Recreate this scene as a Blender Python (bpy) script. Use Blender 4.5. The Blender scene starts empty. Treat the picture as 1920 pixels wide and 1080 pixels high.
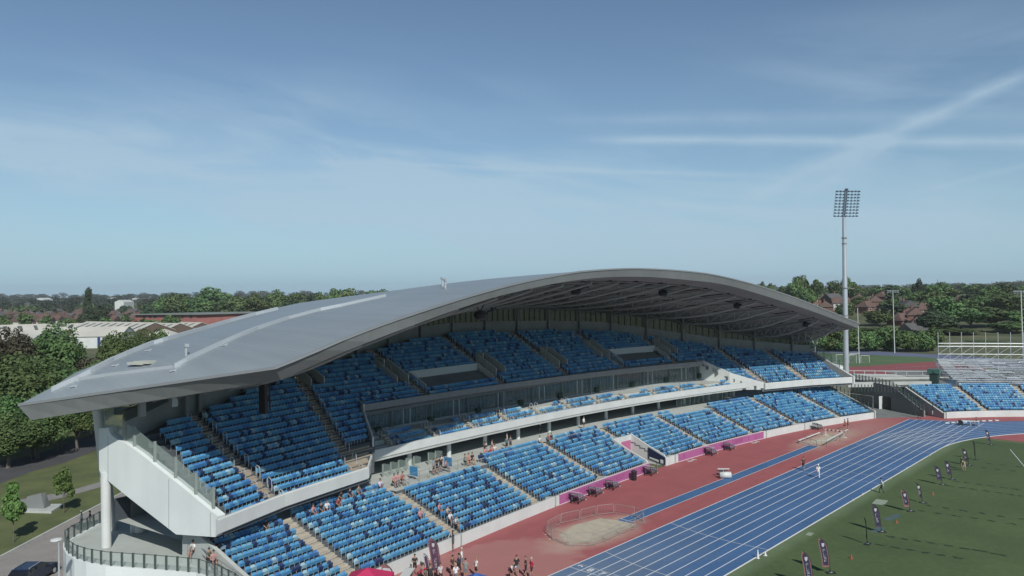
import bpy, bmesh, math, random
import numpy as np
from mathutils import Vector, Matrix
from mathutils.bvhtree import BVHTree
random.seed(7); rng = np.random.default_rng(7)
SC = bpy.context.scene
COL = SC.collection
# ---------------------------------------------------------------- camera
FPX, CX, CY = 1420.0, 960.0, 540.0
CAMH = 23.8
YAW, PIT, ROL = math.radians(43.061), math.radians(0.3212), math.radians(-0.6589)
_f0 = np.array([-math.sin(YAW), math.cos(YAW), 0]); _r0 = np.array([math.cos(YAW), math.sin(YAW), 0]); _u0 = np.array([0, 0, 1.])
CF = _f0*math.cos(PIT)+_u0*math.sin(PIT); _u = -_f0*math.sin(PIT)+_u0*math.cos(PIT)
_a = -ROL
CR = _r0*math.cos(_a)-_u*math.sin(_a); CU = _r0*math.sin(_a)+_u*math.cos(_a)
CP = np.array([0, 0, CAMH])
cam = bpy.data.cameras.new('camera'); camo = bpy.data.objects.new('camera', cam); COL.objects.link(camo)
camo.matrix_world = Matrix(((CR[0], CU[0], -CF[0], 0), (CR[1], CU[1], -CF[1], 0), (CR[2], CU[2], -CF[2], CAMH), (0, 0, 0, 1)))
cam.sensor_width = 36; cam.lens = FPX/1920*36; cam.clip_start = 0.5; cam.clip_end = 20000
SC.camera = camo
# ---------------------------------------------------------------- sun, sky, exposure
SUN_EL, SUN_AZ = 40.0, -28.5            # azimuth of the sun from +X, counter-clockwise
SUN_STRENGTH, SKY_STRENGTH, EXPOSURE = 4.4, 0.088, -0.04
ALB = 0.80
SC.view_settings.view_transform = 'Standard'; SC.view_settings.look = 'None'
SC.view_settings.exposure = EXPOSURE; SC.view_settings.gamma = 1.0
sd = Vector((math.cos(math.radians(SUN_AZ))*math.cos(math.radians(SUN_EL)), math.sin(math.radians(SUN_AZ))*math.cos(math.radians(SUN_EL)), math.sin(math.radians(SUN_EL))))
sl = bpy.data.lights.new('sun', 'SUN'); sl.energy = SUN_STRENGTH; sl.angle = math.radians(0.5); sl.color = (1, 0.975, 0.92)
so = bpy.data.objects.new('sun', sl); COL.objects.link(so); so.rotation_euler = sd.to_track_quat('Z', 'Y').to_euler(); so.location = (50, -60, 90)
def raydir(x, y): return CF*FPX+CR*(x-CX)-CU*(y-CY)
W = bpy.data.worlds.new('World'); SC.world = W; W.use_nodes = True
def build_world():
    nt = W.node_tree; N = nt.nodes; L = nt.links; N.clear()
    out = N.new('ShaderNodeOutputWorld'); bg = N.new('ShaderNodeBackground'); bg.inputs[1].default_value = SKY_STRENGTH
    sky = N.new('ShaderNodeTexSky'); sky.sky_type = 'NISHITA'; sky.sun_disc = False
    sky.sun_elevation = math.radians(SUN_EL); sky.sun_rotation = math.radians(90-SUN_AZ)
    sky.altitude = 120; sky.air_density = 1.0; sky.dust_density = 0.35; sky.ozone_density = 1.6
    tc = N.new('ShaderNodeTexCoord')
    def math_(op, a, b=None, c=None, clamp=False):
        n = N.new('ShaderNodeMath'); n.operation = op; n.use_clamp = clamp
        for i, v in enumerate((a, b, c)):
            if v is None: continue
            if isinstance(v, (int, float)): n.inputs[i].default_value = v
            else: L.new(v, n.inputs[i])
        return n.outputs[0]
    def vm(op, a, v):
        n = N.new('ShaderNodeVectorMath'); n.operation = op; L.new(a, n.inputs[0]); n.inputs[1].default_value = v
        return n.outputs['Value'] if op == 'DOT_PRODUCT' else n.outputs[0]
    D = tc.outputs['Generated']
    def noise(vec, scale, det=5, rough=0.55, dist=0.0):
        n = N.new('ShaderNodeTexNoise'); n.inputs['Scale'].default_value = scale; n.inputs['Detail'].default_value = det
        n.inputs['Roughness'].default_value = rough; n.inputs['Distortion'].default_value = dist; L.new(vec, n.inputs['Vector']); return n.outputs[0]
    # high thin cirrus: stretched noise on the direction sphere
    ax = Vector(tuple(CR)).normalized()
    cmb = N.new('ShaderNodeCombineXYZ')
    L.new(math_('MULTIPLY', vm('DOT_PRODUCT', D, tuple(CR)), 1.5), cmb.inputs[0])
    L.new(math_('MULTIPLY', vm('DOT_PRODUCT', D, tuple(CF)), 1.0), cmb.inputs[1])
    L.new(math_('MULTIPLY', vm('DOT_PRODUCT', D, (CU+0.16*CR).tolist()), 7.5), cmb.inputs[2])
    n1 = noise(cmb.outputs[0], 1.6, 6, 0.6, 0.5)
    n2 = noise(cmb.outputs[0], 0.7, 3, 0.5, 0.2)
    z = vm('DOT_PRODUCT', D, (0, 0, 1))
    c1 = math_('MULTIPLY', math_('SUBTRACT', n1, 0.42, clamp=True), 2.6, clamp=True)
    c2 = math_('MULTIPLY', math_('SUBTRACT', n2, 0.37, clamp=True), 3.8, clamp=True)
    band = math_('MULTIPLY', math_('SUBTRACT', 1.0, math_('ABSOLUTE', math_('MULTIPLY', math_('SUBTRACT', z, 0.15), 5.5)), clamp=True), 1.0, clamp=True)
    cir = math_('MULTIPLY', math_('MULTIPLY', c1, c2), band)
    cir = math_('MULTIPLY', cir, 3.3)
    total = cir
    # contrails: great-circle bands between two directions
    def trail(p0, p1, w0, w1, amp, seed, brk=0.0):
        nonlocal total
        d0 = Vector(raydir(*p0)).normalized(); d1 = Vector(raydir(*p1)).normalized()
        nrm = d0.cross(d1).normalized(); mid = (d0+d1).normalized(); al = nrm.cross(mid).normalized()
        half = math.sin(d0.angle(d1)/2)
        s = vm('DOT_PRODUCT', D, tuple(al)); t = vm('DOT_PRODUCT', D, tuple(nrm)); m = vm('DOT_PRODUCT', D, tuple(mid))
        sgn = 1 if al.dot(d1) > 0 else -1
        u = math_('MULTIPLY_ADD', math_('MULTIPLY', s, sgn), 0.5/half, 0.5)
        nn = noise(D, 9+seed, 4, 0.6); t2 = math_('ADD', t, math_('MULTIPLY', math_('SUBTRACT', nn, 0.5), 0.35*max(w0, w1)))
        wid = math_('MULTIPLY_ADD', u, (w1-w0), w0)
        b = math_('SUBTRACT', 1.0, math_('DIVIDE', math_('ABSOLUTE', t2), wid), clamp=True)
        b = math_('POWER', b, 1.3)
        e = math_('MULTIPLY', math_('MULTIPLY', u, 6.0, clamp=True), math_('MULTIPLY', math_('SUBTRACT', 1.0, u, clamp=True), 7.0, clamp=True))
        n3 = noise(D, 17+seed*3, 5, 0.6)
        b = math_('MULTIPLY', math_('MULTIPLY', b, e), math_('MULTIPLY_ADD', n3, 1.4, 0.25-brk))
        b = math_('MULTIPLY', b, math_('GREATER_THAN', m, 0.2))
        total = math_('ADD', total, math_('MULTIPLY', b, amp))
    trail((1370, 385), (1990, 110), 0.022, 0.011, 0.85, 1, 0.25)
    trail((1050, 262), (2300, 268), 0.008, 0.013, 0.85, 2)
    trail((1000, 225), (2300, 215), 0.012, 0.020, 0.30, 3)
    trail((560, 302), (1480, 332), 0.004, 0.006, 0.5, 4)
    trail((1480, 380), (1680, 262), 0.020, 0.034, 0.5, 8)
    trail((1700, 366), (1960, 300), 0.004, 0.007, 0.32, 5)
    trail((300, 372), (1500, 392), 0.012, 0.014, 0.36, 6)
    trail((330, 392), (700, 420), 0.010, 0.018, 0.34, 7)
    trail((700, 330), (1350, 420), 0.030, 0.045, 0.32, 9)
    trail((-100, 235), (330, 262), 0.012, 0.020, 0.26, 10)
    total = math_('MINIMUM', total, 0.85)
    hs = N.new('ShaderNodeHueSaturation'); hs.inputs['Saturation'].default_value = 0.86; hs.inputs['Value'].default_value = 1.0; L.new(sky.outputs[0], hs.inputs['Color'])
    tint = N.new('ShaderNodeMix'); tint.data_type = 'RGBA'; tint.blend_type = 'MULTIPLY'; tint.inputs[0].default_value = 1.0
    L.new(hs.outputs[0], tint.inputs[6]); tint.inputs[7].default_value = (0.76, 0.93, 1.03, 1)
    lowm = math_('POWER', math_('SUBTRACT', 1.0, math_('MULTIPLY', z, 2.6), clamp=True), 3.0)
    gain = math_('MULTIPLY_ADD', math_('MULTIPLY', math_('SUBTRACT', z, 0.40), 3.0, clamp=True), -0.42, 1.0)
    dz = N.new('ShaderNodeVectorMath'); dz.operation = 'SCALE'; L.new(tint.outputs[2], dz.inputs[0]); L.new(gain, dz.inputs['Scale'])
    hz = N.new('ShaderNodeMix'); hz.data_type = 'RGBA'; L.new(lowm, hz.inputs[0]); L.new(dz.outputs[0], hz.inputs[6]); hz.inputs[7].default_value = (4.15, 6.65, 8.3, 1)
    mx = N.new('ShaderNodeMix'); mx.data_type = 'RGBA'; L.new(math_('MULTIPLY', total, 0.80), mx.inputs[0]); L.new(hz.outputs[2], mx.inputs[6]); mx.inputs[7].default_value = (5.0, 6.75, 8.2, 1)
    L.new(mx.outputs[2], bg.inputs[0]); L.new(bg.outputs[0], out.inputs[0])
build_world()

# ---------------------------------------------------------------- materials
MATS = {}
STREAK = {'white_cladding': (0.11, (0.6, 0.6, 0.10)), 'fascia_white': (0.20, (0.5, 0.5, 0.15)), 'white_paint': (0.20, (0.5, 0.5, 0.2)), 'fascia_grey': (0.3, (1.2, 1.2, .15)), 'roof_fascia_metal': (0.25, (0.8, 0.8, 0.1)), 'red_track': (0.18, (0.9, 0.09, 1)), 'blue_track': (0.22, (1.1, 0.07, 1)), 'pale_concrete': (0.35, (1.0, 1.0, 1.0)), 'rear_wall_grey': (.3, (1, 1, .2))}
def mat(name, col, rough=0.7, metal=0.0, var=0.0, vs=1.0, spec=0.5, alpha=None, bump=0.0, col2=None, coord='Object', emit=None, objvar=0.0):
    if name in MATS: return MATS[name]
    col = tuple(c*ALB for c in col); col2 = tuple(c*ALB for c in col2) if col2 else None
    m = bpy.data.materials.new(name); m.use_nodes = True; nt = m.node_tree; b = nt.nodes['Principled BSDF']
    b.inputs['Base Color'].default_value = (*col, 1); b.inputs['Roughness'].default_value = rough; b.inputs['Metallic'].default_value = metal
    b.inputs['Specular IOR Level'].default_value = spec
    if var or bump:
        tc = nt.nodes.new('ShaderNodeTexCoord'); n = nt.nodes.new('ShaderNodeTexNoise'); n.inputs['Scale'].default_value = vs; n.inputs['Detail'].default_value = 6
        nt.links.new(tc.outputs[coord], n.inputs['Vector'])
        if var:
            r = nt.nodes.new('ShaderNodeMapRange'); r.inputs[1].default_value = 0.3; r.inputs[2].default_value = 0.7; nt.links.new(n.outputs[0], r.inputs[0])
            x = nt.nodes.new('ShaderNodeMix'); x.data_type = 'RGBA'; nt.links.new(r.outputs[0], x.inputs[0])
            x.inputs[6].default_value = (*[c*(1-var) for c in col], 1); x.inputs[7].default_value = (*(col2 if col2 else [min(1, c*(1+var)) for c in col]), 1)
            nt.links.new(x.outputs[2], b.inputs['Base Color'])
        if bump:
            bp = nt.nodes.new('ShaderNodeBump'); bp.inputs['Strength'].default_value = bump; nt.links.new(n.outputs[0], bp.inputs['Height']); nt.links.new(bp.outputs[0], b.inputs['Normal'])
    if name in STREAK:      # rain streaks and grime that run down the cladding
        tc = nt.nodes.new('ShaderNodeTexCoord'); mp = nt.nodes.new('ShaderNodeMapping'); mp.inputs['Scale'].default_value = STREAK[name][1]; nt.links.new(tc.outputs['Object'], mp.inputs[0])
        n2 = nt.nodes.new('ShaderNodeTexNoise'); n2.inputs['Scale'].default_value = 1.0; n2.inputs['Detail'].default_value = 7; n2.inputs['Roughness'].default_value = 0.65; nt.links.new(mp.outputs[0], n2.inputs['Vector'])
        r2 = nt.nodes.new('ShaderNodeMapRange'); r2.inputs[1].default_value = 0.42; r2.inputs[2].default_value = 0.68; r2.inputs[3].default_value = 0.0; r2.inputs[4].default_value = STREAK[name][0]; nt.links.new(n2.outputs[0], r2.inputs[0])
        x2 = nt.nodes.new('ShaderNodeMix'); x2.data_type = 'RGBA'; nt.links.new(r2.outputs[0], x2.inputs[0]); nt.links.new(b.inputs['Base Color'].links[0].from_socket, x2.inputs[6]); x2.inputs[7].default_value = (*[c*0.55 for c in col], 1); nt.links.new(x2.outputs[2], b.inputs['Base Color'])
    if alpha is not None: b.inputs['Alpha'].default_value = alpha
    MATS[name] = m
    return m
def glassmat(name, col, alpha, rough=0.05):
    m = mat(name, col, rough, 0, spec=0.8); m.node_tree.nodes['Principled BSDF'].inputs['Alpha'].default_value = alpha; return m
white = mat('white_paint', (0.68, 0.71, 0.69), 0.5, var=0.04, vs=0.6)
panelwhite = mat('white_cladding', (0.83, 0.89, 0.87), 0.45, var=0.05, vs=0.25)
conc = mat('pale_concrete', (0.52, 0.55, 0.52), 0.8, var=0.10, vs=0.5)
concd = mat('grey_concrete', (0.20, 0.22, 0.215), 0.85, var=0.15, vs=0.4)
steps = mat('tan_steps', (0.50, 0.455, 0.37), 0.85, var=0.12, vs=1.2)
deck = mat('terrace_deck', (0.11, 0.125, 0.135), 0.85, var=0.15, vs=0.8)
fasc = mat('fascia_white', (0.66, 0.69, 0.67), 0.5, var=0.05, vs=0.4)
fascg = mat('fascia_grey', (0.30, 0.315, 0.31), 0.45, var=0.05, vs=0.4)
rooffasc = mat('roof_fascia_metal', (0.20, 0.216, 0.212), 0.6, metal=0.0, var=0.06, vs=0.15)
soff = mat('soffit_grey', (0.35, 0.36, 0.35), 0.7, var=0.12, vs=0.15)
steelg = mat('grey_steel', (0.33, 0.35, 0.36), 0.45, metal=0.3)
steelw = mat('galvanised_steel', (0.55, 0.59, 0.62), 0.4, metal=0.35, var=0.08, vs=0.3)
steeld = mat('dark_green_steel', (0.075, 0.095, 0.085), 0.5)
black = mat('black_plastic', (0.02, 0.021, 0.023), 0.5)
glass = glassmat('balustrade_glass', (0.55, 0.68, 0.63), 0.22)
glassd = glassmat('box_glass', (0.15, 0.22, 0.22), 0.58)
glassb = glassmat('rear_glass', (0.07, 0.11, 0.09), 0.72)
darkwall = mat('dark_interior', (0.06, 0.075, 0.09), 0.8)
SEATC = [(0.11, 0.345, 0.60), (0.07, 0.225, 0.50), (0.36, 0.56, 0.66), (0.035, 0.06, 0.15), (0.17, 0.42, 0.61)]
seatm = [mat('seat_plastic_'+n, c, 0.38, var=0.06, vs=3) for n, c in zip(('blue', 'royal', 'pale', 'navy', 'sky'), SEATC)]

# ---------------------------------------------------------------- geometry helpers
class MB:
    def __init__(s): s.v = []; s.f = []; s.m = []
    def add(s, vs, fs, mi=0):
        o = len(s.v); s.v += [tuple(map(float, p)) for p in vs]; s.f += [tuple(i+o for i in f) for f in fs]; s.m += [mi]*len(fs)
    def box(s, c, d, rz=0.0, mi=0, ry=0.0, rx=0.0):
        M = Matrix.Rotation(rz, 3, 'Z') @ Matrix.Rotation(ry, 3, 'Y') @ Matrix.Rotation(rx, 3, 'X')
        vs = [Vector(c)+M @ Vector((x*d[0]/2, y*d[1]/2, z*d[2]/2)) for x in (-1, 1) for y in (-1, 1) for z in (-1, 1)]
        s.add(vs, [(0, 1, 3, 2), (4, 6, 7, 5), (0, 4, 5, 1), (2, 3, 7, 6), (0, 2, 6, 4), (1, 5, 7, 3)], mi)
    def hexa(s, b, t, mi=0):   # bottom quad, top quad
        s.add(list(b)+list(t), [(3, 2, 1, 0), (4, 5, 6, 7), (0, 1, 5, 4), (1, 2, 6, 5), (2, 3, 7, 6), (3, 0, 4, 7)], mi)
    def prism(s, pts, z0, z1, mi=0):
        n = len(pts); s.add([(p[0], p[1], z0) for p in pts]+[(p[0], p[1], z1) for p in pts], [tuple(range(n))[::-1], tuple(range(n, 2*n))]+[(i, (i+1) % n, (i+1) % n+n, i+n) for i in range(n)], mi)
    def slab(s, poly, off, mi=0):  # planar 3d polygon extruded by vector off
        n = len(poly); P = [Vector(p) for p in poly]; o = Vector(off)
        s.add(P+[p+o for p in P], [tuple(range(n))[::-1], tuple(range(n, 2*n))]+[(i, (i+1) % n, (i+1) % n+n, i+n) for i in range(n)], mi)
    def tube(s, p0, p1, r0, r1=None, n=8, mi=0, cap=True):
        r1 = r0 if r1 is None else r1; p0 = Vector(p0); p1 = Vector(p1); d = (p1-p0).normalized()
        a = d.orthogonal().normalized(); b = d.cross(a)
        vs = [p0+(a*math.cos(2*math.pi*i/n)+b*math.sin(2*math.pi*i/n))*r0 for i in range(n)]+[p1+(a*math.cos(2*math.pi*i/n)+b*math.sin(2*math.pi*i/n))*r1 for i in range(n)]
        fs = [(i, (i+1) % n, (i+1) % n+n, i+n) for i in range(n)]
        if cap: fs += [tuple(range(n))[::-1], tuple(range(n, 2*n))]
        s.add(vs, fs, mi)
    def path(s, pts, r, n=6, mi=0):
        for a, b in zip(pts[:-1], pts[1:]): s.tube(a, b, r, n=n, mi=mi)
    def grid(s, rows, mi=0, closed=False):
        nr = len(rows); nc = len(rows[0]); vs = [p for r in rows for p in r]
        fs = [(i*nc+j, i*nc+j+1, (i+1)*nc+j+1, (i+1)*nc+j) for i in range(nr-1) for j in range(nc-1)]
        if closed: fs += [(i*nc+nc-1, i*nc, (i+1)*nc, (i+1)*nc+nc-1) for i in range(nr-1)]
        s.add(vs, fs, mi)
    def lathe(s, c, prof, n=12, mi=0):
        rows = [[(c[0]+r*math.cos(2*math.pi*i/n), c[1]+r*math.sin(2*math.pi*i/n), c[2]+z) for i in range(n)] for r, z in prof]; s.grid(rows, mi, True)
        s.add(rows[-1], [tuple(range(n))], mi)
    def mesh(s, name, mats, smooth=False):
        me = bpy.data.meshes.new(name); me.from_pydata(s.v, [], s.f)
        for m in (mats if isinstance(mats, (list, tuple)) else [mats]): me.materials.append(m)
        me.polygons.foreach_set('material_index', s.m)
        if smooth: me.polygons.foreach_set('use_smooth', [True]*len(s.f))
        me.update(); return me
def link(name, me, parent=None, loc=None, rz=0.0):
    o = bpy.data.objects.new(name, me); COL.objects.link(o)
    if parent is not None: o.parent = parent
    if loc is not None: o.location = loc
    o.rotation_euler.z = rz
    return o
def build(mb, name, mats, parent=None, smooth=False, loc=None, rz=0.0): return link(name, mb.mesh(name, mats, smooth), parent, loc, rz)
def tag(o, label=None, cat=None, group=None, kind=None):
    if label: o['label'] = label
    if cat: o['category'] = cat
    if group: o['group'] = group
    if kind: o['kind'] = kind
    return o
def thing(name, label, cat, loc=(0, 0, 0), rz=0.0, group=None):
    o = bpy.data.objects.new(name, None); COL.objects.link(o); o.location = loc; o.rotation_euler.z = rz; o.empty_display_size = 0.3
    return tag(o, label, cat, group)
def copytree(o, parent=None):
    c = o.copy(); COL.objects.link(c); c.parent = parent
    for ch in list(o.children): copytree(ch, c)
    return c
def dup(o, loc, rz=0.0, sc=None, label=None, group=None):
    c = copytree(o); c.location = loc; c.rotation_euler.z = rz
    if sc is not None: c.scale = (sc, sc, sc) if isinstance(sc, (int, float)) else sc
    if label: c['label'] = label
    if group: c['group'] = group
    return c
def G(x, y, z=0.0):      # the point at height z that the photograph shows at pixel x, y
    d = raydir(x, y); return Vector(CP+d*((z-CAMH)/d[2]))
def PW(x, y, depth): return Vector(CP+raydir(x, y)*(depth/FPX))
def px(P):
    d = np.array(P, float)-CP; w = d@CF; return CX+FPX*(d@CR)/w, CY-FPX*(d@CU)/w, w
def interp(x, xs, ys): return float(np.interp(x, xs, ys))
# stand coordinates: y runs along the front wall, t is the distance behind it
PC = (9.74658e-6, 1.98944e-3, -1.50612e-2, -55.0959)
def M(y, t, z=0.0):
    v = y-85; X = ((PC[0]*v+PC[1])*v+PC[2])*v+PC[3]; s = (3*PC[0]*v+2*PC[1])*v+PC[2]; n = math.sqrt(1+s*s)
    return Vector((X-t/n, y+t*s/n, z))
def Mdir(y):             # angle of the tangent of the stand at y
    v = y-85; s = (3*PC[0]*v+2*PC[1])*v+PC[2]; return math.atan2(1, s)
def sweep(mb, prof, y0, y1, mi=0, step=1.5, close=True, caps=True):   # prof(y) -> [(t,z),...]
    n = max(2, int(abs(y1-y0)/step)+1); rows = [[M(y, t, z) for t, z in prof(y)] for y in np.linspace(y0, y1, n)]
    mb.grid(rows, mi, close)
    if caps: mb.add(rows[0], [tuple(range(len(rows[0])))], mi); mb.add(rows[-1], [tuple(range(len(rows[0])))[::-1]], mi)

def wb(mb, name, mats, parent, smooth=False):      # mesh given in world coordinates, parented to a thing or a part
    o = build(mb, name, mats, parent, smooth)
    w = Vector((0, 0, 0)); p = parent
    while p is not None: w += p.location; p = p.parent
    o.location = -w
    return o
def wbs(mb, name, mats, parent, smooth=False):     # one object for each separate piece
    n = len(mb.v); par = list(range(n))
    def fd(i):
        while par[i] != i: par[i] = par[par[i]]; i = par[i]
        return i
    for f in mb.f:
        a = fd(f[0])
        for j in f[1:]: par[fd(j)] = a
    grp = {}
    for k, f in enumerate(mb.f): grp.setdefault(fd(f[0]), []).append(k)
    out = []
    for ks in grp.values():
        q = MB(); mp = {}
        for k in ks:
            for i in mb.f[k]:
                if i not in mp: mp[i] = len(q.v); q.v.append(mb.v[i])
            q.f.append(tuple(mp[i] for i in mb.f[k])); q.m.append(mb.m[k])
        out.append(wb(q, name, mats, parent, smooth))
    return out
def sm(x): x = min(1, max(0, x)); return x*x*(3-2*x)
# ---------------------------------------------------------------- ground and surfaces
def gh(x, y):
    r = math.hypot(x, y)
    h = 2.0*sm((y-186)/12)*sm((x+260)/90)
    h += 13.0*sm((y-345)/330)*sm((x+650)/330)
    h += 7.0*sm((r-900)/1200)
    h += 3.5*math.sin(x/310+1)*math.sin(y/270)*sm((r-700)/900)
    h += 12.0*sm((r-2000)/2200)
    return h
def make_ground():
    rs = [0]+list(np.arange(25, 330, 6.0))+list(np.geomspace(336, 5600, 56)); na = 200; vs = []; fs = []
    for r in rs:
        for i in range(na):
            a = 2*math.pi*i/na; x = r*math.cos(a); y = r*math.sin(a); vs.append((x, y, gh(x, y)-0.02))
    for j in range(len(rs)-1):
        for i in range(na): fs.append((j*na+i, (j+1)*na+i, (j+1)*na+(i+1) % na, j*na+(i+1) % na))
    me = bpy.data.meshes.new('ground'); me.from_pydata(vs, [], fs)
    g = mat('rough_grass', (0.085, 0.115, 0.045), 0.95, var=0.35, vs=0.06, col2=(0.15, 0.155, 0.07), bump=0.2); me.materials.append(g)
    o = link('ground', me); tag(o, kind='structure')
make_ground()
RED = (0.385, 0.112, 0.118); BLUE = (0.072, 0.165, 0.345)
def surf_red():
    m = mat('red_track', RED, 0.85, var=0.07, vs=0.35); nt = m.node_tree; b = nt.nodes['Principled BSDF']
    src = b.inputs['Base Color'].links[0].from_socket
    def sand(cx, cy, ax, ay, rot, lo, hi, amt, src, col=(0.44, 0.37, 0.29)):
        tc = nt.nodes.new('ShaderNodeTexCoord'); mp = nt.nodes.new('ShaderNodeMapping'); mp.vector_type = 'TEXTURE'
        mp.inputs['Location'].default_value = (cx, cy, 0); mp.inputs['Rotation'].default_value = (0, 0, rot); mp.inputs['Scale'].default_value = (ax, ay, 1)
        nt.links.new(tc.outputs['Object'], mp.inputs[0])
        ln = nt.nodes.new('ShaderNodeVectorMath'); ln.operation = 'LENGTH'; nt.links.new(mp.outputs[0], ln.inputs[0])
        ns = nt.nodes.new('ShaderNodeTexNoise'); ns.inputs['Scale'].default_value = 0.35; ns.inputs['Detail'].default_value = 5; nt.links.new(tc.outputs['Object'], ns.inputs['Vector'])
        ad = nt.nodes.new('ShaderNodeMath'); ad.operation = 'MULTIPLY_ADD'; nt.links.new(ns.outputs[0], ad.inputs[0]); ad.inputs[1].default_value = 0.9; nt.links.new(ln.outputs['Value'], ad.inputs[2])
        mr = nt.nodes.new('ShaderNodeMapRange'); mr.inputs[1].default_value = hi+0.45; mr.inputs[2].default_value = lo+0.45; mr.inputs[3].default_value = 0; mr.inputs[4].default_value = amt; nt.links.new(ad.outputs[0], mr.inputs[0])
        mx = nt.nodes.new('ShaderNodeMix'); mx.data_type = 'RGBA'; nt.links.new(mr.outputs[0], mx.inputs[0]); nt.links.new(src, mx.inputs[6]); mx.inputs[7].default_value = (*col, 1)
        return mx.outputs[2]
    s = sand(-45.6, 60.0, 3.4, 7.2, 0, 0.5, 1.15, 0.85, src)
    s = sand(-46.0, 121.5, 3.0, 10.5, 0, 0.4, 1.2, 0.6, s)
    s = sand(-45.6, 44.0, 7.0, 13.0, 0, 0.85, 1.0, 0.40, s, (0.42, 0.25, 0.22))
    s = sand(-44.5, 128.0, 4.0, 18.0, 0, 0.3, 1.3, 0.28, s)
    nt.links.new(s, b.inputs['Base Color']); return m
redm = surf_red()
def track_blue():
    m = mat('blue_track', BLUE, 0.62, var=0.09, vs=0.16); nt = m.node_tree; b = nt.nodes['Principled BSDF']; src = b.inputs['Base Color'].links[0].from_socket
    tc = nt.nodes.new('ShaderNodeTexCoord')
    for (cx, cy, ax, ay, amt) in ((-39, 46, 8, 24, 0.34), (-36, 131, 9, 16, 0.30)):
        mp = nt.nodes.new('ShaderNodeMapping'); mp.vector_type = 'TEXTURE'; mp.inputs['Location'].default_value = (cx, cy, 0); mp.inputs['Scale'].default_value = (ax, ay, 1); nt.links.new(tc.outputs['Object'], mp.inputs[0])
        ln = nt.nodes.new('ShaderNodeVectorMath'); ln.operation = 'LENGTH'; nt.links.new(mp.outputs[0], ln.inputs[0])
        ns = nt.nodes.new('ShaderNodeTexNoise'); ns.inputs['Scale'].default_value = 0.3; ns.inputs['Detail'].default_value = 5; nt.links.new(tc.outputs['Object'], ns.inputs['Vector'])
        ad = nt.nodes.new('ShaderNodeMath'); ad.operation = 'MULTIPLY_ADD'; nt.links.new(ns.outputs[0], ad.inputs[0]); ad.inputs[1].default_value = 0.8; nt.links.new(ln.outputs['Value'], ad.inputs[2])
        mr = nt.nodes.new('ShaderNodeMapRange'); mr.inputs[1].default_value = 1.4; mr.inputs[2].default_value = 0.5; mr.inputs[4].default_value = amt; nt.links.new(ad.outputs[0], mr.inputs[0])
        mx = nt.nodes.new('ShaderNodeMix'); mx.data_type = 'RGBA'; nt.links.new(mr.outputs[0], mx.inputs[0]); nt.links.new(src, mx.inputs[6]); mx.inputs[7].default_value = (0.27, 0.29, 0.27, 1); src = mx.outputs[2]
    nt.links.new(src, b.inputs['Base Color']); return m
bluem = track_blue(); linem = mat('white_line', (0.72, 0.76, 0.80), 0.7)
BX, BY = 6.3, 124.0
def ring(r, deg, z=0.0): a = math.radians(deg); return (BX-r*math.cos(a), BY+r*math.sin(a), z)
def poly_sheet(name, pts, z, m, kind='structure'):
    bm = bmesh.new(); vs = [bm.verts.new((p[0], p[1], z)) for p in pts]; bm.faces.new(vs); bmesh.ops.triangulate(bm, faces=bm.faces[:])
    me = bpy.data.meshes.new(name); bm.to_mesh(me); bm.free(); me.materials.append(m)
    if me.polygons and me.polygons[0].normal.z < 0: me.flip_normals()
    return tag(link(name, me), kind=kind)
XO, XI = -41.35, -30.35
wallpts = [M(y, 0.15) for y in np.arange(-20, 147, 3)]
ringw = [ring(52.5, d) for d in range(36, 96, 4)]
poly_sheet('red_track_surround', [tuple(p)[:2] for p in wallpts]+[M(146.3, 0.2)[:2], (-47.5, 156.5), (-41, 155.5)]+[p[:2] for p in ringw]+[(45, 177), (45, 138), (-29, 138), (-29, -30), (-62, -30)], 0.004, redm)
inner = [(XI, -30)]+[ring(36.65, d)[:2] for d in np.arange(0, 96, 3)]
outer = [ring(47.6, d)[:2] for d in np.arange(95, 38, -3)]
poly_sheet('blue_running_track', inner+outer+[(-33.6, 152.0), (XO, 149.0), (XO, -30)], 0.010, bluem)
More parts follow.
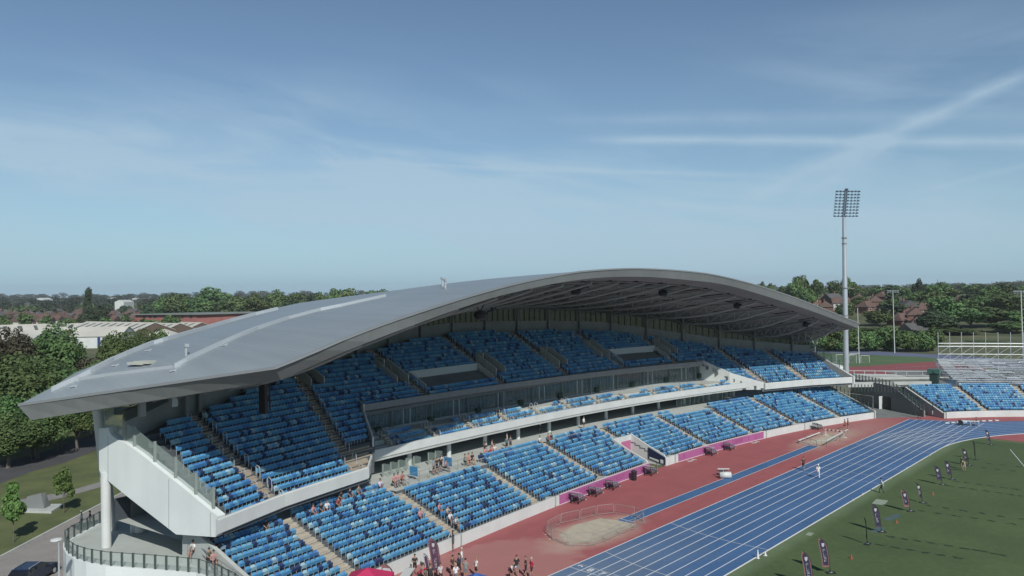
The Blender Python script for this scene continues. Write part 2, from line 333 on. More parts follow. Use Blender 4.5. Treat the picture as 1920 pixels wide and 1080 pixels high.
def infield():
    m = mat('infield_grass', (0.07, 0.118, 0.042), 0.95, var=0.14, vs=0.11, col2=(0.085, 0.135, 0.046), bump=0.15)
    nt = m.node_tree; b = nt.nodes['Principled BSDF']; src = b.inputs['Base Color'].links[0].from_socket
    tc = nt.nodes.new('ShaderNodeTexCoord'); n = nt.nodes.new('ShaderNodeTexNoise'); n.inputs['Scale'].default_value = 1.6; n.inputs['Detail'].default_value = 8; n.inputs['Roughness'].default_value = 0.7; nt.links.new(tc.outputs['Object'], n.inputs['Vector'])
    x = nt.nodes.new('ShaderNodeMix'); x.data_type = 'RGBA'; x.blend_type = 'MULTIPLY'; x.inputs[0].default_value = 0.5; nt.links.new(src, x.inputs[6])
    r = nt.nodes.new('ShaderNodeMapRange'); r.inputs[1].default_value = 0.3; r.inputs[2].default_value = 0.7; r.inputs[3].default_value = 0.7; r.inputs[4].default_value = 1.3; nt.links.new(n.outputs[0], r.inputs[0])
    c = nt.nodes.new('ShaderNodeCombineColor'); [nt.links.new(r.outputs[0], c.inputs[i]) for i in range(3)]; nt.links.new(c.outputs[0], x.inputs[7])
    # paler worn strip along the kerb
    sx = nt.nodes.new('ShaderNodeSeparateXYZ'); nt.links.new(tc.outputs['Object'], sx.inputs[0])
    mr = nt.nodes.new('ShaderNodeMapRange'); mr.inputs[1].default_value = -28.6; mr.inputs[2].default_value = -29.8; nt.links.new(sx.outputs[0], mr.inputs[0])
    n2 = nt.nodes.new('ShaderNodeTexNoise'); n2.inputs['Scale'].default_value = 0.12; nt.links.new(tc.outputs['Object'], n2.inputs['Vector'])
    mm = nt.nodes.new('ShaderNodeMath'); mm.operation = 'MULTIPLY'; nt.links.new(mr.outputs[0], mm.inputs[0]); nt.links.new(n2.outputs[0], mm.inputs[1])
    y = nt.nodes.new('ShaderNodeMix'); y.data_type = 'RGBA'; nt.links.new(mm.outputs[0], y.inputs[0]); nt.links.new(x.outputs[2], y.inputs[6]); y.inputs[7].default_value = (0.15, 0.21, 0.12, 1)
    nt.links.new(y.outputs[2], b.inputs['Base Color'])
    pts = [(XI+0.07, -30)]+[ring(36.58, d)[:2] for d in np.arange(0, 22.5, 2.5)]+[(42, 138), (70, 124), (70, -30)]
    poly_sheet('infield_grass', pts, 0.014, m)
infield()
def lines():
    mb = MB(); z = 0.018
    def seg(a, b, w=0.055, zz=z):
        w = w*0.8
        a = Vector((a[0], a[1], 0)); b = Vector((b[0], b[1], 0)); d = (b-a).normalized(); n = Vector((-d.y, d.x, 0))*w
        mb.add([(a-n)[:2]+(zz,), (b-n)[:2]+(zz,), (b+n)[:2]+(zz,), (a+n)[:2]+(zz,)], [(0, 1, 2, 3)])
    def arc(r, d0, d1, w=0.055, zz=z+0.004):
        ds = np.arange(d0, d1+0.1, 3)
        for p, q in zip(ds[:-1], ds[1:]):
            a0, b0, a1, b1 = ring(r-w, p, zz), ring(r+w, p, zz), ring(r-w, q, zz), ring(r+w, q, zz); mb.add([a0, a1, b1, b0], [(0, 1, 2, 3)])
    for i in range(10):
        X = XO+i*(XI-XO)/9; yend = 149.0+i*0.42
        seg((X, -30), (X, min(yend, 149.0+(X-XO)*0.40)), 0.075 if i == 0 else 0.06)
        if i > 0: arc(36.65+(9-i)*1.215, 0, 95, 0.05)
    seg((XO, 149.0), (-33.6, 152.0), 0.06, z+0.008)
    seg((XO, 51.1), (XI, 51.1), 0.05, z+0.008)
    for yy in (97.6, 101.3, 106.5, 113.0, 120.5): seg((XO, yy), (XI, yy), 0.03, z+0.008)
    for k, y0 in ((0, 56.3), (1, 67.6)):      # curved start lines
        pts = [(XO+j*(XI-XO)/18, y0+0.00-3.2*((j/18)**0.0)*0+(-2.6*(1-(1-j/18)**2)+2.6*(j/18)*0.55)) for j in range(19)]
        for a, b in zip(pts[:-1], pts[1:]): seg(a, b, 0.04, z+0.008)
    for i in range(9):
        X = XO+i*(XI-XO)/9; seg((X+0.1, 52.2), (X+1.1, 52.2), 0.03, z+0.008)
    # long jump runway edges
    for X in (-46.0, -44.45): seg((X, 65.4), (X, 115.0), 0.05)
    seg((-46.0, 65.4), (-44.45, 65.4), 0.06, z+0.004); seg((-46.0, 115.0), (-44.45, 115.0), 0.06, z+0.004)
    # throwing sector lines on the grass
    seg((-16.9, 62.6), (-11.8, 68.2), 0.05, 0.03); seg((-11.8, 68.2), (3, 85), 0.05, 0.03)
    a = G(1894, 843); b = G(1925, 880); seg(a, b, 0.05, 0.03)
    tag(build(mb, 'track_markings', linem), kind='structure')
    mbr = MB(); mbr.add([(-46.0, 64.6, 0.014), (-44.45, 64.6, 0.014), (-44.45, 115, 0.014), (-46.0, 115, 0.014)], [(0, 1, 2, 3)])
    tag(build(mbr, 'jump_runway', bluem), kind='structure')
    # lane numbers painted on the track
    for i, ch in enumerate('987654'):
        cu = bpy.data.curves.new('txt', 'FONT'); cu.body = ch; cu.size = 0.95; cu.align_x = 'CENTER'; cu.align_y = 'CENTER'; cu.offset = 0.03
        o = bpy.data.objects.new('txt', cu); COL.objects.link(o); bpy.context.view_layer.update()
        me = bpy.data.meshes.new_from_object(o.evaluated_get(bpy.context.evaluated_depsgraph_get())); bpy.data.objects.remove(o)
        me.materials.clear(); me.materials.append(linem)
        n = link('lane_number', me, None, (XO+(i+0.5)*(XI-XO)/9, 51.65, 0.03), math.radians(0)); n.scale.x = 1.15; tag(n, kind='structure')
lines()
sandm = mat('pit_sand', (0.50, 0.45, 0.355), 0.95, var=0.12, vs=1.2, bump=0.4)
poly_sheet('jump_sand', [(-47.4, 57.0), (-44.9, 55.7), (-43.7, 58.0), (-43.6, 64.9), (-45.9, 64.8), (-47.7, 64.2), (-48.3, 60.5)], 0.022, sandm)
poly_sheet('far_jump_sand', [(-47.0, 117.2), (-44.9, 116.4), (-44.4, 123.6), (-46.6, 125.5)], 0.022, sandm)
def turf_marks():
    mb = MB(); r = random.Random(3)
    rows = [((910, 785), (1470, 875), 6), ((850, 850), (1420, 945), 6), ((1150, 593), (1830, 690), 6), ((1205, 553), (1900, 655), 6), ((1370, 407), (1910, 482), 7), ((1420, 372), (1860, 430), 6), ((1600, 268), (1830, 293), 3), ((1660, 238), (1870, 260), 3), ((1560, 888), (1750, 925), 4)]
    for a, b, n in rows:
        A = G(1440+a[0]/4, 810+a[1]/4); B = G(1440+b[0]/4, 810+b[1]/4)
        for i in range(n):
            p = A.lerp(B, i/(n-1)); L = 0.36 if n != 4 else 0.2
            for k in range(5):
                q = p+Vector((r.uniform(-L, L), r.uniform(-.16, .16), 0)); w = r.uniform(.16, .28); h = r.uniform(.09, .17)
                pts = [(q.x+w*math.cos(t)*r.uniform(.7, 1.2), q.y+h*math.sin(t)*r.uniform(.7, 1.3), 0.022+0.002*k+0.0001*i) for t in np.arange(0, 6.28, .8)]
                mb.add(pts, [tuple(range(len(pts)))])
    tag(build(mb, 'dark_turf_dashes', mat('dark_turf', (0.022, 0.04, 0.016), 0.95)), kind='structure')  # flat dark dashes laid in rows on the infield
turf_marks()
def road_left():
    m = mat('cobbled_paving', (0.23, 0.22, 0.205), 0.9, var=0.0)
    nt = m.node_tree; b = nt.nodes['Principled BSDF']; tc = nt.nodes.new('ShaderNodeTexCoord')
    mp = nt.nodes.new('ShaderNodeMapping'); mp.inputs['Rotation'].default_value = (0, 0, 0.8); nt.links.new(tc.outputs['Object'], mp.inputs[0])
    br = nt.nodes.new('ShaderNodeTexBrick'); br.inputs['Scale'].default_value = 1.9; br.inputs['Color1'].default_value = (0.27, 0.25, 0.235, 1); br.inputs['Color2'].default_value = (0.17, 0.165, 0.16, 1); br.inputs['Mortar'].default_value = (0.12, 0.12, 0.11, 1); br.inputs['Mortar Size'].default_value = 0.03
    nt.links.new(mp.outputs[0], br.inputs[0]); n = nt.nodes.new('ShaderNodeTexNoise'); n.inputs['Scale'].default_value = 0.5; n.inputs['Detail'].default_value = 6; nt.links.new(tc.outputs['Object'], n.inputs[0])
    x = nt.nodes.new('ShaderNodeMix'); x.data_type = 'RGBA'; nt.links.new(n.outputs[0], x.inputs[0]); nt.links.new(br.outputs[0], x.inputs[6]); x.inputs[7].default_value = (0.30, 0.275, 0.255, 1); nt.links.new(x.outputs[2], b.inputs['Base Color'])
    A = Vector((-82.1, 18.6, 0)); B = Vector((-94.2, 31.3, 0)); d = (B-A).normalized(); n_ = Vector((d.y, -d.x, 0))
    P0 = A-d*50; P1 = B+d*60
    poly_sheet('cobbled_road', [tuple(P0)[:2], tuple(P1)[:2], tuple(P1+n_*-0+Vector((22, 12, 0)))[:2], (-62, 24), tuple(P0+Vector((28, 20, 0)))[:2]], 0.006, m)
    mb = MB(); nn = Vector((-d.y, d.x, 0))*0.12; mb.hexa([tuple(P0-nn)[:2]+(0,), tuple(P1-nn)[:2]+(0,), tuple(P1+nn)[:2]+(0,), tuple(P0+nn)[:2]+(0,)], [tuple(P0-nn)[:2]+(.12,), tuple(P1-nn)[:2]+(.12,), tuple(P1+nn)[:2]+(.12,), tuple(P0+nn)[:2]+(.12,)])
    tag(build(mb, 'road_kerb', conc), kind='structure')
    lawn = mat('park_lawn', (0.10, 0.135, 0.045), 0.95, var=0.22, vs=0.25, col2=(0.15, 0.17, 0.06), bump=0.2)
    c0 = A-d*45-nn*2; c1 = B+d*45-nn*2
    poly_sheet('lawn', [(p.x+k*n_.x, p.y+k*n_.y) for p, k in ((c0, -0.4), (c1, -0.4), (c1, -60), (c0, -60))], 0.004, lawn)
    pth = mat('grey_path', (0.27, 0.265, 0.25), 0.9, var=0.1, vs=0.8)
    q = [G(30, 938), G(75, 931), G(130, 920), G(190, 903), G(230, 895)]; q2 = [G(232, 902), G(190, 913), G(130, 930), G(78, 942), G(30, 950)]
    poly_sheet('footpath', [tuple(p)[:2] for p in q+q2], 0.012, pth)
    asp = mat('asphalt', (0.075, 0.075, 0.08), 0.9, var=0.15, vs=0.3)
    q = [G(-60, 880), G(60, 855), G(110, 838), G(170, 815), G(260, 800)]; q2 = [G(260, 836), G(185, 843), G(120, 868), G(60, 884), G(-60, 930)]
    poly_sheet('park_road', [tuple(p)[:2] for p in q+q2], 0.016, asp)
road_left()
def training():
    z = 2.0
    rd = mat('training_red', (0.27, 0.075, 0.08), 0.9, var=0.08, vs=0.2); bl = mat('training_blue', (0.13, 0.155, 0.25), 0.9, var=0.08, vs=0.1); gr = mat('training_grass', (0.085, 0.15, 0.06), 0.95, var=0.15, vs=0.08)
    P = lambda l, dz: [tuple(G(a, b, z))[:2] for a, b in l]
    poly_sheet('training_field', P([(1300, 655), (1560, 661), (1760, 671), (1990, 690), (1990, 712), (1300, 712)], 0), z+0.012, gr)
    poly_sheet('training_track', P([(1480, 660), (1560, 662), (1640, 666), (1720, 669), (1775, 673), (1860, 690), (1990, 700), (1990, 692), (1880, 673), (1780, 666), (1640, 659), (1480, 655)], 0), z+0.02, bl)
    poly_sheet('training_runup', P([(1560, 689), (1620, 687), (1700, 681), (1760, 678), (1800, 680), (1850, 688), (1860, 712), (1560, 712)], 0), z+0.03, rd)
    mb = MB()
    for a, b in (((1680, 690), (1790, 683)), ((1600, 694), (1640, 693))):
        p, q = G(*a, z), G(*b, z); d = (q-p).normalized()*1; n = Vector((-d.y, d.x, 0))*0.05; mb.add([tuple(v)[:2]+(z+0.04,) for v in (p-n, q-n, q+n, p+n)], [(0, 1, 2, 3)])
    tag(build(mb, 'training_lines', linem), kind='structure')
training()
# ---------------------------------------------------------------- the grandstand
GS = thing('grandstand', 'long two-tier stadium grandstand under a curved grey metal roof', 'grandstand', tuple(M(87, 0)))
def tf(y): return interp(abs(y-87), [36, 40, 52, 60, 66], [9.7, 9.5, 8.2, 6.3, 4.7])
TBY = [26, 28, 33, 37, 42, 54, 66, 72, 80, 88, 102, 111, 120, 127, 130, 140, 146, 150]
TBT = [17.0, 17.8, 20.2, 21.3, 23.4, 26.8, 29.6, 30.7, 31.4, 31.3, 30.4, 29.4, 26.4, 23.7, 22.2, 18.6, 15.6, 14.0]
def tb(y): return interp(y, TBY, TBT)
Y0, Y1 = 27.0, 147.8                 # ends of the upper tier
BL, BR = 51.2, 124.4                 # ends of the glazed boxes
def BLt(t): return interp(t, [9.1, 13.3, 17.5, 19.5], [45.4, 50.0, 52.5, 53.6])     # the left end of the boxes runs askew
def BRt(t): return interp(t, [9.1, 13.3, 17.5, 19.5], [128.8, 124.6, 122.8, 122.2])
def ok(y, k): t = kt(y, k); return k >= 11 or y < BLt(t) or y > BRt(t)
def kz(k): return 6.0+0.42*k          # floor height of upper row k
def kt(y, k): return tf(y)+0.3+0.8*k
def kmax(y): return int((tb(y)-tf(y))/0.8)
def lowz(k): return 0.85+0.29*k
def lowt(k): return 0.45+0.8*k
LA = [36, 48.5, 61.7, 74.5, 87, 100.4, 113, 125.5, 137.2]
UA = [34.3, 47.6, 63.4, 77.6, 91.2, 104.2, 117, 130, 139.4]
def lowK(y):
    if y < 28.2 or y > 145.6: return 0
    if y < 48.5: return 12
    if y < 61.0: return 10
    if y < 62.5: return 10
    if 104 < y < 113.6: return 10
    return 12
def in_tunnel(y, k): return 84.7 < y < 89.3 and k < 7
VOM = [(64.6, 77.0), (105.4, 116.6)]
def in_vom(y, k): return any(a < y < b for a, b in VOM) and 13 <= k <= 16
def upstart(y): return 11 if BL-0.6 < y < BR+0.3 else 0
def lower_tier():
    mb = MB(); ys = np.arange(28.2, 146.2, 0.8)
    for y in ys:
        ya, yb = y, min(y+0.8, 146.0); yc = (ya+yb)/2; K = lowK(yc)
        for k in range(K):
            if in_tunnel(yc, k): continue
            z = lowz(k); zp = 0.0 if k == 0 else lowz(k-1); t = lowt(k)-0.4; t2 = t+0.8
            if k > 0: mb.add([M(ya, t, zp), M(yb, t, zp), M(yb, t, z), M(ya, t, z)], [(3, 2, 1, 0)])
            mb.add([M(ya, t, z), M(yb, t, z), M(yb, t2, z), M(ya, t2, z)], [(3, 2, 1, 0)])
        t = lowt(K)-0.4; zk = lowz(K-1)
        mb.add([M(ya, t, zk), M(yb, t, zk), M(yb, t, 4.05), M(ya, t, 4.05)], [(3, 2, 1, 0)])
        mb.add([M(ya, t, 4.05), M(yb, t, 4.05), M(yb, 12.0, 4.05), M(ya, 12.0, 4.05)], [(3, 2, 1, 0)], 1)
        mb.add([M(ya, 12.0, 4.05), M(yb, 12.0, 4.05), M(yb, 22.0, 4.05), M(ya, 22.0, 4.05)], [(3, 2, 1, 0)], 1)
    wb(mb, 'lower_terrace', [deck, conc], GS)
    # front wall, with the tunnel opening
    mw = MB()
    for a, b in ((28.2, 84.9), (89.1, 146.0)): sweep(mw, lambda y: [(0, 0), (0.0, 1.12), (0.16, 1.12), (0.16, 0)], a, b)
    wbs(mw, 'front_wall', white, GS)
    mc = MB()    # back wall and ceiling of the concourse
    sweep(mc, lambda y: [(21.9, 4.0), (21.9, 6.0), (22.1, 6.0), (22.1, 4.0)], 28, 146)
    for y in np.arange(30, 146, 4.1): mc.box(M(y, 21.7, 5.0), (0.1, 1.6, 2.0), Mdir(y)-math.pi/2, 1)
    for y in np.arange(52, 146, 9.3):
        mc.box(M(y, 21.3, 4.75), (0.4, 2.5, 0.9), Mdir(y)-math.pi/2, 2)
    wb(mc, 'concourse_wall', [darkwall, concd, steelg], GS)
    # end walls of the lower tier
    me = MB()
    for y in (28.2, 146.2):
        pts = [M(y, 0, 0), M(y, 12, 0), M(y, 12, 5.0), M(y, 9.8, 4.9), M(y, 0, 1.35)]
        d = (M(y+1, 0)-M(y, 0)).normalized()*0.35; me.slab(pts, d)
    wbs(me, 'lower_end_wall', conc, GS)
lower_tier()
def tunnel():
    mb = MB()
    for y, sgn in ((84.9, 1), (89.1, -1)):
        d = (M(y+1, 0)-M(y, 0)).normalized()*0.22
        top = [(0, 1.12), (0.3, 1.5), (3.2, 2.6), (5.7, 3.75)]
        mb.slab([M(y, -0.02, 0), M(y, 5.7, 0)]+[M(y, t, z) for t, z in reversed(top)], d*sgn*-1)
    sweep(mb, lambda y: [(5.6, 0.0), (5.6, 3.6), (5.8, 3.6), (5.8, 0.0)], 84.9, 89.1)
    wbs(mb, 'tunnel_wall', white, GS)
    mp = MB(); sweep(mp, lambda y: [(5.56, 0.0), (5.56, 2.9), (5.59, 2.9), (5.59, 0.0)], 86.8, 89.0)
    wb(mp, 'tunnel_backdrop', mat('pink_board_lit', (0.52, 0.16, 0.30), 0.6), GS)
    mn = MB(); y = 89.05
    d = (M(y+1, 0)-M(y, 0)).normalized()*-0.04; d2 = (M(y+1, 0)-M(y, 0)).normalized()*-0.03
    pts = [M(y, 0.05, 0.15), M(y, 2.7, 0.7), M(y, 2.7, 2.25), M(y, 0.05, 1.2)]
    mn.slab([p+d for p in pts], d2); wb(mn, 'tunnel_banner', mat('navy_banner', (0.012, 0.022, 0.07), 0.6), GS)
    mq = MB(); pts = [M(y, 0.3, 0.3), M(y, 0.75, 0.36), M(y, 0.75, 0.86), M(y, 0.3, 0.80)]
    mq.slab([p+d*2.2 for p in pts], d2*0.3)
    pts = [M(y, 1.0, 0.42), M(y, 2.5, 0.74), M(y, 2.5, 0.95), M(y, 1.0, 0.70)]; mq.slab([p+d*2.2 for p in pts], d2*0.3)
    wbs(mq, 'banner_panel', white, GS)
tunnel()
def aisle_steps(k0, k1, y, tt, zz, half, name, rise, mat_=steps):
    mb = MB()
    for k in range(k0, k1):
        t = tt(k)-0.4; z = zz(k)
        for q, (dt, dz) in enumerate(((0.0, 0.006), (0.4, rise/2))):
            a, b = y-half, y+half; t2 = t+0.4
            lo = z-0.1 if q == 0 else z
            mb.hexa([M(a, t+dt, lo), M(b, t+dt, lo), M(b, t2+dt, lo), M(a, t2+dt, lo)], [M(a, t+dt, z+dz), M(b, t+dt, z+dz), M(b, t2+dt, z+dz), M(a, t2+dt, z+dz)])
    return wb(mb, name, mat_, GS)
for y in LA: aisle_steps(7 if y == 87 else 0, lowK(y-1) if lowK(y-1) else 12, y, lowt, lowz, 0.62, 'lower_stair', 0.29)
def upper_tier():
    mb = MB(); ys = np.arange(Y0+1.2, Y1, 0.8)
    for y in ys:
        ya, yb = y, min(y+0.8, Y1); yc = (ya+yb)/2; K = kmax(yc)+1; k0 = upstart(yc)
        for k in range(0, K):
            if not ok(yc, k): continue
            z = kz(k); zp = kz(k-1)-0.0 if k > 0 and ok(yc, k-1) else kz(k)-0.6
            if in_vom(yc, k): z = kz(13)
            if in_vom(yc, k-1): zp = kz(13)
            ta, tb_ = kt(ya, k)-0.4, kt(yb, k)-0.4
            mb.add([M(ya, ta, zp), M(yb, tb_, zp), M(yb, tb_, z), M(ya, ta, z)], [(3, 2, 1, 0)])
            mb.add([M(ya, ta, z), M(yb, tb_, z), M(yb, tb_+0.8, z), M(ya, ta+0.8, z)], [(3, 2, 1, 0)])
    wb(mb, 'upper_terrace', deck, GS)
    # underside
    mu = MB()
    for a, b in ((Y0+1.2, 45.3), (129.0, Y1)):
        sweep(mu, lambda y: [(tf(y)+0.02, 5.65), (tf(y)+0.02, 5.9), (13, 5.9), (tb(y)+1.4, 6.0+0.525*(tb(y)-tf(y))-0.3), (tb(y)+1.4, 6.0+0.525*(tb(y)-tf(y))-1.2), (14, 5.65)], a, b)
    sweep(mu, lambda y: [(17.95, 10.0), (17.95, 10.4), (tb(y)+1.4, 6.0+0.525*(tb(y)-tf(y))-0.3), (tb(y)+1.4, 6.0+0.525*(tb(y)-tf(y))-1.2), (19.2, 10.0)], BL, BR)
    for a, b in ((45.2, 50.6), (124.2, 129.1)):
        sweep(mu, lambda y: [((11.0+(y-45.2)*1.1 if y < 87 else 11.0+(129.1-y)*1.1), 5.65), ((11.0+(y-45.2)*1.1 if y < 87 else 11.0+(129.1-y)*1.1), 6.0), (19, 9.3), (tb(y)+1.4, 6.0+0.525*(tb(y)-tf(y))-0.3), (tb(y)+1.4, 6.0+0.525*(tb(y)-tf(y))-1.2), (18, 8.0)], a, b)
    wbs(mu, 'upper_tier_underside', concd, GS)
upper_tier()
def fup(y): return 11.4-0.0095*(y-52)
def zg(y): return 8.1-0.011*(y-53)
BST = [91.9+6.4*n for n in range(-6, 5)]
def tbox(y): return interp(y, [50, 51, 70, 87, 110, 125, 127], [13.4, 13.3, 12.7, 12.2, 11.0, 10.4, 10.3])
def fascias():
    mf = MB()
    for a, b in ((Y0+0.4, 45.4), (128.6, Y1-0.2)):
        sweep(mf, lambda y: [(tf(y)-0.3, 5.72), (tf(y)-0.38, 5.8), (tf(y)-0.38, 6.82), (tf(y)-0.30, 6.9), (tf(y)-0.12, 6.9), (tf(y)-0.12, 5.72)], a, b)
    wbs(mf, 'wing_fascia', fasc, GS)
    mg = MB(); sweep(mg, lambda y: [(17.6, fup(y)-0.80), (17.5, fup(y)-0.70), (17.5, fup(y)), (17.8, fup(y)), (17.8, fup(y)-0.80)], 52.4, 122.6)
    wb(mg, 'upper_fascia', fascg, GS)
    mh = MB(); sweep(mh, lambda y: [(tbox(y)-0.05, 6.22), (tbox(y)-0.1, 6.3), (tbox(y)-0.1, 7.2), (tbox(y)+0.15, 7.2), (tbox(y)+0.15, 6.22)], 49.9, 126.2)
    wb(mh, 'balcony_fascia', fasc, GS)
    mi = MB()
    sweep(mi, lambda y: [(tbox(y)+0.02, 5.95), (tbox(y)+0.02, 6.28), (19.4, 6.28), (19.4, 5.95)], 50.0, BR)
    for k, dz in ((0, 1.45), (1, 0.95), (2, 0.45), (3, 0.15)):
        sweep(mi, lambda y: [(tbox(y)+0.16+0.85*k, 6.2), (tbox(y)+0.16+0.85*k, zg(y)-dz), (19.2, zg(y)-dz), (19.2, 6.2)], BL+0.1, BR-0.1, 1)
    wb(mi, 'balcony_deck', [conc, conc], GS)
    # glazing of the boxes: panes between white mullions
    mgl = MB(); sweep(mgl, lambda y: [(18.3, zg(y)), (18.3, fup(y)-0.8), (18.36, fup(y)-0.8), (18.36, zg(y))], BL+0.2, BR-0.2)
    gl = wb(mgl, 'box_glazing', glassd, GS)
    mm = MB()
    for i, y in enumerate(np.arange(BL+0.5, BR-0.3, 0.8)):
        zt = fup(y)-0.8; w = 0.035
        if i % 8 == 7: w = 0.5
        mm.box(M(y, 18.25, (zg(y)+zt)/2), (w, 0.03, zt-zg(y)), Mdir(y)-math.pi/2)
    sweep(mm, lambda y: [(18.2, zg(y)-.2), (18.2, zg(y)+.1), (18.4, zg(y)+.1), (18.4, zg(y)-.2)], BL+0.2, BR-0.2)
    sweep(mm, lambda y: [(18.2, fup(y)-1.0), (18.2, fup(y)-0.81), (18.28, fup(y)-0.81), (18.28, fup(y)-1.0)], BL+0.2, BR-0.2)
    wb(mm, 'mullion', mat('mullion_grey', (0.36, 0.40, 0.40), 0.5), gl)
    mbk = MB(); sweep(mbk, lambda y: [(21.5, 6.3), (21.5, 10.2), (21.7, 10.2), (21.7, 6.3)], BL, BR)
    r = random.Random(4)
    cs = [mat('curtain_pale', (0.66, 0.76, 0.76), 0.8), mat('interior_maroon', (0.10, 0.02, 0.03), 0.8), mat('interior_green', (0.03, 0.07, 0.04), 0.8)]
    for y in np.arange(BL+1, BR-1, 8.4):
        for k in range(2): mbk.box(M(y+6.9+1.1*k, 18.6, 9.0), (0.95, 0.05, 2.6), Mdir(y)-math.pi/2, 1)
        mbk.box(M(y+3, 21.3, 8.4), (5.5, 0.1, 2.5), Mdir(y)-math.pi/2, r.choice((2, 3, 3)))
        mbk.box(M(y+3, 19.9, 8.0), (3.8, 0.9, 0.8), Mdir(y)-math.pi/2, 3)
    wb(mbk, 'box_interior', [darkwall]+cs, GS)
    # partitions at the ends of the balcony
    me = MB(); y = BL
    d = (M(y+1, 0)-M(y, 0)).normalized()*0.25
    W_ = lambda t, z: M(BLt(t), t, z)
    me.slab([W_(9.2, 5.75), W_(13.2, 5.75), W_(19.4, 5.75), W_(19.4, 11.6), W_(17.5, 11.45), W_(17.45, 10.6), W_(13.35, 8.6), W_(13.25, 7.25), W_(9.2, 6.9)], d)
    me.tube(W_(13.3, 7.0), W_(17.2, 11.2), 0.06, n=6)
    y = BR+0.1; d = (M(y+1, 0)-M(y, 0)).normalized()*0.3
    W2 = lambda t, z: M(BRt(t), t, z)
    me.slab([W2(9.15, 5.72), W2(13.3, 5.72), W2(19.0, 5.72), W2(19.0, 10.9), W2(17.5, 10.78), W2(13.3, 8.75), W2(9.3, 6.95)], d)
    wbs(me, 'balcony_end_wall', white, GS)
    mc = MB()      # concourse columns
    for y in np.arange(30.8, 146, 6.4):
        mc.tube(M(y, 14.6, 4.0), M(y, 14.6, 6.2), 0.30, n=14)
    co = [c for c in [MB()]]
    for y in np.arange(30.8, 146, 6.4):
        m1 = MB(); m1.tube(M(y, 14.4, 4.0), M(y, 14.4, 6.1), 0.27, n=14); wb(m1, 'column', white, GS, smooth=False)
    # concourse glass screens
    ms = MB(); mg2 = MB()
    for a, b in ((51.5, 60.5), (111, 119.5), (120.5, 124)):
        for y in np.arange(a, b, 1.15):
            if 56.5 < y < 58: continue
            ms.box(M(y, 13.4, 4.75), (0.09, 0.16, 1.4), Mdir(y)-math.pi/2)
            mg2.box(M(y+0.57, 13.4, 4.75), (1.0, 0.03, 1.25), Mdir(y)-math.pi/2)
    wbs(ms, 'screen_post', mat('grey_green_steel', (0.26, 0.30, 0.27), 0.5), GS); wbs(mg2, 'glass_screen', glass, GS)
fascias()
def vomitories():
    for a, b in VOM:
        mb = MB()
        d = 0.2
        sweep(mb, lambda y: [(kt(y, 17)-0.5, kz(13)), (kt(y, 17)-0.5, kz(17)+0.55), (kt(y, 17)-0.28, kz(17)+0.55), (kt(y, 17)-0.28, kz(13))], a, b)
        for y in (a, b):
            dd = (M(y+1, 0)-M(y, 0)).normalized()*0.18
            mb.slab([M(y, kt(y, 13)-0.3, kz(12)), M(y, kt(y, 17)-0.4, kz(12)), M(y, kt(y, 17)-0.4, kz(17)+0.55), M(y, kt(y, 13)-0.3, kz(13)+0.7)], dd)
        sweep(mb, lambda y: [(kt(y, 13)-0.45, kz(12)+0.4), (kt(y, 13)-0.45, kz(13)+0.32), (kt(y, 13)-0.25, kz(13)+0.32), (kt(y, 13)-0.25, kz(12)+0.4)], a+0.5, b-0.3)
        wbs(mb, 'access_bay_wall', mat('bay_wall_grey', (0.66, 0.70, 0.67), 0.7), GS)
    for y, k in ((50.9, 17), (79.3, 14), (92.6, 14), (119.0, 14), (62.3, 15), (103.2, 15)):   # sunken stair walls
        mb = MB()
        for yy in (y-0.9, y+0.9):
            dd = (M(yy+1, 0)-M(yy, 0)).normalized()*0.16
            mb.slab([M(yy, kt(yy, k)-0.3, kz(k)-0.3), M(yy, kt(yy, k+5)-0.3, kz(k+5)-0.3), M(yy, kt(yy, k+5)-0.3, kz(k+5)+1.0), M(yy, kt(yy, k)-0.3, kz(k)+1.1)], dd)
        dd = (M(y+1, 0)-M(y, 0)).normalized()
        mb.box(M(y, kt(y, k+5), kz(k+5)+0.5), (1.9, 0.16, 1.0), Mdir(y)-math.pi/2)
        wb(mb, 'stair_parapet', mat('parapet_grey', (0.58, 0.61, 0.56), 0.8), GS)
vomitories()
def ua(y, k): return 44.7+0.27*k if y == 47.6 else y        # the second stair runs beside the skewed end wall
def upper_stair(y):
    mb = MB(); bs = mat('brown_steps', (0.42, 0.36, 0.28), 0.9, var=0.12, vs=1.2)
    for k in range(0, kmax(y)+1):
        yc = ua(y, k)
        if not ok(yc, k): continue
        a, b = yc-0.62, yc+0.62
        if y == 47.6 and k < 5: b = max(b, BLt(kt(yc, k))-0.05)
        for q, (dt, dz) in enumerate(((0.0, 0.006), (0.4, 0.21))):
            ta, tb2 = kt(a, k)-0.4+dt, kt(b, k)-0.4+dt; z = kz(k); lo = z-0.1 if q == 0 else z
            mb.hexa([M(a, ta, lo), M(b, tb2, lo), M(b, tb2+.4, lo), M(a, ta+.4, lo)], [M(a, ta, z+dz), M(b, tb2, z+dz), M(b, tb2+.4, z+dz), M(a, ta+.4, z+dz)])
    wb(mb, 'upper_stair', bs, GS)
for y in UA: upper_stair(y)
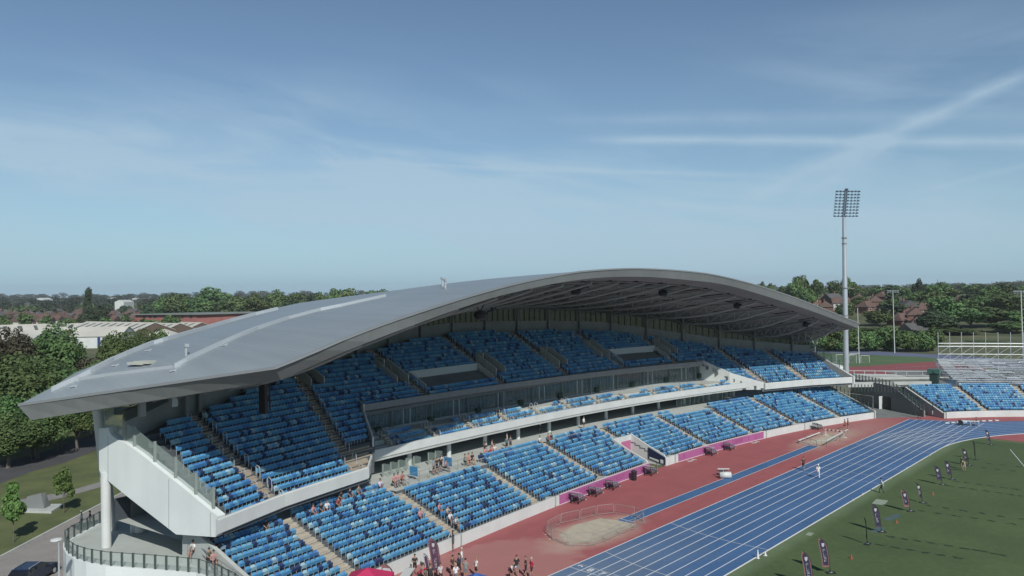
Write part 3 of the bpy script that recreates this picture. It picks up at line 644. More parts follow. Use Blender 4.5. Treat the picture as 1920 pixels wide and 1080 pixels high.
def back_wall():
    zb = lambda y: 6.0+0.525*(tb(y)-tf(y))
    mb = MB(); sweep(mb, lambda y: [(tb(y)+1.0, zb(y)-0.3), (tb(y)+0.9, zb(y)+1.75), (tb(y)+1.3, zb(y)+1.75), (tb(y)+1.3, zb(y)-0.3)], Y0, Y1)
    # the wall rises to the roof at both ends
    sweep(mb, lambda y: [(tb(y)+1.05, zb(y)+1.7), (tb(y)+1.05, gtop(y)+0.6), (tb(y)+1.3, gtop(y)+0.6), (tb(y)+1.3, zb(y)+1.7)], Y0, 58)
    wb(mb, 'rear_wall', mat('rear_wall_grey', (0.34, 0.37, 0.35), 0.7, var=0.1, vs=0.3), GS)
    mg = MB(); sweep(mg, lambda y: [(tb(y)+1.1, zb(y)+1.75), (tb(y)+1.1, gtop(y)), (tb(y)+1.16, gtop(y)), (tb(y)+1.16, zb(y)+1.75)], 58, Y1)
    g = wb(mg, 'rear_glazing', glassb, GS)
    mm = MB()
    for y in np.arange(58, Y1, 1.06):
        z0 = zb(y)+1.75; z1 = gtop(y)
        if z1-z0 > 0.2: mm.box(M(y, tb(y)+1.0, (z0+z1)/2), (0.08, 0.1, z1-z0), Mdir(y)-math.pi/2)
    wb(mm, 'mullion', steeld, g)
    mt = MB(); sweep(mt, lambda y: [(tb(y)+0.8, gtop(y)), (tb(y)+0.8, gtop(y)+0.9), (tb(y)+1.2, gtop(y)+0.9), (tb(y)+1.2, gtop(y))], Y0, Y1)
    wb(mt, 'eaves_beam', steeld, GS)
def gtop(y): return interp(y, [22, 29, 37, 49, 55, 60, 66, 80, 90, 95, 108, 114, 120, 125, 137, 145, 152], [12.6, 13.6, 15.0, 17.6, 18.8, 19.6, 20.4, 21.2, 21.4, 21.2, 20.3, 19.4, 18.6, 17.5, 14.6, 13.4, 12.4])
back_wall()
# ---- roof
_FB = [(-50.8, 29.2, 17.5), (-50.61, 31.97, 18.45), (-50.29, 34.17, 19.2), (-50.1, 36.9, 20.0), (-50.17, 41.75, 21.2), (-50.64, 47.04, 22.35), (-51.41, 54.38, 23.65), (-52.53, 67.67, 25.15), (-53.47, 81.15, 25.57), (-53.87, 97.1, 25.04), (-53.84, 105.03, 24.46), (-53.12, 117.13, 22.6), (-51.72, 132.54, 19.75), (-49.81, 147.98, 16.35)]
FT = [(-51.06, 28.92, 18.4), (-50.69, 31.42, 19.2), (-50.29, 34.08, 20.15), (-50.07, 38.16, 21.3), (-50.2, 42.86, 22.36), (-50.8, 48.55, 23.45), (-51.53, 55.54, 24.6), (-52.18, 62.57, 25.5), (-52.63, 68.99, 26.12), (-53.47, 81.18, 26.58), (-53.87, 97.9, 26.19), (-53.61, 108.9, 25.1), (-53.01, 118.91, 23.6), (-51.97, 130.4, 21.4), (-49.72, 149.18, 17.1)]
FB = [tuple(CP+(np.array(p)-CP)*interp(p[1], [29.2, 31.9, 37, 150], [1.020, 1.012, 1.004, 1.004])) for p in _FB]
TIPLT, TIPLB = (-72.0, 17.62, 15.01), (-71.0, 18.31, 13.81)
TIPRT, TIPRB = (-66.5, 162.5, 15.0), (-65.0, 161.0, 13.7)
BTY = [23, 25, 28, 32, 38.5, 47, 54, 62, 70, 82, 92, 104, 112, 120, 127, 136, 143, 148, 152]
BTZ = [16.3, 17.4, 18.4, 19.5, 20.4, 21.8, 22.8, 23.3, 23.95, 24.65, 24.6, 24.0, 23.3, 22.7, 21.7, 20.3, 19.2, 18.0, 16.6]
BTT = [22.3, 22.3, 22.3, 23.0, 25.8, 28.7, 30.6, 32.6, 34.4, 35.4, 35.0, 34.4, 33.2, 30.4, 27.7, 24.0, 21.6, 20.0, 18.6]
def cubic(x, xs, ys):      # smooth interpolation through the measured points
    n = len(xs); x = min(max(x, xs[0]), xs[-1]); i = max(0, min(n-2, int(np.searchsorted(xs, x))-1)); h = xs[i+1]-xs[i]; t = (x-xs[i])/h
    def sl(j):
        if j == 0: return (ys[1]-ys[0])/(xs[1]-xs[0])
        if j == n-1: return (ys[-1]-ys[-2])/(xs[-1]-xs[-2])
        return (ys[j+1]-ys[j-1])/(xs[j+1]-xs[j-1])
    m0, m1 = sl(i)*h, sl(i+1)*h
    return (2*t**3-3*t*t+1)*ys[i]+(t**3-2*t*t+t)*m0+(-2*t**3+3*t*t)*ys[i+1]+(t**3-t*t)*m1
def along(P, y): ys = [p[1] for p in P]; return Vector((cubic(y, ys, [p[0] for p in P]), y, cubic(y, ys, [p[2] for p in P])))
def roof_row(y):   # y: stand station 19..156
    def front(P, tl, tr, y):
        ya, yb = P[0][1], P[-1][1]
        s = (y-87)/61.0
        if y < 27: f = (y-20)/7; return Vector(tl).lerp(Vector(P[0]), f)
        if y > 149: f = (156-y)/7; return Vector(tr).lerp(Vector(P[-1]), f)
        return along(P, ya+(y-27)/(149-27)*(yb-ya))
    ft = front(FT, TIPLT, TIPRT, y); fb = front(FB, TIPLB, TIPRB, y)
    if y < 23: f = (y-20)/3; bt = Vector(TIPLT).lerp(M(23, BTT[0], BTZ[0]), f)
    elif y > 152: f = (156-y)/4; bt = Vector(TIPRT).lerp(M(152, BTT[-1], BTZ[-1]), f)
    else: bt = M(y, interp(y, BTY, BTT), interp(y, BTY, BTZ))
    yy = min(max(y, 20), 156); e = sm(min((yy-20)/6, (156-yy)/6))
    sb = bt.copy(); sb.z = (bt.z-0.8)*(1-e)+e*min(bt.z-0.8, gtop(y)+0.75)
    if y <= 20: sb = Vector(TIPLB)
    if y >= 156: sb = Vector(TIPRB)
    return ft, fb, bt, sb
RY = [20, 20.8, 21.6, 22.4, 23, 24, 25, 26, 27]+list(np.arange(28.5, 149, 1.9))+[149, 150, 151, 152, 153, 154, 155, 156]
ROWS = [roof_row(y) for y in RY]
def roof():
    top = [[ft.lerp(bt, u)+Vector((0, 0, 0.35*math.sin(math.pi*u)*min(1, (ft-bt).length/25))) for u in np.linspace(0, 1, 21)] for ft, fb, bt, sb in ROWS]
    mt = MB(); mt.grid(top)
    rm = mat('roof_metal', (0.34, 0.38, 0.40), 0.42, metal=0.2); nt = rm.node_tree; b = nt.nodes['Principled BSDF']
    tc = nt.nodes.new('ShaderNodeTexCoord'); wv = nt.nodes.new('ShaderNodeTexWave'); wv.inputs['Scale'].default_value = 0.78; wv.inputs['Distortion'].default_value = 0; wv.bands_direction = 'Y'
    nt.links.new(tc.outputs['Object'], wv.inputs[0]); bp = nt.nodes.new('ShaderNodeBump'); bp.inputs['Strength'].default_value = 0.28; bp.inputs['Distance'].default_value = 0.05
    nt.links.new(wv.outputs[1], bp.inputs['Height']); nt.links.new(bp.outputs[0], b.inputs['Normal'])
    n = nt.nodes.new('ShaderNodeTexNoise'); n.inputs['Scale'].default_value = 0.12; n.inputs['Detail'].default_value = 5; nt.links.new(tc.outputs['Object'], n.inputs[0])
    x = nt.nodes.new('ShaderNodeMix'); x.data_type = 'RGBA'; nt.links.new(n.outputs[0], x.inputs[0]); x.inputs[6].default_value = (0.225, 0.262, 0.285, 1); x.inputs[7].default_value = (0.30, 0.345, 0.365, 1); mp = nt.nodes.new('ShaderNodeMapping'); mp.inputs['Scale'].default_value = (0.05, 1.1, 1); nt.links.new(tc.outputs['Object'], mp.inputs[0]); n3 = nt.nodes.new('ShaderNodeTexNoise'); n3.inputs['Scale'].default_value = 1.0; n3.inputs['Detail'].default_value = 6; nt.links.new(mp.outputs[0], n3.inputs['Vector'])
    r3 = nt.nodes.new('ShaderNodeMapRange'); r3.inputs[1].default_value = 0.4; r3.inputs[2].default_value = 0.7; r3.inputs[4].default_value = 0.30; nt.links.new(n3.outputs[0], r3.inputs[0])
    x3 = nt.nodes.new('ShaderNodeMix'); x3.data_type = 'RGBA'; nt.links.new(r3.outputs[0], x3.inputs[0]); nt.links.new(x.outputs[2], x3.inputs[6]); x3.inputs[7].default_value = (0.19, 0.21, 0.225, 1); nt.links.new(x3.outputs[2], b.inputs['Base Color'])
    r = wb(mt, 'roof', rm, GS, smooth=True)
    mb = MB(); mb.grid([[fb.lerp(sb, u) for u in np.linspace(0, 1, 15)][::-1] for ft, fb, bt, sb in ROWS])
    sf = wb(mb, 'soffit', soff, r)
    mf = MB(); mf.grid([[ft+Vector((0, 0, 0)), fb] for ft, fb, bt, sb in ROWS]); mf.grid([[sb, bt] for ft, fb, bt, sb in ROWS])
    # thin bright edge trim on the front edge
    mf.grid([[ft+Vector((-0.25, 0, 0.10)), ft+Vector((0.05, 0, 0.10)), ft+Vector((0.05, 0, -0.08))] for ft, fb, bt, sb in ROWS], 1)
    wb(mf, 'roof_fascia', [rooffasc, steelg], r)
    # purlin lines on the soffit
    for u in (0.12, 0.26, 0.40, 0.54, 0.68, 0.82):
        mp = MB(); rows = []
        for i in range(8, len(ROWS)-8):
            a = ROWS[i][1].lerp(ROWS[i][3], u)-Vector((0, 0, 0.12)); rows.append([a+Vector((.09, 0, 0)), a+Vector((0, 0, .09)), a-Vector((.09, 0, 0)), a-Vector((0, 0, .09))])
        mp.grid(rows, 0, True); wb(mp, 'purlin', steelg, sf)
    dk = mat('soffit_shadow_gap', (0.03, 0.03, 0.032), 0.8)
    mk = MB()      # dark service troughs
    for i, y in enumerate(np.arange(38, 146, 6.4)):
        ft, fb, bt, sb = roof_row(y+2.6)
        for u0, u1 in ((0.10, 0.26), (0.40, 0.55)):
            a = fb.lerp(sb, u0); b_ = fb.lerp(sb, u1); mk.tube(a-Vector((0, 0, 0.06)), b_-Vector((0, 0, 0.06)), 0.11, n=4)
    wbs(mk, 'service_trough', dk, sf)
    # trusses
    for y in np.arange(87-6.4*8, 87+6.4*9.1, 6.4):
        ft, fb, bt, sb = roof_row(y); mt2 = MB()
        base = M(y, tb(y)+0.55, gtop(y)-0.1); nose = fb.lerp(sb, 0.10)-Vector((0, 0, 0.35))
        chord = lambda u: base.lerp(nose, u)+Vector((0, 0, -0.95*math.sin(math.pi*min(1, u*1.0))))
        sof = lambda u: sb.lerp(fb, 0.12+u*0.78)-Vector((0, 0, 0.2))
        N_ = 7; lo = [chord(i/N_) for i in range(N_+1)]; hi = [sof(i/N_) for i in range(N_+1)]
        mt2.path(lo, 0.19, 7); mt2.path(hi, 0.12, 6)
        for i in range(N_): mt2.tube(lo[i], hi[i+1], 0.08, n=5); mt2.tube(lo[i+1], hi[i+1], 0.07, n=5)
        wb(mt2, 'truss', mat('truss_grey', (0.50, 0.52, 0.51), 0.5), r)
        mc = MB(); z0 = 6.0+0.525*(tb(y)-tf(y)); mc.tube(M(y, tb(y)+0.6, z0), M(y, tb(y)+0.6, gtop(y)+0.9), 0.24, n=12)
        for s in (-2.6, 2.6):
            rr = roof_row(y+s); q = rr[3].lerp(rr[1], 0.12)-Vector((0, 0, 0.1)); mc.tube(M(y, tb(y)+0.6, gtop(y)-0.2), q, 0.07, n=6)
        wb(mc, 'roof_column', fascg, GS)
    for p, X in (((1080, 545), -60), ((1243, 549), -62), ((1383, 573), -60), ((1512, 608), -56), ((900, 590), -58)):
        d = raydir(*p); P = Vector(CP+d*(X/d[0])); ml = MB()
        ml.lathe(P, [(0.25, -0.55), (0.55, -0.4), (0.72, 0.0), (0.6, 0.3), (0.2, 0.45)], 10); ml.tube(P+Vector((0, 0, .3)), P+Vector((0.2, 0.6, 1.3)), 0.06); ml.tube(P+Vector((0, 0, .3)), P+Vector((-0.2, -0.6, 1.3)), 0.06)
        ml.tube(P+Vector((0, 0.5, .0)), P+Vector((0.1, 1.9, .5)), 0.10); ml.box(P+Vector((0.1, 2.0, .55)), (0.3, 0.7, 0.35))
        wb(ml, 'speaker_cluster', black, r)
    # raised gutters / walkways across the roof
    bvh = BVHTree.FromPolygons(mt.v, mt.f)
    def hit(p):
        loc, nrm, idx, dist = bvh.ray_cast(Vector(CP), Vector(raydir(*p)).normalized()); return loc
    def strip(pts, w, h, name, m):
        P = []
        for a, b in zip(pts[:-1], pts[1:]):
            for f in np.linspace(0, 1, 6)[:-1]: P.append(hit((a[0]+(b[0]-a[0])*f, a[1]+(b[1]-a[1])*f)))
        P.append(hit(pts[-1])); P = [q for q in P if q is not None]; g = MB(); rows = []
        for i, q in enumerate(P):
            d = (P[min(i+1, len(P)-1)]-P[max(i-1, 0)]).normalized(); n_ = Vector((-d.y, d.x, 0)).normalized()*w/2
            rows.append([q-n_-Vector((0, 0, .1)), q-n_+Vector((0, 0, h)), q+n_+Vector((0, 0, h)), q+n_-Vector((0, 0, .1))])
        g.grid(rows, 0, True); g.add(rows[0], [(0, 1, 2, 3)]); g.add(rows[-1], [(3, 2, 1, 0)])
        return wb(g, name, m, r)
    gm = mat('gutter_metal', (0.50, 0.55, 0.58), 0.4, metal=0.2)
    strip([(98, 732), (140, 713), (175, 695), (212, 676)], 0.34, 0.32, 'gutter', gm)
    strip([(212, 676), (250, 660), (287, 645), (330, 633), (375, 620), (430, 604), (478, 591), (520, 581)], 0.34, 0.32, 'gutter', gm)
    strip([(150, 711), (200, 703), (250, 697), (290, 692), (326, 688)], 0.35, 0.15, 'gutter', gm)
    strip([(326, 688), (362, 670), (400, 652), (440, 634), (480, 618), (540, 598), (600, 582), (640, 574), (690, 563), (722, 556)], 0.36, 0.26, 'gutter', gm)
    for p in ((830, 537), (349, 668), (835, 541)):
        q = hit(p)
        if q is not None:
            g = MB(); g.tube(q, q+Vector((0, 0, 0.8)), 0.12, n=8); g.box(q+Vector((0, 0, 0.9)), (0.35, 0.35, 0.25)); wb(g, 'roof_vent', steelw, r)
    for p in ((215, 686), (139, 725), (277, 658), (420, 648), (325, 696)):
        q = hit(p)
        if q is not None: g = MB(); g.tube(q-Vector((0, .3, 0)), q+Vector((0, .35, 0.12)), 0.05, n=6); g.box(q+Vector((0, 0, .06)), (0.5, 0.2, 0.1)); wb(g, 'roof_anchor', steelw, r)
    g = MB()
    for p in ((262, 683), (275, 681)): q = hit(p); g.box(q+Vector((0, 0, .10)), (1.6, 1.1, 0.2), 0.4)
    wbs(g, 'roof_hatch', mat('hatch_pale', (0.50, 0.52, 0.46), 0.6), r)
roof()
# ---- left end of the stand: side wall, columns, terrace
def left_end():
    A = Vector((-56.0, 26.75, 0)); B = Vector((-70.6, 23.4, 0)); d = (B-A).normalized(); n = Vector((-d.y, d.x, 0))
    if n.y < 0: n = -n
    def on(p):     # vertical plane through A, B
        r = Vector(raydir(*p)); o = Vector(CP); l = (A-o).dot(n)/r.dot(n); return o+r*l
    top = [on(p) for p in ((408, 968), (370, 937), (330, 904), (290, 873), (262, 850), (236, 832), (216, 822), (206, 812), (203, 803), (185, 803))]
    bot = [on(p) for p in ((186, 882), (192, 893), (240, 932), (330, 1002), (403, 1007))]
    mb = MB(); mb.slab(top+bot, n*0.7); wb(mb, 'end_wall', panelwhite, GS)
    mj = MB()
    for a, b in (((203, 818), (203, 900)), ((317, 898), (317, 990)), ((395, 962), (395, 1006))):
        p, q = on(a)-n*0.01, on(b)-n*0.01; mj.hexa([p, p+d*.035, p+d*.035-n*.01, p-n*.01], [q, q+d*.035, q+d*.035-n*.01, q-n*.01])
    wbs(mj, 'panel_joint', steelg, GS)
    # glass screen on the sloping top edge
    mg = MB(); mp = MB()
    pts = [on(p)+n*0.35 for p in ((206, 812), (226, 828), (245, 839), (283, 868), (322, 898), (360, 929), (393, 957))]
    for a, b in zip(pts[:-1], pts[1:]): mg.slab([a, b, b+Vector((0, 0, 1.45)), a+Vector((0, 0, 1.6))], n*0.03)
    for a in pts[1:]: mp.box(a+Vector((0, 0, 0.8)), (0.14, 0.22, 1.8))
    a = pts[0]; q = M(27.4, 21)+Vector((0, 0, a.z)); 
    mg.slab([a, a+d*1.6+n*0.1, a+d*1.6+n*0.1+Vector((0, 0, 2.2)), a+Vector((0, 0, 2.2))], n*0.03)
    wbs(mp, 'screen_post', mat('grey_green_steel', (0.26, 0.30, 0.27), 0.5), GS); wbs(mg, 'glass_screen', glass, GS)
    # right end parapet of the upper tier
    mr = MB(); y = Y1; dd = (M(y+1, 0)-M(y, 0)).normalized()*0.4
    mr.slab([M(y, tf(y)-0.38, 5.7), M(y, 17, 5.7), M(y, 17, 12.0), M(y, tf(y)+0.3, 7.2), M(y, tf(y)-0.38, 7.0)], dd); wb(mr, 'end_parapet', fasc, GS)
    ms = MB(); mgl = MB()
    for t in np.arange(9, 16.5, 1.8):
        zz = 7.2+(t-tf(y)-0.3)*0.41; ms.box(M(y+0.2, t, zz+0.8), (0.08, 0.12, 1.7)); 
    wbs(ms, 'screen_post', steeld, GS)
    mgl.slab([M(y+0.2, 9, 8.6), M(y+0.2, 16, 11.5), M(y+0.2, 16, 13.2), M(y+0.2, 9, 10.3)], dd*0.05); wbs(mgl, 'glass_screen', glass, GS)
    # columns
    for (p, z0, topz, r0, lean) in (((193, 1028), 2.3, 9.2, 0.40, None), ((257, 998), 2.3, 8.2, 0.60, None), ((346, 1044), 2.3, 5.9, 0.42, None)):
        q = G(p[0], p[1], z0); c = MB()
        zt = topz or 9.2
        q = q+n*.3; zt = min(zt, on((192, 893)).z+.3) if p[0] == 193 else zt; c.tube(q, (q.x, q.y, zt), r0, n=20); wb(c, 'round_column', white, GS)
    c = MB(); q = G(209, 992, 2.3); c.tube(q, Vector((-74.0, 24.3, 14.2)), 0.50, 0.46, n=18); wb(c, 'raking_column', white, GS)
    c = MB(); q = G(248, 1000, 2.3); c.box(q+Vector((0, 0, 2.4)), (0.25, 0.25, 4.8)); wb(c, 'square_post', white, GS)
    c = MB()
    for s in (Vector((-2.2, 1.5, 0)), Vector((1.6, -1.2, 0))):
        b = Vector((-63.0, 161.5, 11.5)); c.tube(b, b+s+Vector((0, 0, 3.6)), 0.14, n=8)
    c.tube((-63, 161.5, 4), (-63, 161.5, 11.5), 0.2, n=8); wb(c, 'forked_column', steelg, GS)
    # equipment hung under the roof
    e = MB(); P = Vector(CP)+Vector(raydir(325, 753))*(-66/raydir(325, 753)[0]); e.box(P, (0.7, 0.5, 0.8)); e.tube(P, P+Vector((0, 0, 1.2)), 0.06); wb(e, 'roof_camera', steelw, GS)
    e = MB(); P = Vector(CP)+Vector(raydir(266, 766))*(-66/raydir(266, 766)[0]); e.box(P, (0.5, 0.5, 1.3)); wb(e, 'loudspeaker', steelg, GS)
    e = MB(); e.hexa([M(31.2, 13, 5.9), M(32.0, 13, 5.9), M(32.0, 22, 5.9), M(31.2, 22, 5.9)], [M(31.2, 20, 14), M(32.0, 20, 14), M(32.0, 22, 15.2), M(31.2, 22, 15.2)])
    c = MB(); c.tube(M(34.0, 20.8, 11.8), M(34.0, 20.8, 15.6), 0.25, n=12); wb(c, 'roof_column', fascg, GS)
    P = G(494, 775, 12.5); c = MB(); c.box((P.x, P.y, 15.3), (0.9, 0.35, 5.6), Mdir(40)-math.pi/2); c.box((P.x+0.3, P.y+0.5, 15.3), (0.12, 0.12, 5.2)); wb(c, 'roof_strut', mat('brown_black_steel', (0.055, 0.045, 0.045), 0.6), GS)
left_end()
def terrace():
    T = thing('entrance_terrace', 'raised white-walled terrace with grey-green glass balustrade at the left foot of the stand', 'terrace', tuple(G(200, 1062, 0)))
    z = 2.3
    edge = [(470, 1130), (440, 1105), (405, 1088), (370, 1077), (330, 1073), (270, 1068), (200, 1063), (165, 1057), (143, 1050), (128, 1040), (122, 1030), (122, 1020), (141, 1008), (184, 985), (247, 953), (300, 925)]
    P = [G(a, b, z) for a, b in edge]
    mb = MB(); poly = [tuple(p)[:2] for p in P]+[tuple(M(40, 21))[:2], tuple(M(40, 10))[:2], tuple(M(28.4, 9.8))[:2], tuple(M(28.4, 5))[:2]]
    bm = bmesh.new(); vs = [bm.verts.new((p[0], p[1], z-0.03)) for p in poly]; bm.faces.new(vs); bmesh.ops.triangulate(bm, faces=bm.faces[:])
    for f in bm.faces: mb.add([v.co for v in f.verts], [(0, 1, 2)] if f.normal.z > 0 else [(2, 1, 0)])
    bm.free(); wb(mb, 'floor', mat('terrace_floor', (0.46, 0.50, 0.47), 0.8, var=0.08, vs=0.6), T)
    mw = MB(); mj = MB()
    for a, b in zip(P[:-1], P[1:]):
        dd = (b-a).normalized(); nn = Vector((-dd.y, dd.x, 0))*0.14
        mw.hexa([(a-nn)[:2]+(0,), (b-nn)[:2]+(0,), (b+nn)[:2]+(0,), (a+nn)[:2]+(0,)], [(a-nn)[:2]+(z+.12,), (b-nn)[:2]+(z+.12,), (b+nn)[:2]+(z+.12,), (a+nn)[:2]+(z+.12,)])
    wb(mw, 'outer_wall', panelwhite, T)
    # balustrade blades every 1.15 m
    mp = MB(); mg = MB(); mr = MB(); L = 0.0; nxt = 0.0
    for a, b in zip(P[:-1], P[1:]):
        l = (b-a).length; dd = (b-a)/l; rz = math.atan2(dd.y, dd.x)
        mg.slab([a+Vector((0, 0, .2)), b+Vector((0, 0, .2)), b+Vector((0, 0, 1.15)), a+Vector((0, 0, 1.15))], Vector((-dd.y, dd.x, 0))*0.02)
        while nxt < L+l:
            q = a+dd*(nxt-L); mp.box(q+Vector((0, 0, .62)), (0.17, 0.10, 1.25), rz); nxt += 1.0
        mr.tube(a+Vector((0, 0, 1.2)), b+Vector((0, 0, 1.2)), 0.03, n=6); L += l
    wbs(mp, 'balustrade_post', steeld, T); wb(mg, 'balustrade_glass', glass, T); wb(mr, 'handrail', steeld, T)
    q0 = G(352, 1020, 3.9); q1 = G(376, 1026, 3.9); q2 = G(395, 1040, 3.9); q3 = G(500, 1110, 2.4); h = MB()
    h.path([q0, q1, q2, q3], 0.035, 6); h.path([v-Vector((0, 0, .5)) for v in (q0, q1, q2, q3)], 0.025, 6)
    for f in np.linspace(0, 1, 6): v = q2.lerp(q3, f); h.tube(v, v-Vector((0, 0, 1.0)), 0.03)
    for v in (q0, q1): h.tube(v, v-Vector((0, 0, 1.05)), 0.03)
    wb(h, 'stair_handrail', steelg, T)
terrace()
# ---------------------------------------------------------------- seats
def seat_mb():
    s = MB(); w = 0.215
    # local: x along the row, +y towards the pitch, z up
    back = [(-w, -0.02, 0.46), (w, -0.02, 0.46), (w, -0.11, 0.74), (w*0.62, -0.135, 0.84), (-w*0.62, -0.135, 0.84), (-w, -0.11, 0.74)]
    b2 = [(x, y-0.035, z) for x, y, z in back]; n = 6
    s.add(back+b2, [tuple(range(n)), tuple(range(n, 2*n))[::-1]]+[(i+n, (i+1) % n+n, (i+1) % n, i) for i in range(n)])
    pan = [(-w, 0.03, 0.42), (w, 0.03, 0.42), (w, 0.13, 0.72), (-w, 0.13, 0.72)]; p2 = [(x, y-0.05, z) for x, y, z in pan]
    s.add(pan+p2, [(0, 1, 2, 3), (7, 6, 5, 4), (0, 3, 7, 4), (1, 5, 6, 2), (3, 2, 6, 7), (0, 4, 5, 1)])
    s.box((w+0.015, 0.0, 0.23), (0.03, 0.05, 0.46), mi=1); s.box((0, -0.06, 0.44), (0.5, 0.04, 0.04), mi=1)
    return s
SEATS = []     # (pos, angle, class, row, block, colour)
def pick(r):
    v = r.random(); return 0 if v < .48 else 4 if v < .68 else 1 if v < .86 else 2 if v < .915 else 3
def place_seats():
    r = random.Random(11)
    def fill(ya, yb, tfun, zfun, k, cls, keep):
        y = ya+0.27
        while y < yb-0.2:
            t = tfun(y, k); v = y-85; s = (3*PC[0]*v+2*PC[1])*v+PC[2]
            if keep(y, k):
                P = M(y, t, zfun(k)); SEATS.append((P, math.atan2(1, s)+math.pi, cls, k, y, pick(r)))
            y += 0.5/(1+0.009*t)
    edges = [28.6]+LA+[145.6]
    for k in range(12):
        for i in range(len(edges)-1):
            a = edges[i]+(0.68 if i else 0.1); b = edges[i+1]-(0.68 if i < len(edges)-2 else 0)
            fill(a, b, lambda y, k: lowt(k)+0.12, lowz, k, 'low', lambda y, k: k < lowK(y) and not in_tunnel(y, k))
    ue = [Y0+0.5]+UA+[Y1-0.9]
    for k in range(30):
        for i in range(len(ue)-1):
            a = ua(ue[i], k)+(0.68 if i else 0.0); b = ua(ue[i+1], k)-(0.68 if i < len(ue)-2 else 0)
            def keep(y, k):
                if not ok(y-.3, k) or not ok(y+.3, k) or k >= kmax(y): return False
                if in_vom(y, k) or (y < 60 and k < 5 and y > ua(47.6, k)): return False
                for yy, kk in ((50.9, 17), (79.3, 14), (92.6, 14), (119.0, 14), (62.3, 15), (103.2, 15)):
                    if abs(y-yy) < 1.1 and kk <= k < kk+5: return False
                if y < 29.3 or (y < 29.8 and k > 8): return False
                return True
            fill(a, b, lambda y, k: kt(y, k)+0.05, kz, k, 'up', keep)
    for a, b in VOM:
        for i in range(5): y = a+2.2+i*2.2; SEATS.append((M(y, kt(y, 16)-0.1, kz(13)), Mdir(y)+math.pi, 'up', 16, y, 0)); SEATS.append((M(y+0.5, kt(y, 16)-0.1, kz(13)), Mdir(y)+math.pi, 'up', 16, y, 0))
    be = BST
    for k in range(3):
        for a in be:
            fill(max(a+0.55, BL+0.5), min(a+5.85, BR-0.6), lambda y, k: tbox(y)+0.62+0.85*k, lambda k, a=a: zg(a+3)-(1.45, .95, .45)[k], k, 'box', lambda y, k: not (k == 2 and int(y/6.4) % 3 == 0))
place_seats()
def place_bowl():
    r = random.Random(5)
    for k in range(12):
        R = 52.9+0.8*k; z = 0.85+0.30*k; ph = 35.4
        while ph < 62:
            if abs(ph-44.1) > 0.75 and abs(ph-54.6) > 0.8:
                p = ring(R, ph, z); a = math.radians(ph)
                # facing the centre of the bend
                f = Vector((math.cos(a), -math.sin(a), 0)); SEATS.append((Vector(p), math.atan2(f.y, f.x)-math.pi/2, 'bowl', k, ph, pick(r)))
            ph += math.degrees(0.5/R)
place_bowl()
def make_seats():
    sb = seat_mb(); V = np.array(sb.v); nv = len(V); F = sb.f; Ms = sb.m
    protos = [sb.mesh('seat_'+n, [seatm[i], steelw]) for i, n in enumerate(('blue', 'royal', 'pale', 'navy', 'sky'))]
    seen = []
    for i, s in enumerate(SEATS):
        x, y, w = px(s[0]+Vector((0, 0, .6)))
        if s[2] == 'low' and s[3] < 11 and 410 < x < 1915 and y < 1076 and w > 0 and not (s[4] < 37 and s[3] > 8): seen.append((w, i))
    seen.sort(); chosen = set(i for w, i in seen[:300])
    ordn = ['front', 'second', 'third', 'fourth', 'fifth', 'sixth', 'seventh', 'eighth', 'ninth', 'tenth', 'eleventh', 'twelfth']
    cn = ['mid-blue', 'royal blue', 'pale grey-blue', 'navy', 'sky-blue']
    allv = []; allf = []; allm = []; o = 0
    for i, (P, a, cls, k, y, c) in enumerate(SEATS):
        if i in chosen:
            ob = link('stadium_seat', protos[c], None, P, a)
            blk = 'leftmost lower block' if y < 36 else 'second lower block from the left' if y < 48.5 else 'third lower block from the left' if y < 61.7 else 'fourth lower block from the left'
            lb = f'{cn[c]} tip-up seat in the {ordn[k]} row of the {blk}'
            tag(ob, lb, 'seat', f'{cn[c]} seats, {ordn[k]} row, {blk}'); continue
        ca, sa = math.cos(a), math.sin(a)
        X = V[:, 0]*ca-V[:, 1]*sa+P.x; Y = V[:, 0]*sa+V[:, 1]*ca+P.y; Z = V[:, 2]+P.z
        allv.append(np.stack([X, Y, Z], 1)); allf += [tuple(q+o for q in f) for f in F]; allm += [5 if m else c for m in Ms]; o += nv
    me = bpy.data.meshes.new('seats'); me.from_pydata(np.concatenate(allv).tolist(), [], allf)
    for m in seatm+[steelw]: me.materials.append(m)
    me.polygons.foreach_set('material_index', allm); me.update()
    ob = link('stadium_seats', me); tag(ob, 'thousands more blue tip-up seats filling the farther blocks and the upper tier', 'seats', kind='stuff')
make_seats()
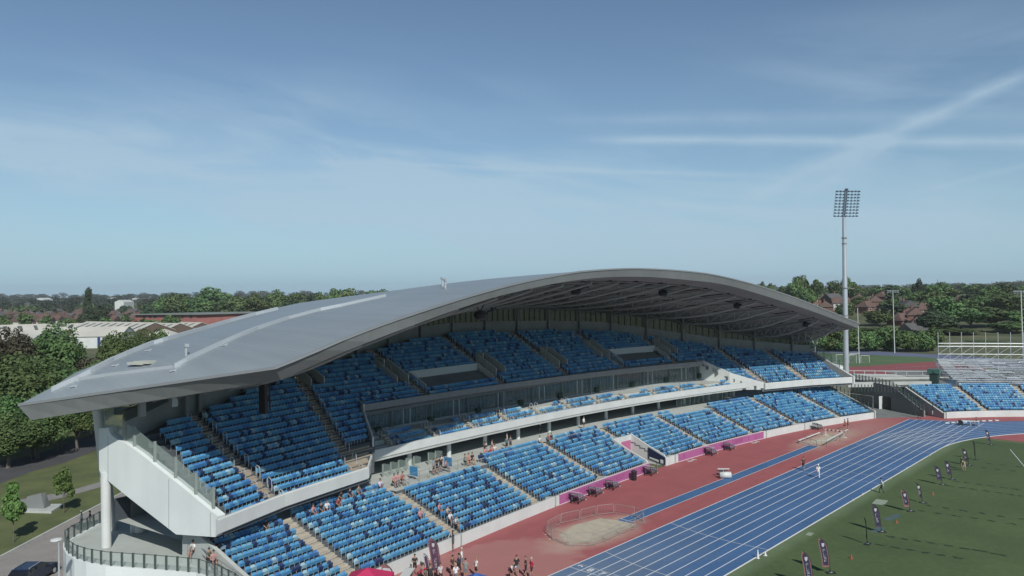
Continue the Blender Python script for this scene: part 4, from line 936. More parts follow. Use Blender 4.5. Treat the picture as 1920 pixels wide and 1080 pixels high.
def aisle_rails():
    def hoop(mb, y, t, z, h=1.02, w=0.55):
        n0 = (M(y, t+1)-M(y, t)).normalized(); p = [M(y, t, z), M(y, t, z+h-0.12), M(y, t+0.12, z+h), M(y, t+w-0.1, z+h+0.12), M(y, t+w, z+h), M(y, t+w, z+0.25)]
        rows = []
        for i, q in enumerate(p):
            d = (p[min(i+1, 5)]-p[max(i-1, 0)]).normalized(); a = d.orthogonal().normalized() if abs(d.z) > .9 else Vector((-d.y, d.x, 0)).normalized(); a = Vector((-n0.y, n0.x, 0)); b = d.cross(a).normalized()
            rows.append([q+(a*math.cos(2*math.pi*j/5)+b*math.sin(2*math.pi*j/5))*0.042 for j in range(5)])
        mb.grid(rows, 0, True)
    rest = MB()
    for y in UA:
        mb = MB()
        for k in range(0, kmax(y), 2):
            if not ok(ua(y, k), k): continue
            for s in (-0.72, 0.72): hoop(mb, ua(y, k)+s, kt(y, k)-0.2, kz(k))
        if y < 80: wbs(mb, 'stair_handrail', steelw, GS)
        else: rest.v, rest.f, rest.m = (lambda o: (rest.v+mb.v, rest.f+[tuple(i+o for i in f) for f in mb.f], rest.m+mb.m))(len(rest.v))
    tag(wb(rest, 'stair_handrails', steelw, GS), kind='stuff')
    mb = MB()
    for y in BST:
        if y < BL+1: continue
        for s in (-0.5, 0.5):
            hoop(mb, y+s, tbox(y)+0.4, zg(y)-1.4); hoop(mb, y+s, tbox(y)+1.9, zg(y)-.5)
        wbs(mb, 'balcony_handrail', steelw, GS); mb = MB()
        for q in range(6): mb.box(M(y, tbox(y)+0.45+0.42*q, zg(y)-1.32+0.25*q), (0.42, 0.9, 0.16), Mdir(y))
        wb(mb, 'balcony_step', steps, GS); mb = MB()
    mb = MB()      # rail behind the short blocks of the lower tier
    for a, b in ((38, 47.8), (49.4, 61)):
        ys = np.arange(a, b, 1.5)
        for y in ys: mb.tube(M(y, 8.9 if y > 48.5 else 10.4, 3.9), M(y, 8.9 if y > 48.5 else 10.4, 5.1), 0.03, n=5)
        for y0, y1 in zip(ys[:-1], ys[1:]):
            for z in (5.1, 4.6): mb.tube(M(y0, 8.9 if y0 > 48.5 else 10.4, z), M(y1, 8.9 if y0 > 48.5 else 10.4, z), 0.025, n=5)
    wbs(mb, 'concourse_rail', steelg, GS)
aisle_rails()
# ---------------------------------------------------------------- right side: corner stand, alley, mast, scaffold
def corner():
    S = thing('corner_stand', 'single-tier blue-seated corner stand curving round the end of the track', 'stand', ring(52.3, 50))
    mb = MB(); mw = MB(); phs = list(np.arange(35.1, 70, 1.2))
    for a, b in zip(phs[:-1], phs[1:]):
        for k in range(13):
            R = 52.55+0.8*k; z = 0.85+0.30*k
            if k == 12: R2 = R+3.5
            else: R2 = R+0.8
            mb.add([ring(R, a, z-0.3), ring(R, b, z-0.3), ring(R, b, z), ring(R, a, z)], [(0, 1, 2, 3)]); mb.add([ring(R, a, z), ring(R, b, z), ring(R2, b, z), ring(R2, a, z)], [(0, 1, 2, 3)])
    wb(mb, 'terrace', deck, S)
    mw.grid([[ring(52.3, a, 0), ring(52.3, a, 1.15), ring(52.5, a, 1.15), ring(52.5, a, 0)] for a in phs], 0, True); wbs(mw, 'front_wall', white, S)
    for ph in (44.1, 54.6):
        ms = MB()
        for k in range(12):
            R = 52.55+0.8*k; z = 0.855+0.30*k
            for dr, dz in ((0, 0), (0.4, 0.15)):
                ms.hexa([ring(R+dr, ph-0.62, z-.1), ring(R+dr, ph+0.62, z-.1), ring(R+dr+.4, ph+0.62, z-.1), ring(R+dr+.4, ph-0.62, z-.1)], [ring(R+dr, ph-0.62, z+dz), ring(R+dr, ph+0.62, z+dz), ring(R+dr+.4, ph+0.62, z+dz), ring(R+dr+.4, ph-0.62, z+dz)])
        wb(ms, 'stair', steps, S)
    side = MB(); pp_ = [ring(52.3, 34.95, 0), ring(62.2, 34.95, 0)]+[ring(52.55+0.8*k, 34.95, 0.95+0.30*k) for k in range(12, -1, -1)]+[ring(52.3, 34.95, 1.15)]
    side.slab(pp_, Vector(ring(60, 34.6))-Vector(ring(60, 34.95))); wb(side, 'side_wall', conc, S)
    # end wall with door, and the alley behind it
    A = Vector((-40.0, 153.2, 0)); B = Vector((-56.5, 163.8, 0)); d = (B-A).normalized(); n = Vector((-d.y, d.x, 0)); n = n if n.y > 0 else -n
    we = MB(); L = (B-A).length
    prof = [(0, 1.2), (0.8, 1.3), (4.2, 2.9), (7.0, 4.3), (8.6, 4.75), (L, 5.0)]
    we.slab([A, B]+[A+d*s+Vector((0, 0, z)) for s, z in reversed(prof)], n*0.3); wb(we, 'end_wall', mat('dark_grey_render', (0.235, 0.25, 0.245), 0.8, var=0.08, vs=0.3), S)
    dr = MB(); q = A+d*8.3-n*0.03
    dr.hexa([q, q+d*1.9, q+d*1.9-n*.05, q-n*.05], [q+Vector((0, 0, 2.5)), q+d*1.9+Vector((0, 0, 2.5)), q+d*1.9-n*.05+Vector((0, 0, 2.5)), q-n*.05+Vector((0, 0, 2.5))]); wb(dr, 'door', mat('dark_doorway', (0.012, 0.014, 0.014), 0.6), S)
    ld = MB(); ld.box(q+d*2.1-n*0.45+Vector((0, 0, 1.25)), (0.08, 0.9, 2.5), math.atan2(d.y, d.x)); wb(ld, 'door_leaf', white, S)
    pp = MB(); gg = MB()
    for i, s in enumerate(np.arange(0.1, L, 0.95)):
        z = interp(s, [p[0] for p in prof], [p[1] for p in prof]); pp.box(A+d*s+n*.1+Vector((0, 0, z+0.55)), (0.12, 0.16, 1.1), math.atan2(d.y, d.x))
        s2 = min(s+0.95, L); z2 = interp(s2, [p[0] for p in prof], [p[1] for p in prof])
        gg.slab([A+d*s+n*.1+Vector((0, 0, z+.1)), A+d*s2+n*.1+Vector((0, 0, z2+.1)), A+d*s2+n*.1+Vector((0, 0, z2+1)), A+d*s+n*.1+Vector((0, 0, z+1))], n*0.02)
    wbs(pp, 'balustrade_post', steeld, S); wb(gg, 'balustrade_glass', glass, S)
    # balustrade on the grandstand's own corner
    pp = MB()
    for t in np.arange(0.6, 12.4, 0.85):
        z = interp(t, [0, 9.8, 13], [1.35, 4.9, 5.0]); pp.box(M(146.4, t, z+0.5), (0.12, 0.12, 1.0))
    for y in np.arange(136, 146.4, 0.9): pp.box(M(y, 10.4, 4.7), (0.12, 0.12, 1.15))
    wbs(pp, 'balustrade_post', steeld, GS)
    # raised platform behind
    P = thing('corner_platform', 'raised grey-edged platform with pale retaining wall behind the corner stand', 'platform', ring(66, 44))
    pl = MB(); z = 3.95
    Q = [ring(62.2, a) for a in np.arange(28, 78, 4)]
    far = [G(x, 703, z) for x in (1990, 1900, 1800, 1700, 1640, 1590, 1560, 1520, 1480)]
    pts = [tuple(M(146.6, 12))[:2], tuple(B)[:2]]+[p[:2] for p in Q[3:]]+[tuple(p)[:2] for p in far]+[tuple(M(146.6, 30))[:2]]
    bm = bmesh.new(); vs = [bm.verts.new((p[0], p[1], z)) for p in pts]; bm.faces.new(vs); bmesh.ops.triangulate(bm, faces=bm.faces[:])
    for f in bm.faces: pl.add([v.co for v in f.verts], [(0, 1, 2)] if f.normal.z > 0 else [(2, 1, 0)])
    bm.free()
    for a, b in zip(pts, pts[1:]+pts[:1]): pl.add([(a[0], a[1], 0), (b[0], b[1], 0), (b[0], b[1], z), (a[0], a[1], z)], [(0, 1, 2, 3)])
    wb(pl, 'slab', mat('platform_green_grey', (0.17, 0.19, 0.155), 0.9, var=0.2, vs=0.4), P)
    rw = MB(); a, b, c = G(1596, 712, z), G(1700, 711, z), G(1810, 710, z)
    for p, q in ((a, b), (b, c)):
        dd = (q-p).normalized(); nn = Vector((-dd.y, dd.x, 0))*.12
        rw.hexa([p-nn, q-nn, q+nn, p+nn], [v+Vector((0, 0, .5)) for v in (p-nn, q-nn, q+nn, p+nn)])
    a, b = G(1590, 726, 4.0), G(1760, 724, 4.0); dd = (b-a).normalized(); nn = Vector((-dd.y, dd.x, 0))*.12
    rw.hexa([a-nn, b-nn, b+nn, a+nn], [v+Vector((0, 0, 1.0)) for v in (a-nn, b-nn, b+nn, a+nn)])
    wbs(rw, 'retaining_wall', conc, P)
    pv = MB(); a, b, c, d_ = G(1560, 700, z), G(1700, 702, z), G(1700, 707, z), G(1560, 706, z)
    pv.add([v+Vector((0, 0, .01)) for v in (d_, c, b, a)], [(0, 1, 2, 3)]); wb(pv, 'paving', conc, P)
    pp = MB()
    for x in np.arange(1597, 1698, 6.2):
        q = G(x, 733+0.03*(x-1597), 4.95); pp.box(q+Vector((0, 0, .6)), (0.12, 0.12, 1.3))
    wbs(pp, 'balustrade_post', steeld, P)
    fl = MB()
    poly_sheet('alley_floor', [tuple(M(146.6, 0))[:2], (-40.2, 153.4), (-58, 166), tuple(M(146.6, 14))[:2]], 0.008, concd)
    # white rail fence
    F = thing('rail_fence', 'low white post-and-rail fence between the platform and the training track', 'fence', tuple(G(1640, 704, z)))
    fp = [G(x, y, z) for x, y in ((1500, 702), (1563, 703), (1700, 704.5), (1730, 704.5), (1790, 705), (1860, 706))]
    rl = MB()
    for p, q in zip(fp[:-1], fp[1:]):
        n_ = max(1, round((q-p).length/2.3))
        for i in range(n_): 
            v = p.lerp(q, i/n_); m1 = MB(); m1.box(v+Vector((0, 0, .5)), (0.09, 0.09, 1.0)); wb(m1, 'post', white, F)
        rl.tube(p+Vector((0, 0, 1.0)), q+Vector((0, 0, 1.0)), 0.06, n=6); rl.tube(p+Vector((0, 0, .08)), q+Vector((0, 0, .08)), 0.05, n=6)
    wb(rl, 'rail', white, F)
corner()
def floodlight():
    z = 3.95; base = Vector((-62.3, 177.6, z)); T = thing('floodlight_mast', 'tall grey steel floodlight mast with a square rack of lamps', 'floodlight', tuple(base))
    m = MB()
    prof = [(0.62, 0), (0.62, 0.3), (0.60, 6), (0.56, 14), (0.52, 22), (0.50, 22.1), (0.42, 31), (0.36, 36)]
    m.lathe(base, prof, 20); pole = wb(m, 'pole', steelw, T, smooth=True)
    m = MB()
    for zz, r in ((13.5, .62), (19.8, .7), (31.2, .6), (29.9, .55)): m.lathe(base+Vector((0, 0, zz)), [(r-.05, 0), (r, 0.05), (r, 0.25), (r-.05, .3)], 16)
    m.tube(base+Vector((0, 0, 20)), base+Vector((1.6, 1.2, 19.8)), 0.04)
    wb(m, 'collar', steelg, pole)
    face = Vector((0.75, -0.66, 0)).normalized(); side = Vector((-face.y, face.x, 0)); up = Vector((0, 0, 1))+face*0.0
    c0 = base+Vector((0, 0, 36.1)); fr = MB(); lean = side*0.08
    tilt = lambda h: c0+up*h+side*(-0.11*h)*-1
    if side.dot(Vector(tuple(CR))) < 0: side = -side
    tilt = lambda h: c0+Vector((0, 0, h))+side*(0.115*h)
    fr.hexa([c0-side*.28-face*.3, c0+side*.28-face*.3, c0+side*.28, c0-side*.28], [tilt(6.3)-side*.28-face*.3, tilt(6.3)+side*.28-face*.3, tilt(6.3)+side*.28, tilt(6.3)-side*.28])
    for i in range(9):
        p = tilt(0.15+i*0.70); fr.tube(p-side*2.3, p+side*3.05, 0.04, n=5); 
    for s in (-2.5, -1.3, 1.4, 2.8): fr.tube(tilt(0.1)+side*s, tilt(5.9)+side*s, 0.035, n=5)
    fr.box(tilt(6.35), (0.6, 0.6, 0.25)); fr.tube(tilt(5.95)-side*2.6, tilt(5.95)+side*3.2, 0.05, n=5)
    rack = wb(fr, 'lamp_rack', mat('blue_grey_steel', (0.13, 0.17, 0.22), 0.5), T)
    lm = MB(); c = face*0.30
    for q in range(8): pass
    lamp = None; lampm = mat('lamp_housing', (0.07, 0.10, 0.15), 0.45)
    for i in range(9):
        for j in range(7):
            if j == 3: pass
            p = tilt(0.15+i*0.70)+side*(-2.35+j*0.83+(0.25 if j > 2 else 0))+c
            if lamp is None:
                g = MB(); g.lathe((0, 0, 0), [(0.10, -.12), (0.30, -0.10), (0.33, 0.02), (0.2, 0.12), (0.08, 0.16)], 8); g.box((0, 0, .18), (0.1, 0.1, 0.2)); lamp = g.mesh('lamp', lampm)
            o = link('lamp', lamp, T, p-base)
floodlight()
def poles():
    for i, ((x, yb, yt), z, lab) in enumerate((((1677.5, 662, 546), 2.0, 'slim white training-ground lamp post with a crossbar of lights left of the tall hedge'), ((1919, 690, 547), 2.0, 'slim white lamp post at the right edge behind the scaffolding'))):
        b = G(x, yb, z); dep = px(b)[2]; h = (yb-yt)*dep/FPX
        T = thing('lamp_post', lab, 'lamp post', tuple(b), 0, None); m = MB(); m.tube(b, b+Vector((-.3, 0, h)), 0.16, 0.10, n=8); wb(m, 'pole', white, T)
        R = Vector(tuple(CR)); m = MB(); t = b+Vector((-.3, 0, h)); m.tube(t-R*1.9, t+R*1.9, 0.06, n=6)
        for s in (-1.7, -.9, -.1, .8, 1.7): m.box(t+R*s+Vector((0, 0, .18)), (0.45, 0.45, 0.3)); m.box(t+R*s+Vector((0, 0, -.35)), (0.35, 0.35, 0.2))
        wb(m, 'lamp_head', steelw, T)
    b = G(1611, 681, 2.0); dep = px(b)[2]; h = (681-577)*dep/FPX
    T = thing('rugby_post', 'tall white rugby upright standing beside the goals', 'rugby post', tuple(b)); m = MB(); m.tube(b, b+Vector((-.25, 0, h)), 0.13, 0.09, n=8); wb(m, 'upright', white, T)
    m = MB(); c = G(1593, 681, 2.0); m.tube(b+Vector((0, 0, 2.9)), c+Vector((0, 0, 2.8)), 0.08, n=6); wb(m, 'crossbar', white, T)
    for (x0, x1, yb, yt, lab, dpt) in ((1568, 1606, 681, 665, 'large white goal with net behind the floodlight mast', 2.2), (1614, 1630, 680, 667, 'small white goal right of the rugby upright', 1.2), (1592, 1603, 680, 666, 'narrow white goal frame left of the rugby upright', 1.4)):
        a, b = G(x0, yb, 2.0), G(x1, yb, 2.0); h = (yb-yt)*px(a)[2]/FPX; T = thing('goal', lab, 'goal', tuple(a)); m = MB(); f = Vector(tuple(CF))*dpt; f.z = 0; u = Vector((0, 0, h))
        m.path([a, a+u, b+u, b], 0.07, 6); wb(m, 'frame', white, T)
        m = MB(); m.path([a+u, a+f, b+f, b+u], 0.03, 5); m.tube(a, a+f, 0.03); m.tube(b, b+f, 0.03); wb(m, 'net_support', white, T)
        m = MB()
        for k in range(8):
            s = k/7; m.tube(a.lerp(b, s)+u, a.lerp(b, s)+f, 0.012, n=3)
            m.tube((a+u).lerp(a+f, s), (b+u).lerp(b+f, s), 0.012, n=3)
        wb(m, 'net', white, T)
    # heap of pale sheeting near the goals
    q = G(1562, 690, 2.0); m = MB(); m.lathe(q, [(3.2, 0), (2.9, .5), (1.8, .9), (0.5, 1.15)], 11); tag(build(m, 'sheeted_heap', white), 'pale sheeted heap beside the mast foot', 'heap')
poles()
def scaffold():
    S = thing('scaffold_stand', 'unfinished temporary grandstand of bare galvanised scaffolding behind the corner seats', 'scaffold', ring(66, 46, 3.95))
    alu = mat('bright_aluminium', (0.62, 0.66, 0.68), 0.35, metal=0.4, var=0.25, vs=0.4)
    r = random.Random(9)
    def pt(R, ph, z): return Vector(ring(R, ph, z))
    th0, th1 = 48.6, 72.0
    nr = 15
    for k in range(nr):
        R = 65.5+1.55*k; z = 4.5+0.21*k; mb = MB(); a = th0-1.5+0.35*k; segs = 11
        st = (th1-a)/segs
        for i in range(segs):
            p0, p1 = a+i*st, a+(i+0.97)*st
            if r.random() < 0.08 and k > 1: continue
            w = r.choice((0.5, 0.9, 1.1, 1.3)); dz = r.uniform(-.05, .05)
            mb.add([pt(R, p0, z+dz), pt(R, p1, z+dz), pt(R+w, p1, z+dz), pt(R+w, p0, z+dz), pt(R, p0, z+dz-.12), pt(R, p1, z+dz-.12)], [(0, 1, 2, 3), (4, 5, 1, 0)])
        wbs(mb, 'plank', alu, S)
        mt = MB(); z2 = z-0.25
        for i in range(segs):
            p0, p1 = a+i*st, a+(i+1)*st
            mt.tube(pt(R+.5, p0, z2), pt(R+.5, p1, z2), 0.045, n=4, cap=False); mt.tube(pt(R+.5, p0, z2-.9), pt(R+.5, p1, z2-.9), 0.04, n=4, cap=False)
            mt.tube(pt(R+.5, p0, 3.0), pt(R+.5, p0, z2+.1), 0.045, n=4, cap=False)
            if r.random() < .6: mt.tube(pt(R+.5, p0, max(3.0, z2-2)), pt(R+.5, p1, z2), 0.035, n=4, cap=False)
            if k < nr-1: mt.tube(pt(R+.5, p0, z2-.1), pt(R+2.05, p0, z2+.12), 0.04, n=4, cap=False)
        wb(mt, 'scaffold_frame', steelw, S)
    fl = MB()
    fl.grid([[pt(R_, a, 4.0) for R_ in (66, 80, 96)] for a in np.arange(46, 76, 2)]); wb(fl, 'base_slab', mat('scaffold_yard', (0.20, 0.21, 0.21), 0.9, var=0.3, vs=0.5), S)
    Rb = 65.5+1.55*nr+2.5
    mt = MB()
    for z in (3.5, 6.4, 8.2, 10.0, 10.7):
        for i in range(12):
            p0, p1 = 53.3+i*1.6, 53.3+(i+1)*1.6
            mt.tube(pt(Rb, p0, z), pt(Rb, p1, z), 0.09 if z > 9 else 0.06, n=5, cap=False)
            if z in (6.4, 8.2): mt.tube(pt(Rb, p0, z), pt(Rb, p1, z+1.8), 0.04, n=4, cap=False)
    wbs(mt, 'rear_ledger', alu, S)
    for i in range(12):
        mm = MB(); p0 = 53.3+i*1.6; mm.tube(pt(Rb, p0, 2), pt(Rb, p0, 13.3), 0.085, n=6); wb(mm, 'rear_standard', steelw, S)
    # dark green cabinet and machinery at the left end of the scaffold
    q = G(1752, 724, 4.0); T = thing('site_cabinet', 'dark green machine cabinet at the left end of the scaffolding', 'cabinet', tuple(q))
    m = MB(); m.box(q+Vector((0, 0, 1.3)), (1.5, 1.2, 2.6)); wb(m, 'cabinet_body', mat('dark_green_paint', (0.03, 0.06, 0.05), 0.5), T)
    m = MB(); m.box(q+Vector((0, 0, 3.0)), (2.2, 1.5, 0.9)); m.box(q+Vector((0.3, -.8, 3.0)), (0.5, 0.1, 0.5)); wb(m, 'cabinet_head', mat('teal_paint', (0.07, 0.17, 0.14), 0.5), T)
    for (x, y, cc, lb) in ((1785, 722, (0.10, 0.16, 0.22), 'blue-grey equipment case beside the green cabinet'), (1790, 714, (0.5, 0.52, 0.52), 'pale equipment case in front of the scaffolding')):
        q = G(x, y, 4.2); m = MB(); m.box(q+Vector((0, 0, .5)), (1.6, 1.0, 0.9)); m.box(q+Vector((0, 0, 1.0)), (1.7, 1.1, .1)); tag(build(m, 'equipment_case', mat('case_%d' % x, cc, 0.6)), lb, 'case')
scaffold()
# ---------------------------------------------------------------- trees
def leafmat(name, c1, c2):
    m = bpy.data.materials.new(name); m.use_nodes = True; nt = m.node_tree; b = nt.nodes['Principled BSDF']; b.inputs['Roughness'].default_value = 0.65; b.inputs['Specular IOR Level'].default_value = 0.25
    oi = nt.nodes.new('ShaderNodeObjectInfo'); tc = nt.nodes.new('ShaderNodeTexCoord'); n = nt.nodes.new('ShaderNodeTexNoise'); n.inputs['Scale'].default_value = 0.9; n.inputs['Detail'].default_value = 3
    nt.links.new(tc.outputs['Object'], n.inputs[0]); r = nt.nodes.new('ShaderNodeMapRange'); r.inputs[1].default_value = .35; r.inputs[2].default_value = .65; nt.links.new(n.outputs[0], r.inputs[0])
    x = nt.nodes.new('ShaderNodeMix'); x.data_type = 'RGBA'; nt.links.new(r.outputs[0], x.inputs[0]); x.inputs[6].default_value = (*c1, 1); x.inputs[7].default_value = (*c2, 1)
    hs = nt.nodes.new('ShaderNodeHueSaturation'); a = nt.nodes.new('ShaderNodeMapRange'); a.inputs[3].default_value = 0.465; a.inputs[4].default_value = 0.52; nt.links.new(oi.outputs['Random'], a.inputs[0]); nt.links.new(a.outputs[0], hs.inputs['Hue'])
    v = nt.nodes.new('ShaderNodeMapRange'); v.inputs[3].default_value = 0.7; v.inputs[4].default_value = 1.25; nt.links.new(oi.outputs['Random'], v.inputs[0]); nt.links.new(v.outputs[0], hs.inputs['Value'])
    nt.links.new(x.outputs[2], hs.inputs['Color']); nt.links.new(hs.outputs[0], b.inputs['Base Color'])
    return m
leaf = leafmat('foliage_green', (0.052, 0.098, 0.034), (0.098, 0.155, 0.052))
leafy = leafmat('foliage_young', (0.06, 0.115, 0.03), (0.10, 0.17, 0.045))
leafd = leafmat('foliage_dark', (0.028, 0.050, 0.026), (0.050, 0.080, 0.036))
leafp = leafmat('foliage_copper', (0.052, 0.056, 0.034), (0.090, 0.088, 0.048))
bark = mat('bark', (0.15, 0.13, 0.11), 0.9, var=0.3, vs=3)
def crown_mesh(name, n, nl, seed, rx=1.0, rz=0.85, leafs=0.16, m=leaf, cone=0.0, core=0.62):
    g = np.random.default_rng(seed)
    L = []
    for i in range(nl):
        while True:
            p = g.uniform(-1, 1, 3)
            if np.linalg.norm(p) < 0.95: break
        zz = p[2]; s = 1.0-cone*(zz+1)/2
        L.append((p[0]*rx*0.68*s, p[1]*rx*0.68*s, zz*rz*0.72, g.uniform(0.22, 0.42)*(1-cone*0.5*(zz+1)/2)))
    L.append((0, 0, -0.1*rz, core)); L = np.array(L)
    w = L[:, 3]**2; idx = g.choice(len(L), n, p=w/w.sum())
    d = g.normal(size=(n, 3)); d /= np.linalg.norm(d, axis=1)[:, None]
    rad = L[idx, 3]*(g.uniform(0.72, 1.06, n))
    P = L[idx, :3]+d*rad[:, None]*np.array([1, 1, 0.85])
    nrm = d+g.normal(size=(n, 3))*0.55+np.array([0, 0, 0.25]); nrm /= np.linalg.norm(nrm, axis=1)[:, None]
    t = np.cross(nrm, g.normal(size=(n, 3))); t /= np.linalg.norm(t, axis=1)[:, None]; b = np.cross(nrm, t)
    s = (leafs*g.uniform(0.6, 1.3, n))[:, None]; s2 = s*g.uniform(0.55, 1.0, n)[:, None]
    V = np.stack([P-t*s-b*s2*0.4, P+t*s*0.3-b*s2, P+t*s+b*s2*0.4, P-t*s*0.3+b*s2], 1).reshape(-1, 3)
    me = bpy.data.meshes.new(name); me.from_pydata(V.tolist(), [], [(4*i, 4*i+1, 4*i+2, 4*i+3) for i in range(n)]); me.materials.append(m); me.update(); return me, L
def trunk_mesh(L, h0, r, name='trunk', nb=7):
    mb = MB(); mb.tube((0, 0, 0), (0.03, 0.02, h0*0.6), r, r*0.75, n=9); mb.tube((0.03, 0.02, h0*0.6), (0, 0, h0+0.3), r*0.75, r*0.45, n=8)
    for l in L[:nb]: mb.tube((0.01, 0, h0*0.8), (l[0]*0.9, l[1]*0.9, l[2]*0.9+h0+0.85), r*0.38, r*0.12, n=5)
    return mb.mesh(name, bark)
# prototypes: unit crown of radius about 1, lifted by its trunk
PROTO = {}
def proto(key, n, nl, seed, h0, r, **kw):
    cm, L = crown_mesh('crown', n, nl, seed, **kw); tm = trunk_mesh(L, h0, r); PROTO[key] = (cm, tm, h0)
proto('big0', 12000, 42, 1, 0.55, 0.07, leafs=0.038); proto('big1', 12000, 46, 2, 0.5, 0.07, leafs=0.038, rz=0.95); proto('bigc', 9000, 40, 3, 0.5, 0.06, leafs=0.036, m=leafp)
proto('birch', 7000, 34, 21, 0.7, 0.05, leafs=0.034, rz=1.0)
proto('young', 2000, 20, 4, 1.0, 0.045, leafs=0.085, m=leafy, rx=1.15, rz=1.15, cone=0.45, core=0.3); proto('young1', 1900, 17, 14, 1.0, 0.045, leafs=0.085, m=leafy, rx=1.2, rz=1.2, cone=0.4, core=0.3)
proto('mid0', 2600, 26, 5, 0.45, 0.06, leafs=0.075); proto('mid1', 2600, 30, 6, 0.45, 0.06, leafs=0.075, rz=1.0); proto('mid2', 2600, 22, 7, 0.4, 0.06, leafs=0.075, rx=1.1, rz=0.75); proto('midd', 2600, 26, 8, 0.3, 0.06, leafs=0.07, m=leafd, cone=0.5, rz=1.1)
proto('far0', 520, 18, 9, 0.35, 0.06, leafs=0.15); proto('far1', 520, 16, 10, 0.35, 0.06, leafs=0.15, rz=1.05); proto('far2', 520, 20, 11, 0.3, 0.06, leafs=0.14, m=leafd); proto('poplar', 3600, 40, 12, 0.3, 0.05, leafs=0.07, rx=0.42, rz=1.5, cone=0.25, m=leafd)
def tree(kind, x, y, R, label, group=None, z=None, H=None, cat='tree'):
    cm, tm, h0 = PROTO[kind]; g = gh(x, y) if z is None else z
    T = thing('tree', label, cat, (x, y, g-0.05), random.uniform(0, 6.28), group)
    sz = R if H is None else H
    T.scale = (R, R, sz)
    c = link('crown', cm, T, (0, 0, h0+0.75)); link('trunk', tm, T)
    return T
def trees():
    # big trees at the left edge: (pixel of crown centre), depth, radius
    big = [((105, 668), 165, 8.5, 'big0', 'broad dense green tree in front of the long white shed roof'), ((22, 680), 150, 6.5, 'bigc', 'copper-brown tree at the left edge below the sheds'),
           ((60, 745), 140, 8.0, 'big1', 'mid-green tree above the roof tip at the left edge'), ((225, 665), 185, 6.0, 'big1', 'green tree right of the white shed, just above the stand roof'),
           ((170, 705), 165, 6.0, 'bigc', 'brownish-green tree touching the left edge of the stand roof'), ((15, 800), 125, 8.5, 'big0', 'darkest large tree at the left edge beside the roof tip'),
           ((110, 800), 118, 5.8, 'birch', 'pale forked-trunk birch under the tip of the stand roof'), ((60, 818), 112, 4.6, 'birch', 'smaller birch left of the forked one under the roof tip'),
           ((168, 795), 128, 5.5, 'birch', 'loose green tree behind the white roof column'), ((-30, 730), 150, 9, 'big0', 'large tree mostly outside the left edge'),
           ((270, 655), 215, 6.5, 'big0', 'green tree beside the white pyramid roof'), ((300, 650), 240, 6, 'mid0', 'small tree in front of the pyramid roof'), ((130, 740), 150, 6.5, 'big1', 'grey-green tree below the copper one by the roof edge'),
           ((-10, 835), 108, 6.0, 'birch', 'tree with its trunk at the very left edge above the lawn'), ((85, 790), 132, 6.5, 'big0', 'tree behind the two birches across the park road'), ((140, 775), 140, 6.5, 'big1', 'tree behind the forked birch across the park road'), ((190, 760), 150, 6.5, 'big0', 'tree half hidden by the white roof column'), ((30, 770), 145, 8, 'big1', 'tall tree filling the left edge behind the darkest one'), ((145, 818), 118, 4.6, 'birch', 'low-crowned tree right of the forked birch above the lawn'), ((70, 838), 112, 4.8, 'big1', 'low-crowned tree between the forked birch and the left edge'), ((15, 850), 106, 4.6, 'big0', 'low-crowned dark tree at the left edge just above the lawn')]
    for p, dep, R, k, lb in big:
        P = PW(*p, dep); h0 = PROTO[k][2]; tree(k, P.x, P.y, R, lb, z=0, H=max(R*0.8, P.z/(h0+0.75)))
    for (p, R, k, lb) in (((25, 1017), 1.45, 'young', 'slim young tree nearest the cobbled road'), ((120, 962), 1.3, 'young1', 'slim young tree beside the grey footpath')):
        q = G(*p); tree(k, q.x, q.y, R, lb, 'young trees on the lawn', z=0, H=R*1.48)
    # skyline and middle-distance trees named by what they stand beside
    mid = [((165, 575), 600, 6.5, 'poplar', 'tall dark poplar rising above the left skyline', 27), ((190, 592), 560, 10, 'midd', 'broad dark conifer right of the poplar', 13), ((168, 600), 540, 11, 'midd', 'dark bushy tree at the foot of the poplar', 10),
           ((405, 570), 740, 26, 'mid0', 'largest domed tree on the left skyline above the red brick hall', 13), ((372, 580), 700, 17, 'mid1', 'round tree left of the largest dome', 11), ((440, 575), 690, 17, 'mid2', 'tree right of the largest dome', 11), ((335, 574), 700, 16, 'mid1', 'yellowish-green tree above the flat brick hall', 9),
           ((305, 576), 700, 12, 'mid0', 'round-topped tree over the left end of the brick hall', 10), ((278, 588), 600, 9, 'midd', 'dark tree between the houses and the brick hall', 11), ((480, 570), 700, 14, 'mid2', 'tree just above the stand roof right of the dome', 11)]
    for p, dep, R, k, lb, H in mid:
        P = PW(*p, dep); tree(k, P.x, P.y, R, lb, H=(P.z+R*0.2-gh(P.x, P.y))/(PROTO[k][2]+0.9))
    r = random.Random(21)
    # left band: trees among the houses
    for x in np.arange(-60, 800, 17):
        for dep, (ya, yb), RR in ((760, (571, 583), 5.5), (980, (564, 572), 8)):
            if r.random() < .22: continue
            xx = x+r.uniform(-9, 9); P = PW(xx, r.uniform(ya, yb), dep*r.uniform(.9, 1.1)); k = r.choice(('far0', 'far1', 'far2'))
            tree(k, P.x, P.y, RR*r.uniform(.8, 1.3), 'tree in the distant belt between the houses on the left skyline', 'distant trees left of the stand', H=RR*r.uniform(.8, 1.1)*(0.8 if dep < 900 else 1))
    for x in np.arange(-40, 330, 40):      # nearer clumps in front of the houses
        P = PW(x+r.uniform(-9, 9), 600, 520*r.uniform(.85, 1.15)); tree(r.choice(('far0', 'far1', 'mid2')), P.x, P.y, 6.5*r.uniform(.8, 1.3), 'low bushy garden tree among the near houses behind the white sheds', 'garden trees behind the sheds', H=6*r.uniform(.8, 1.2))
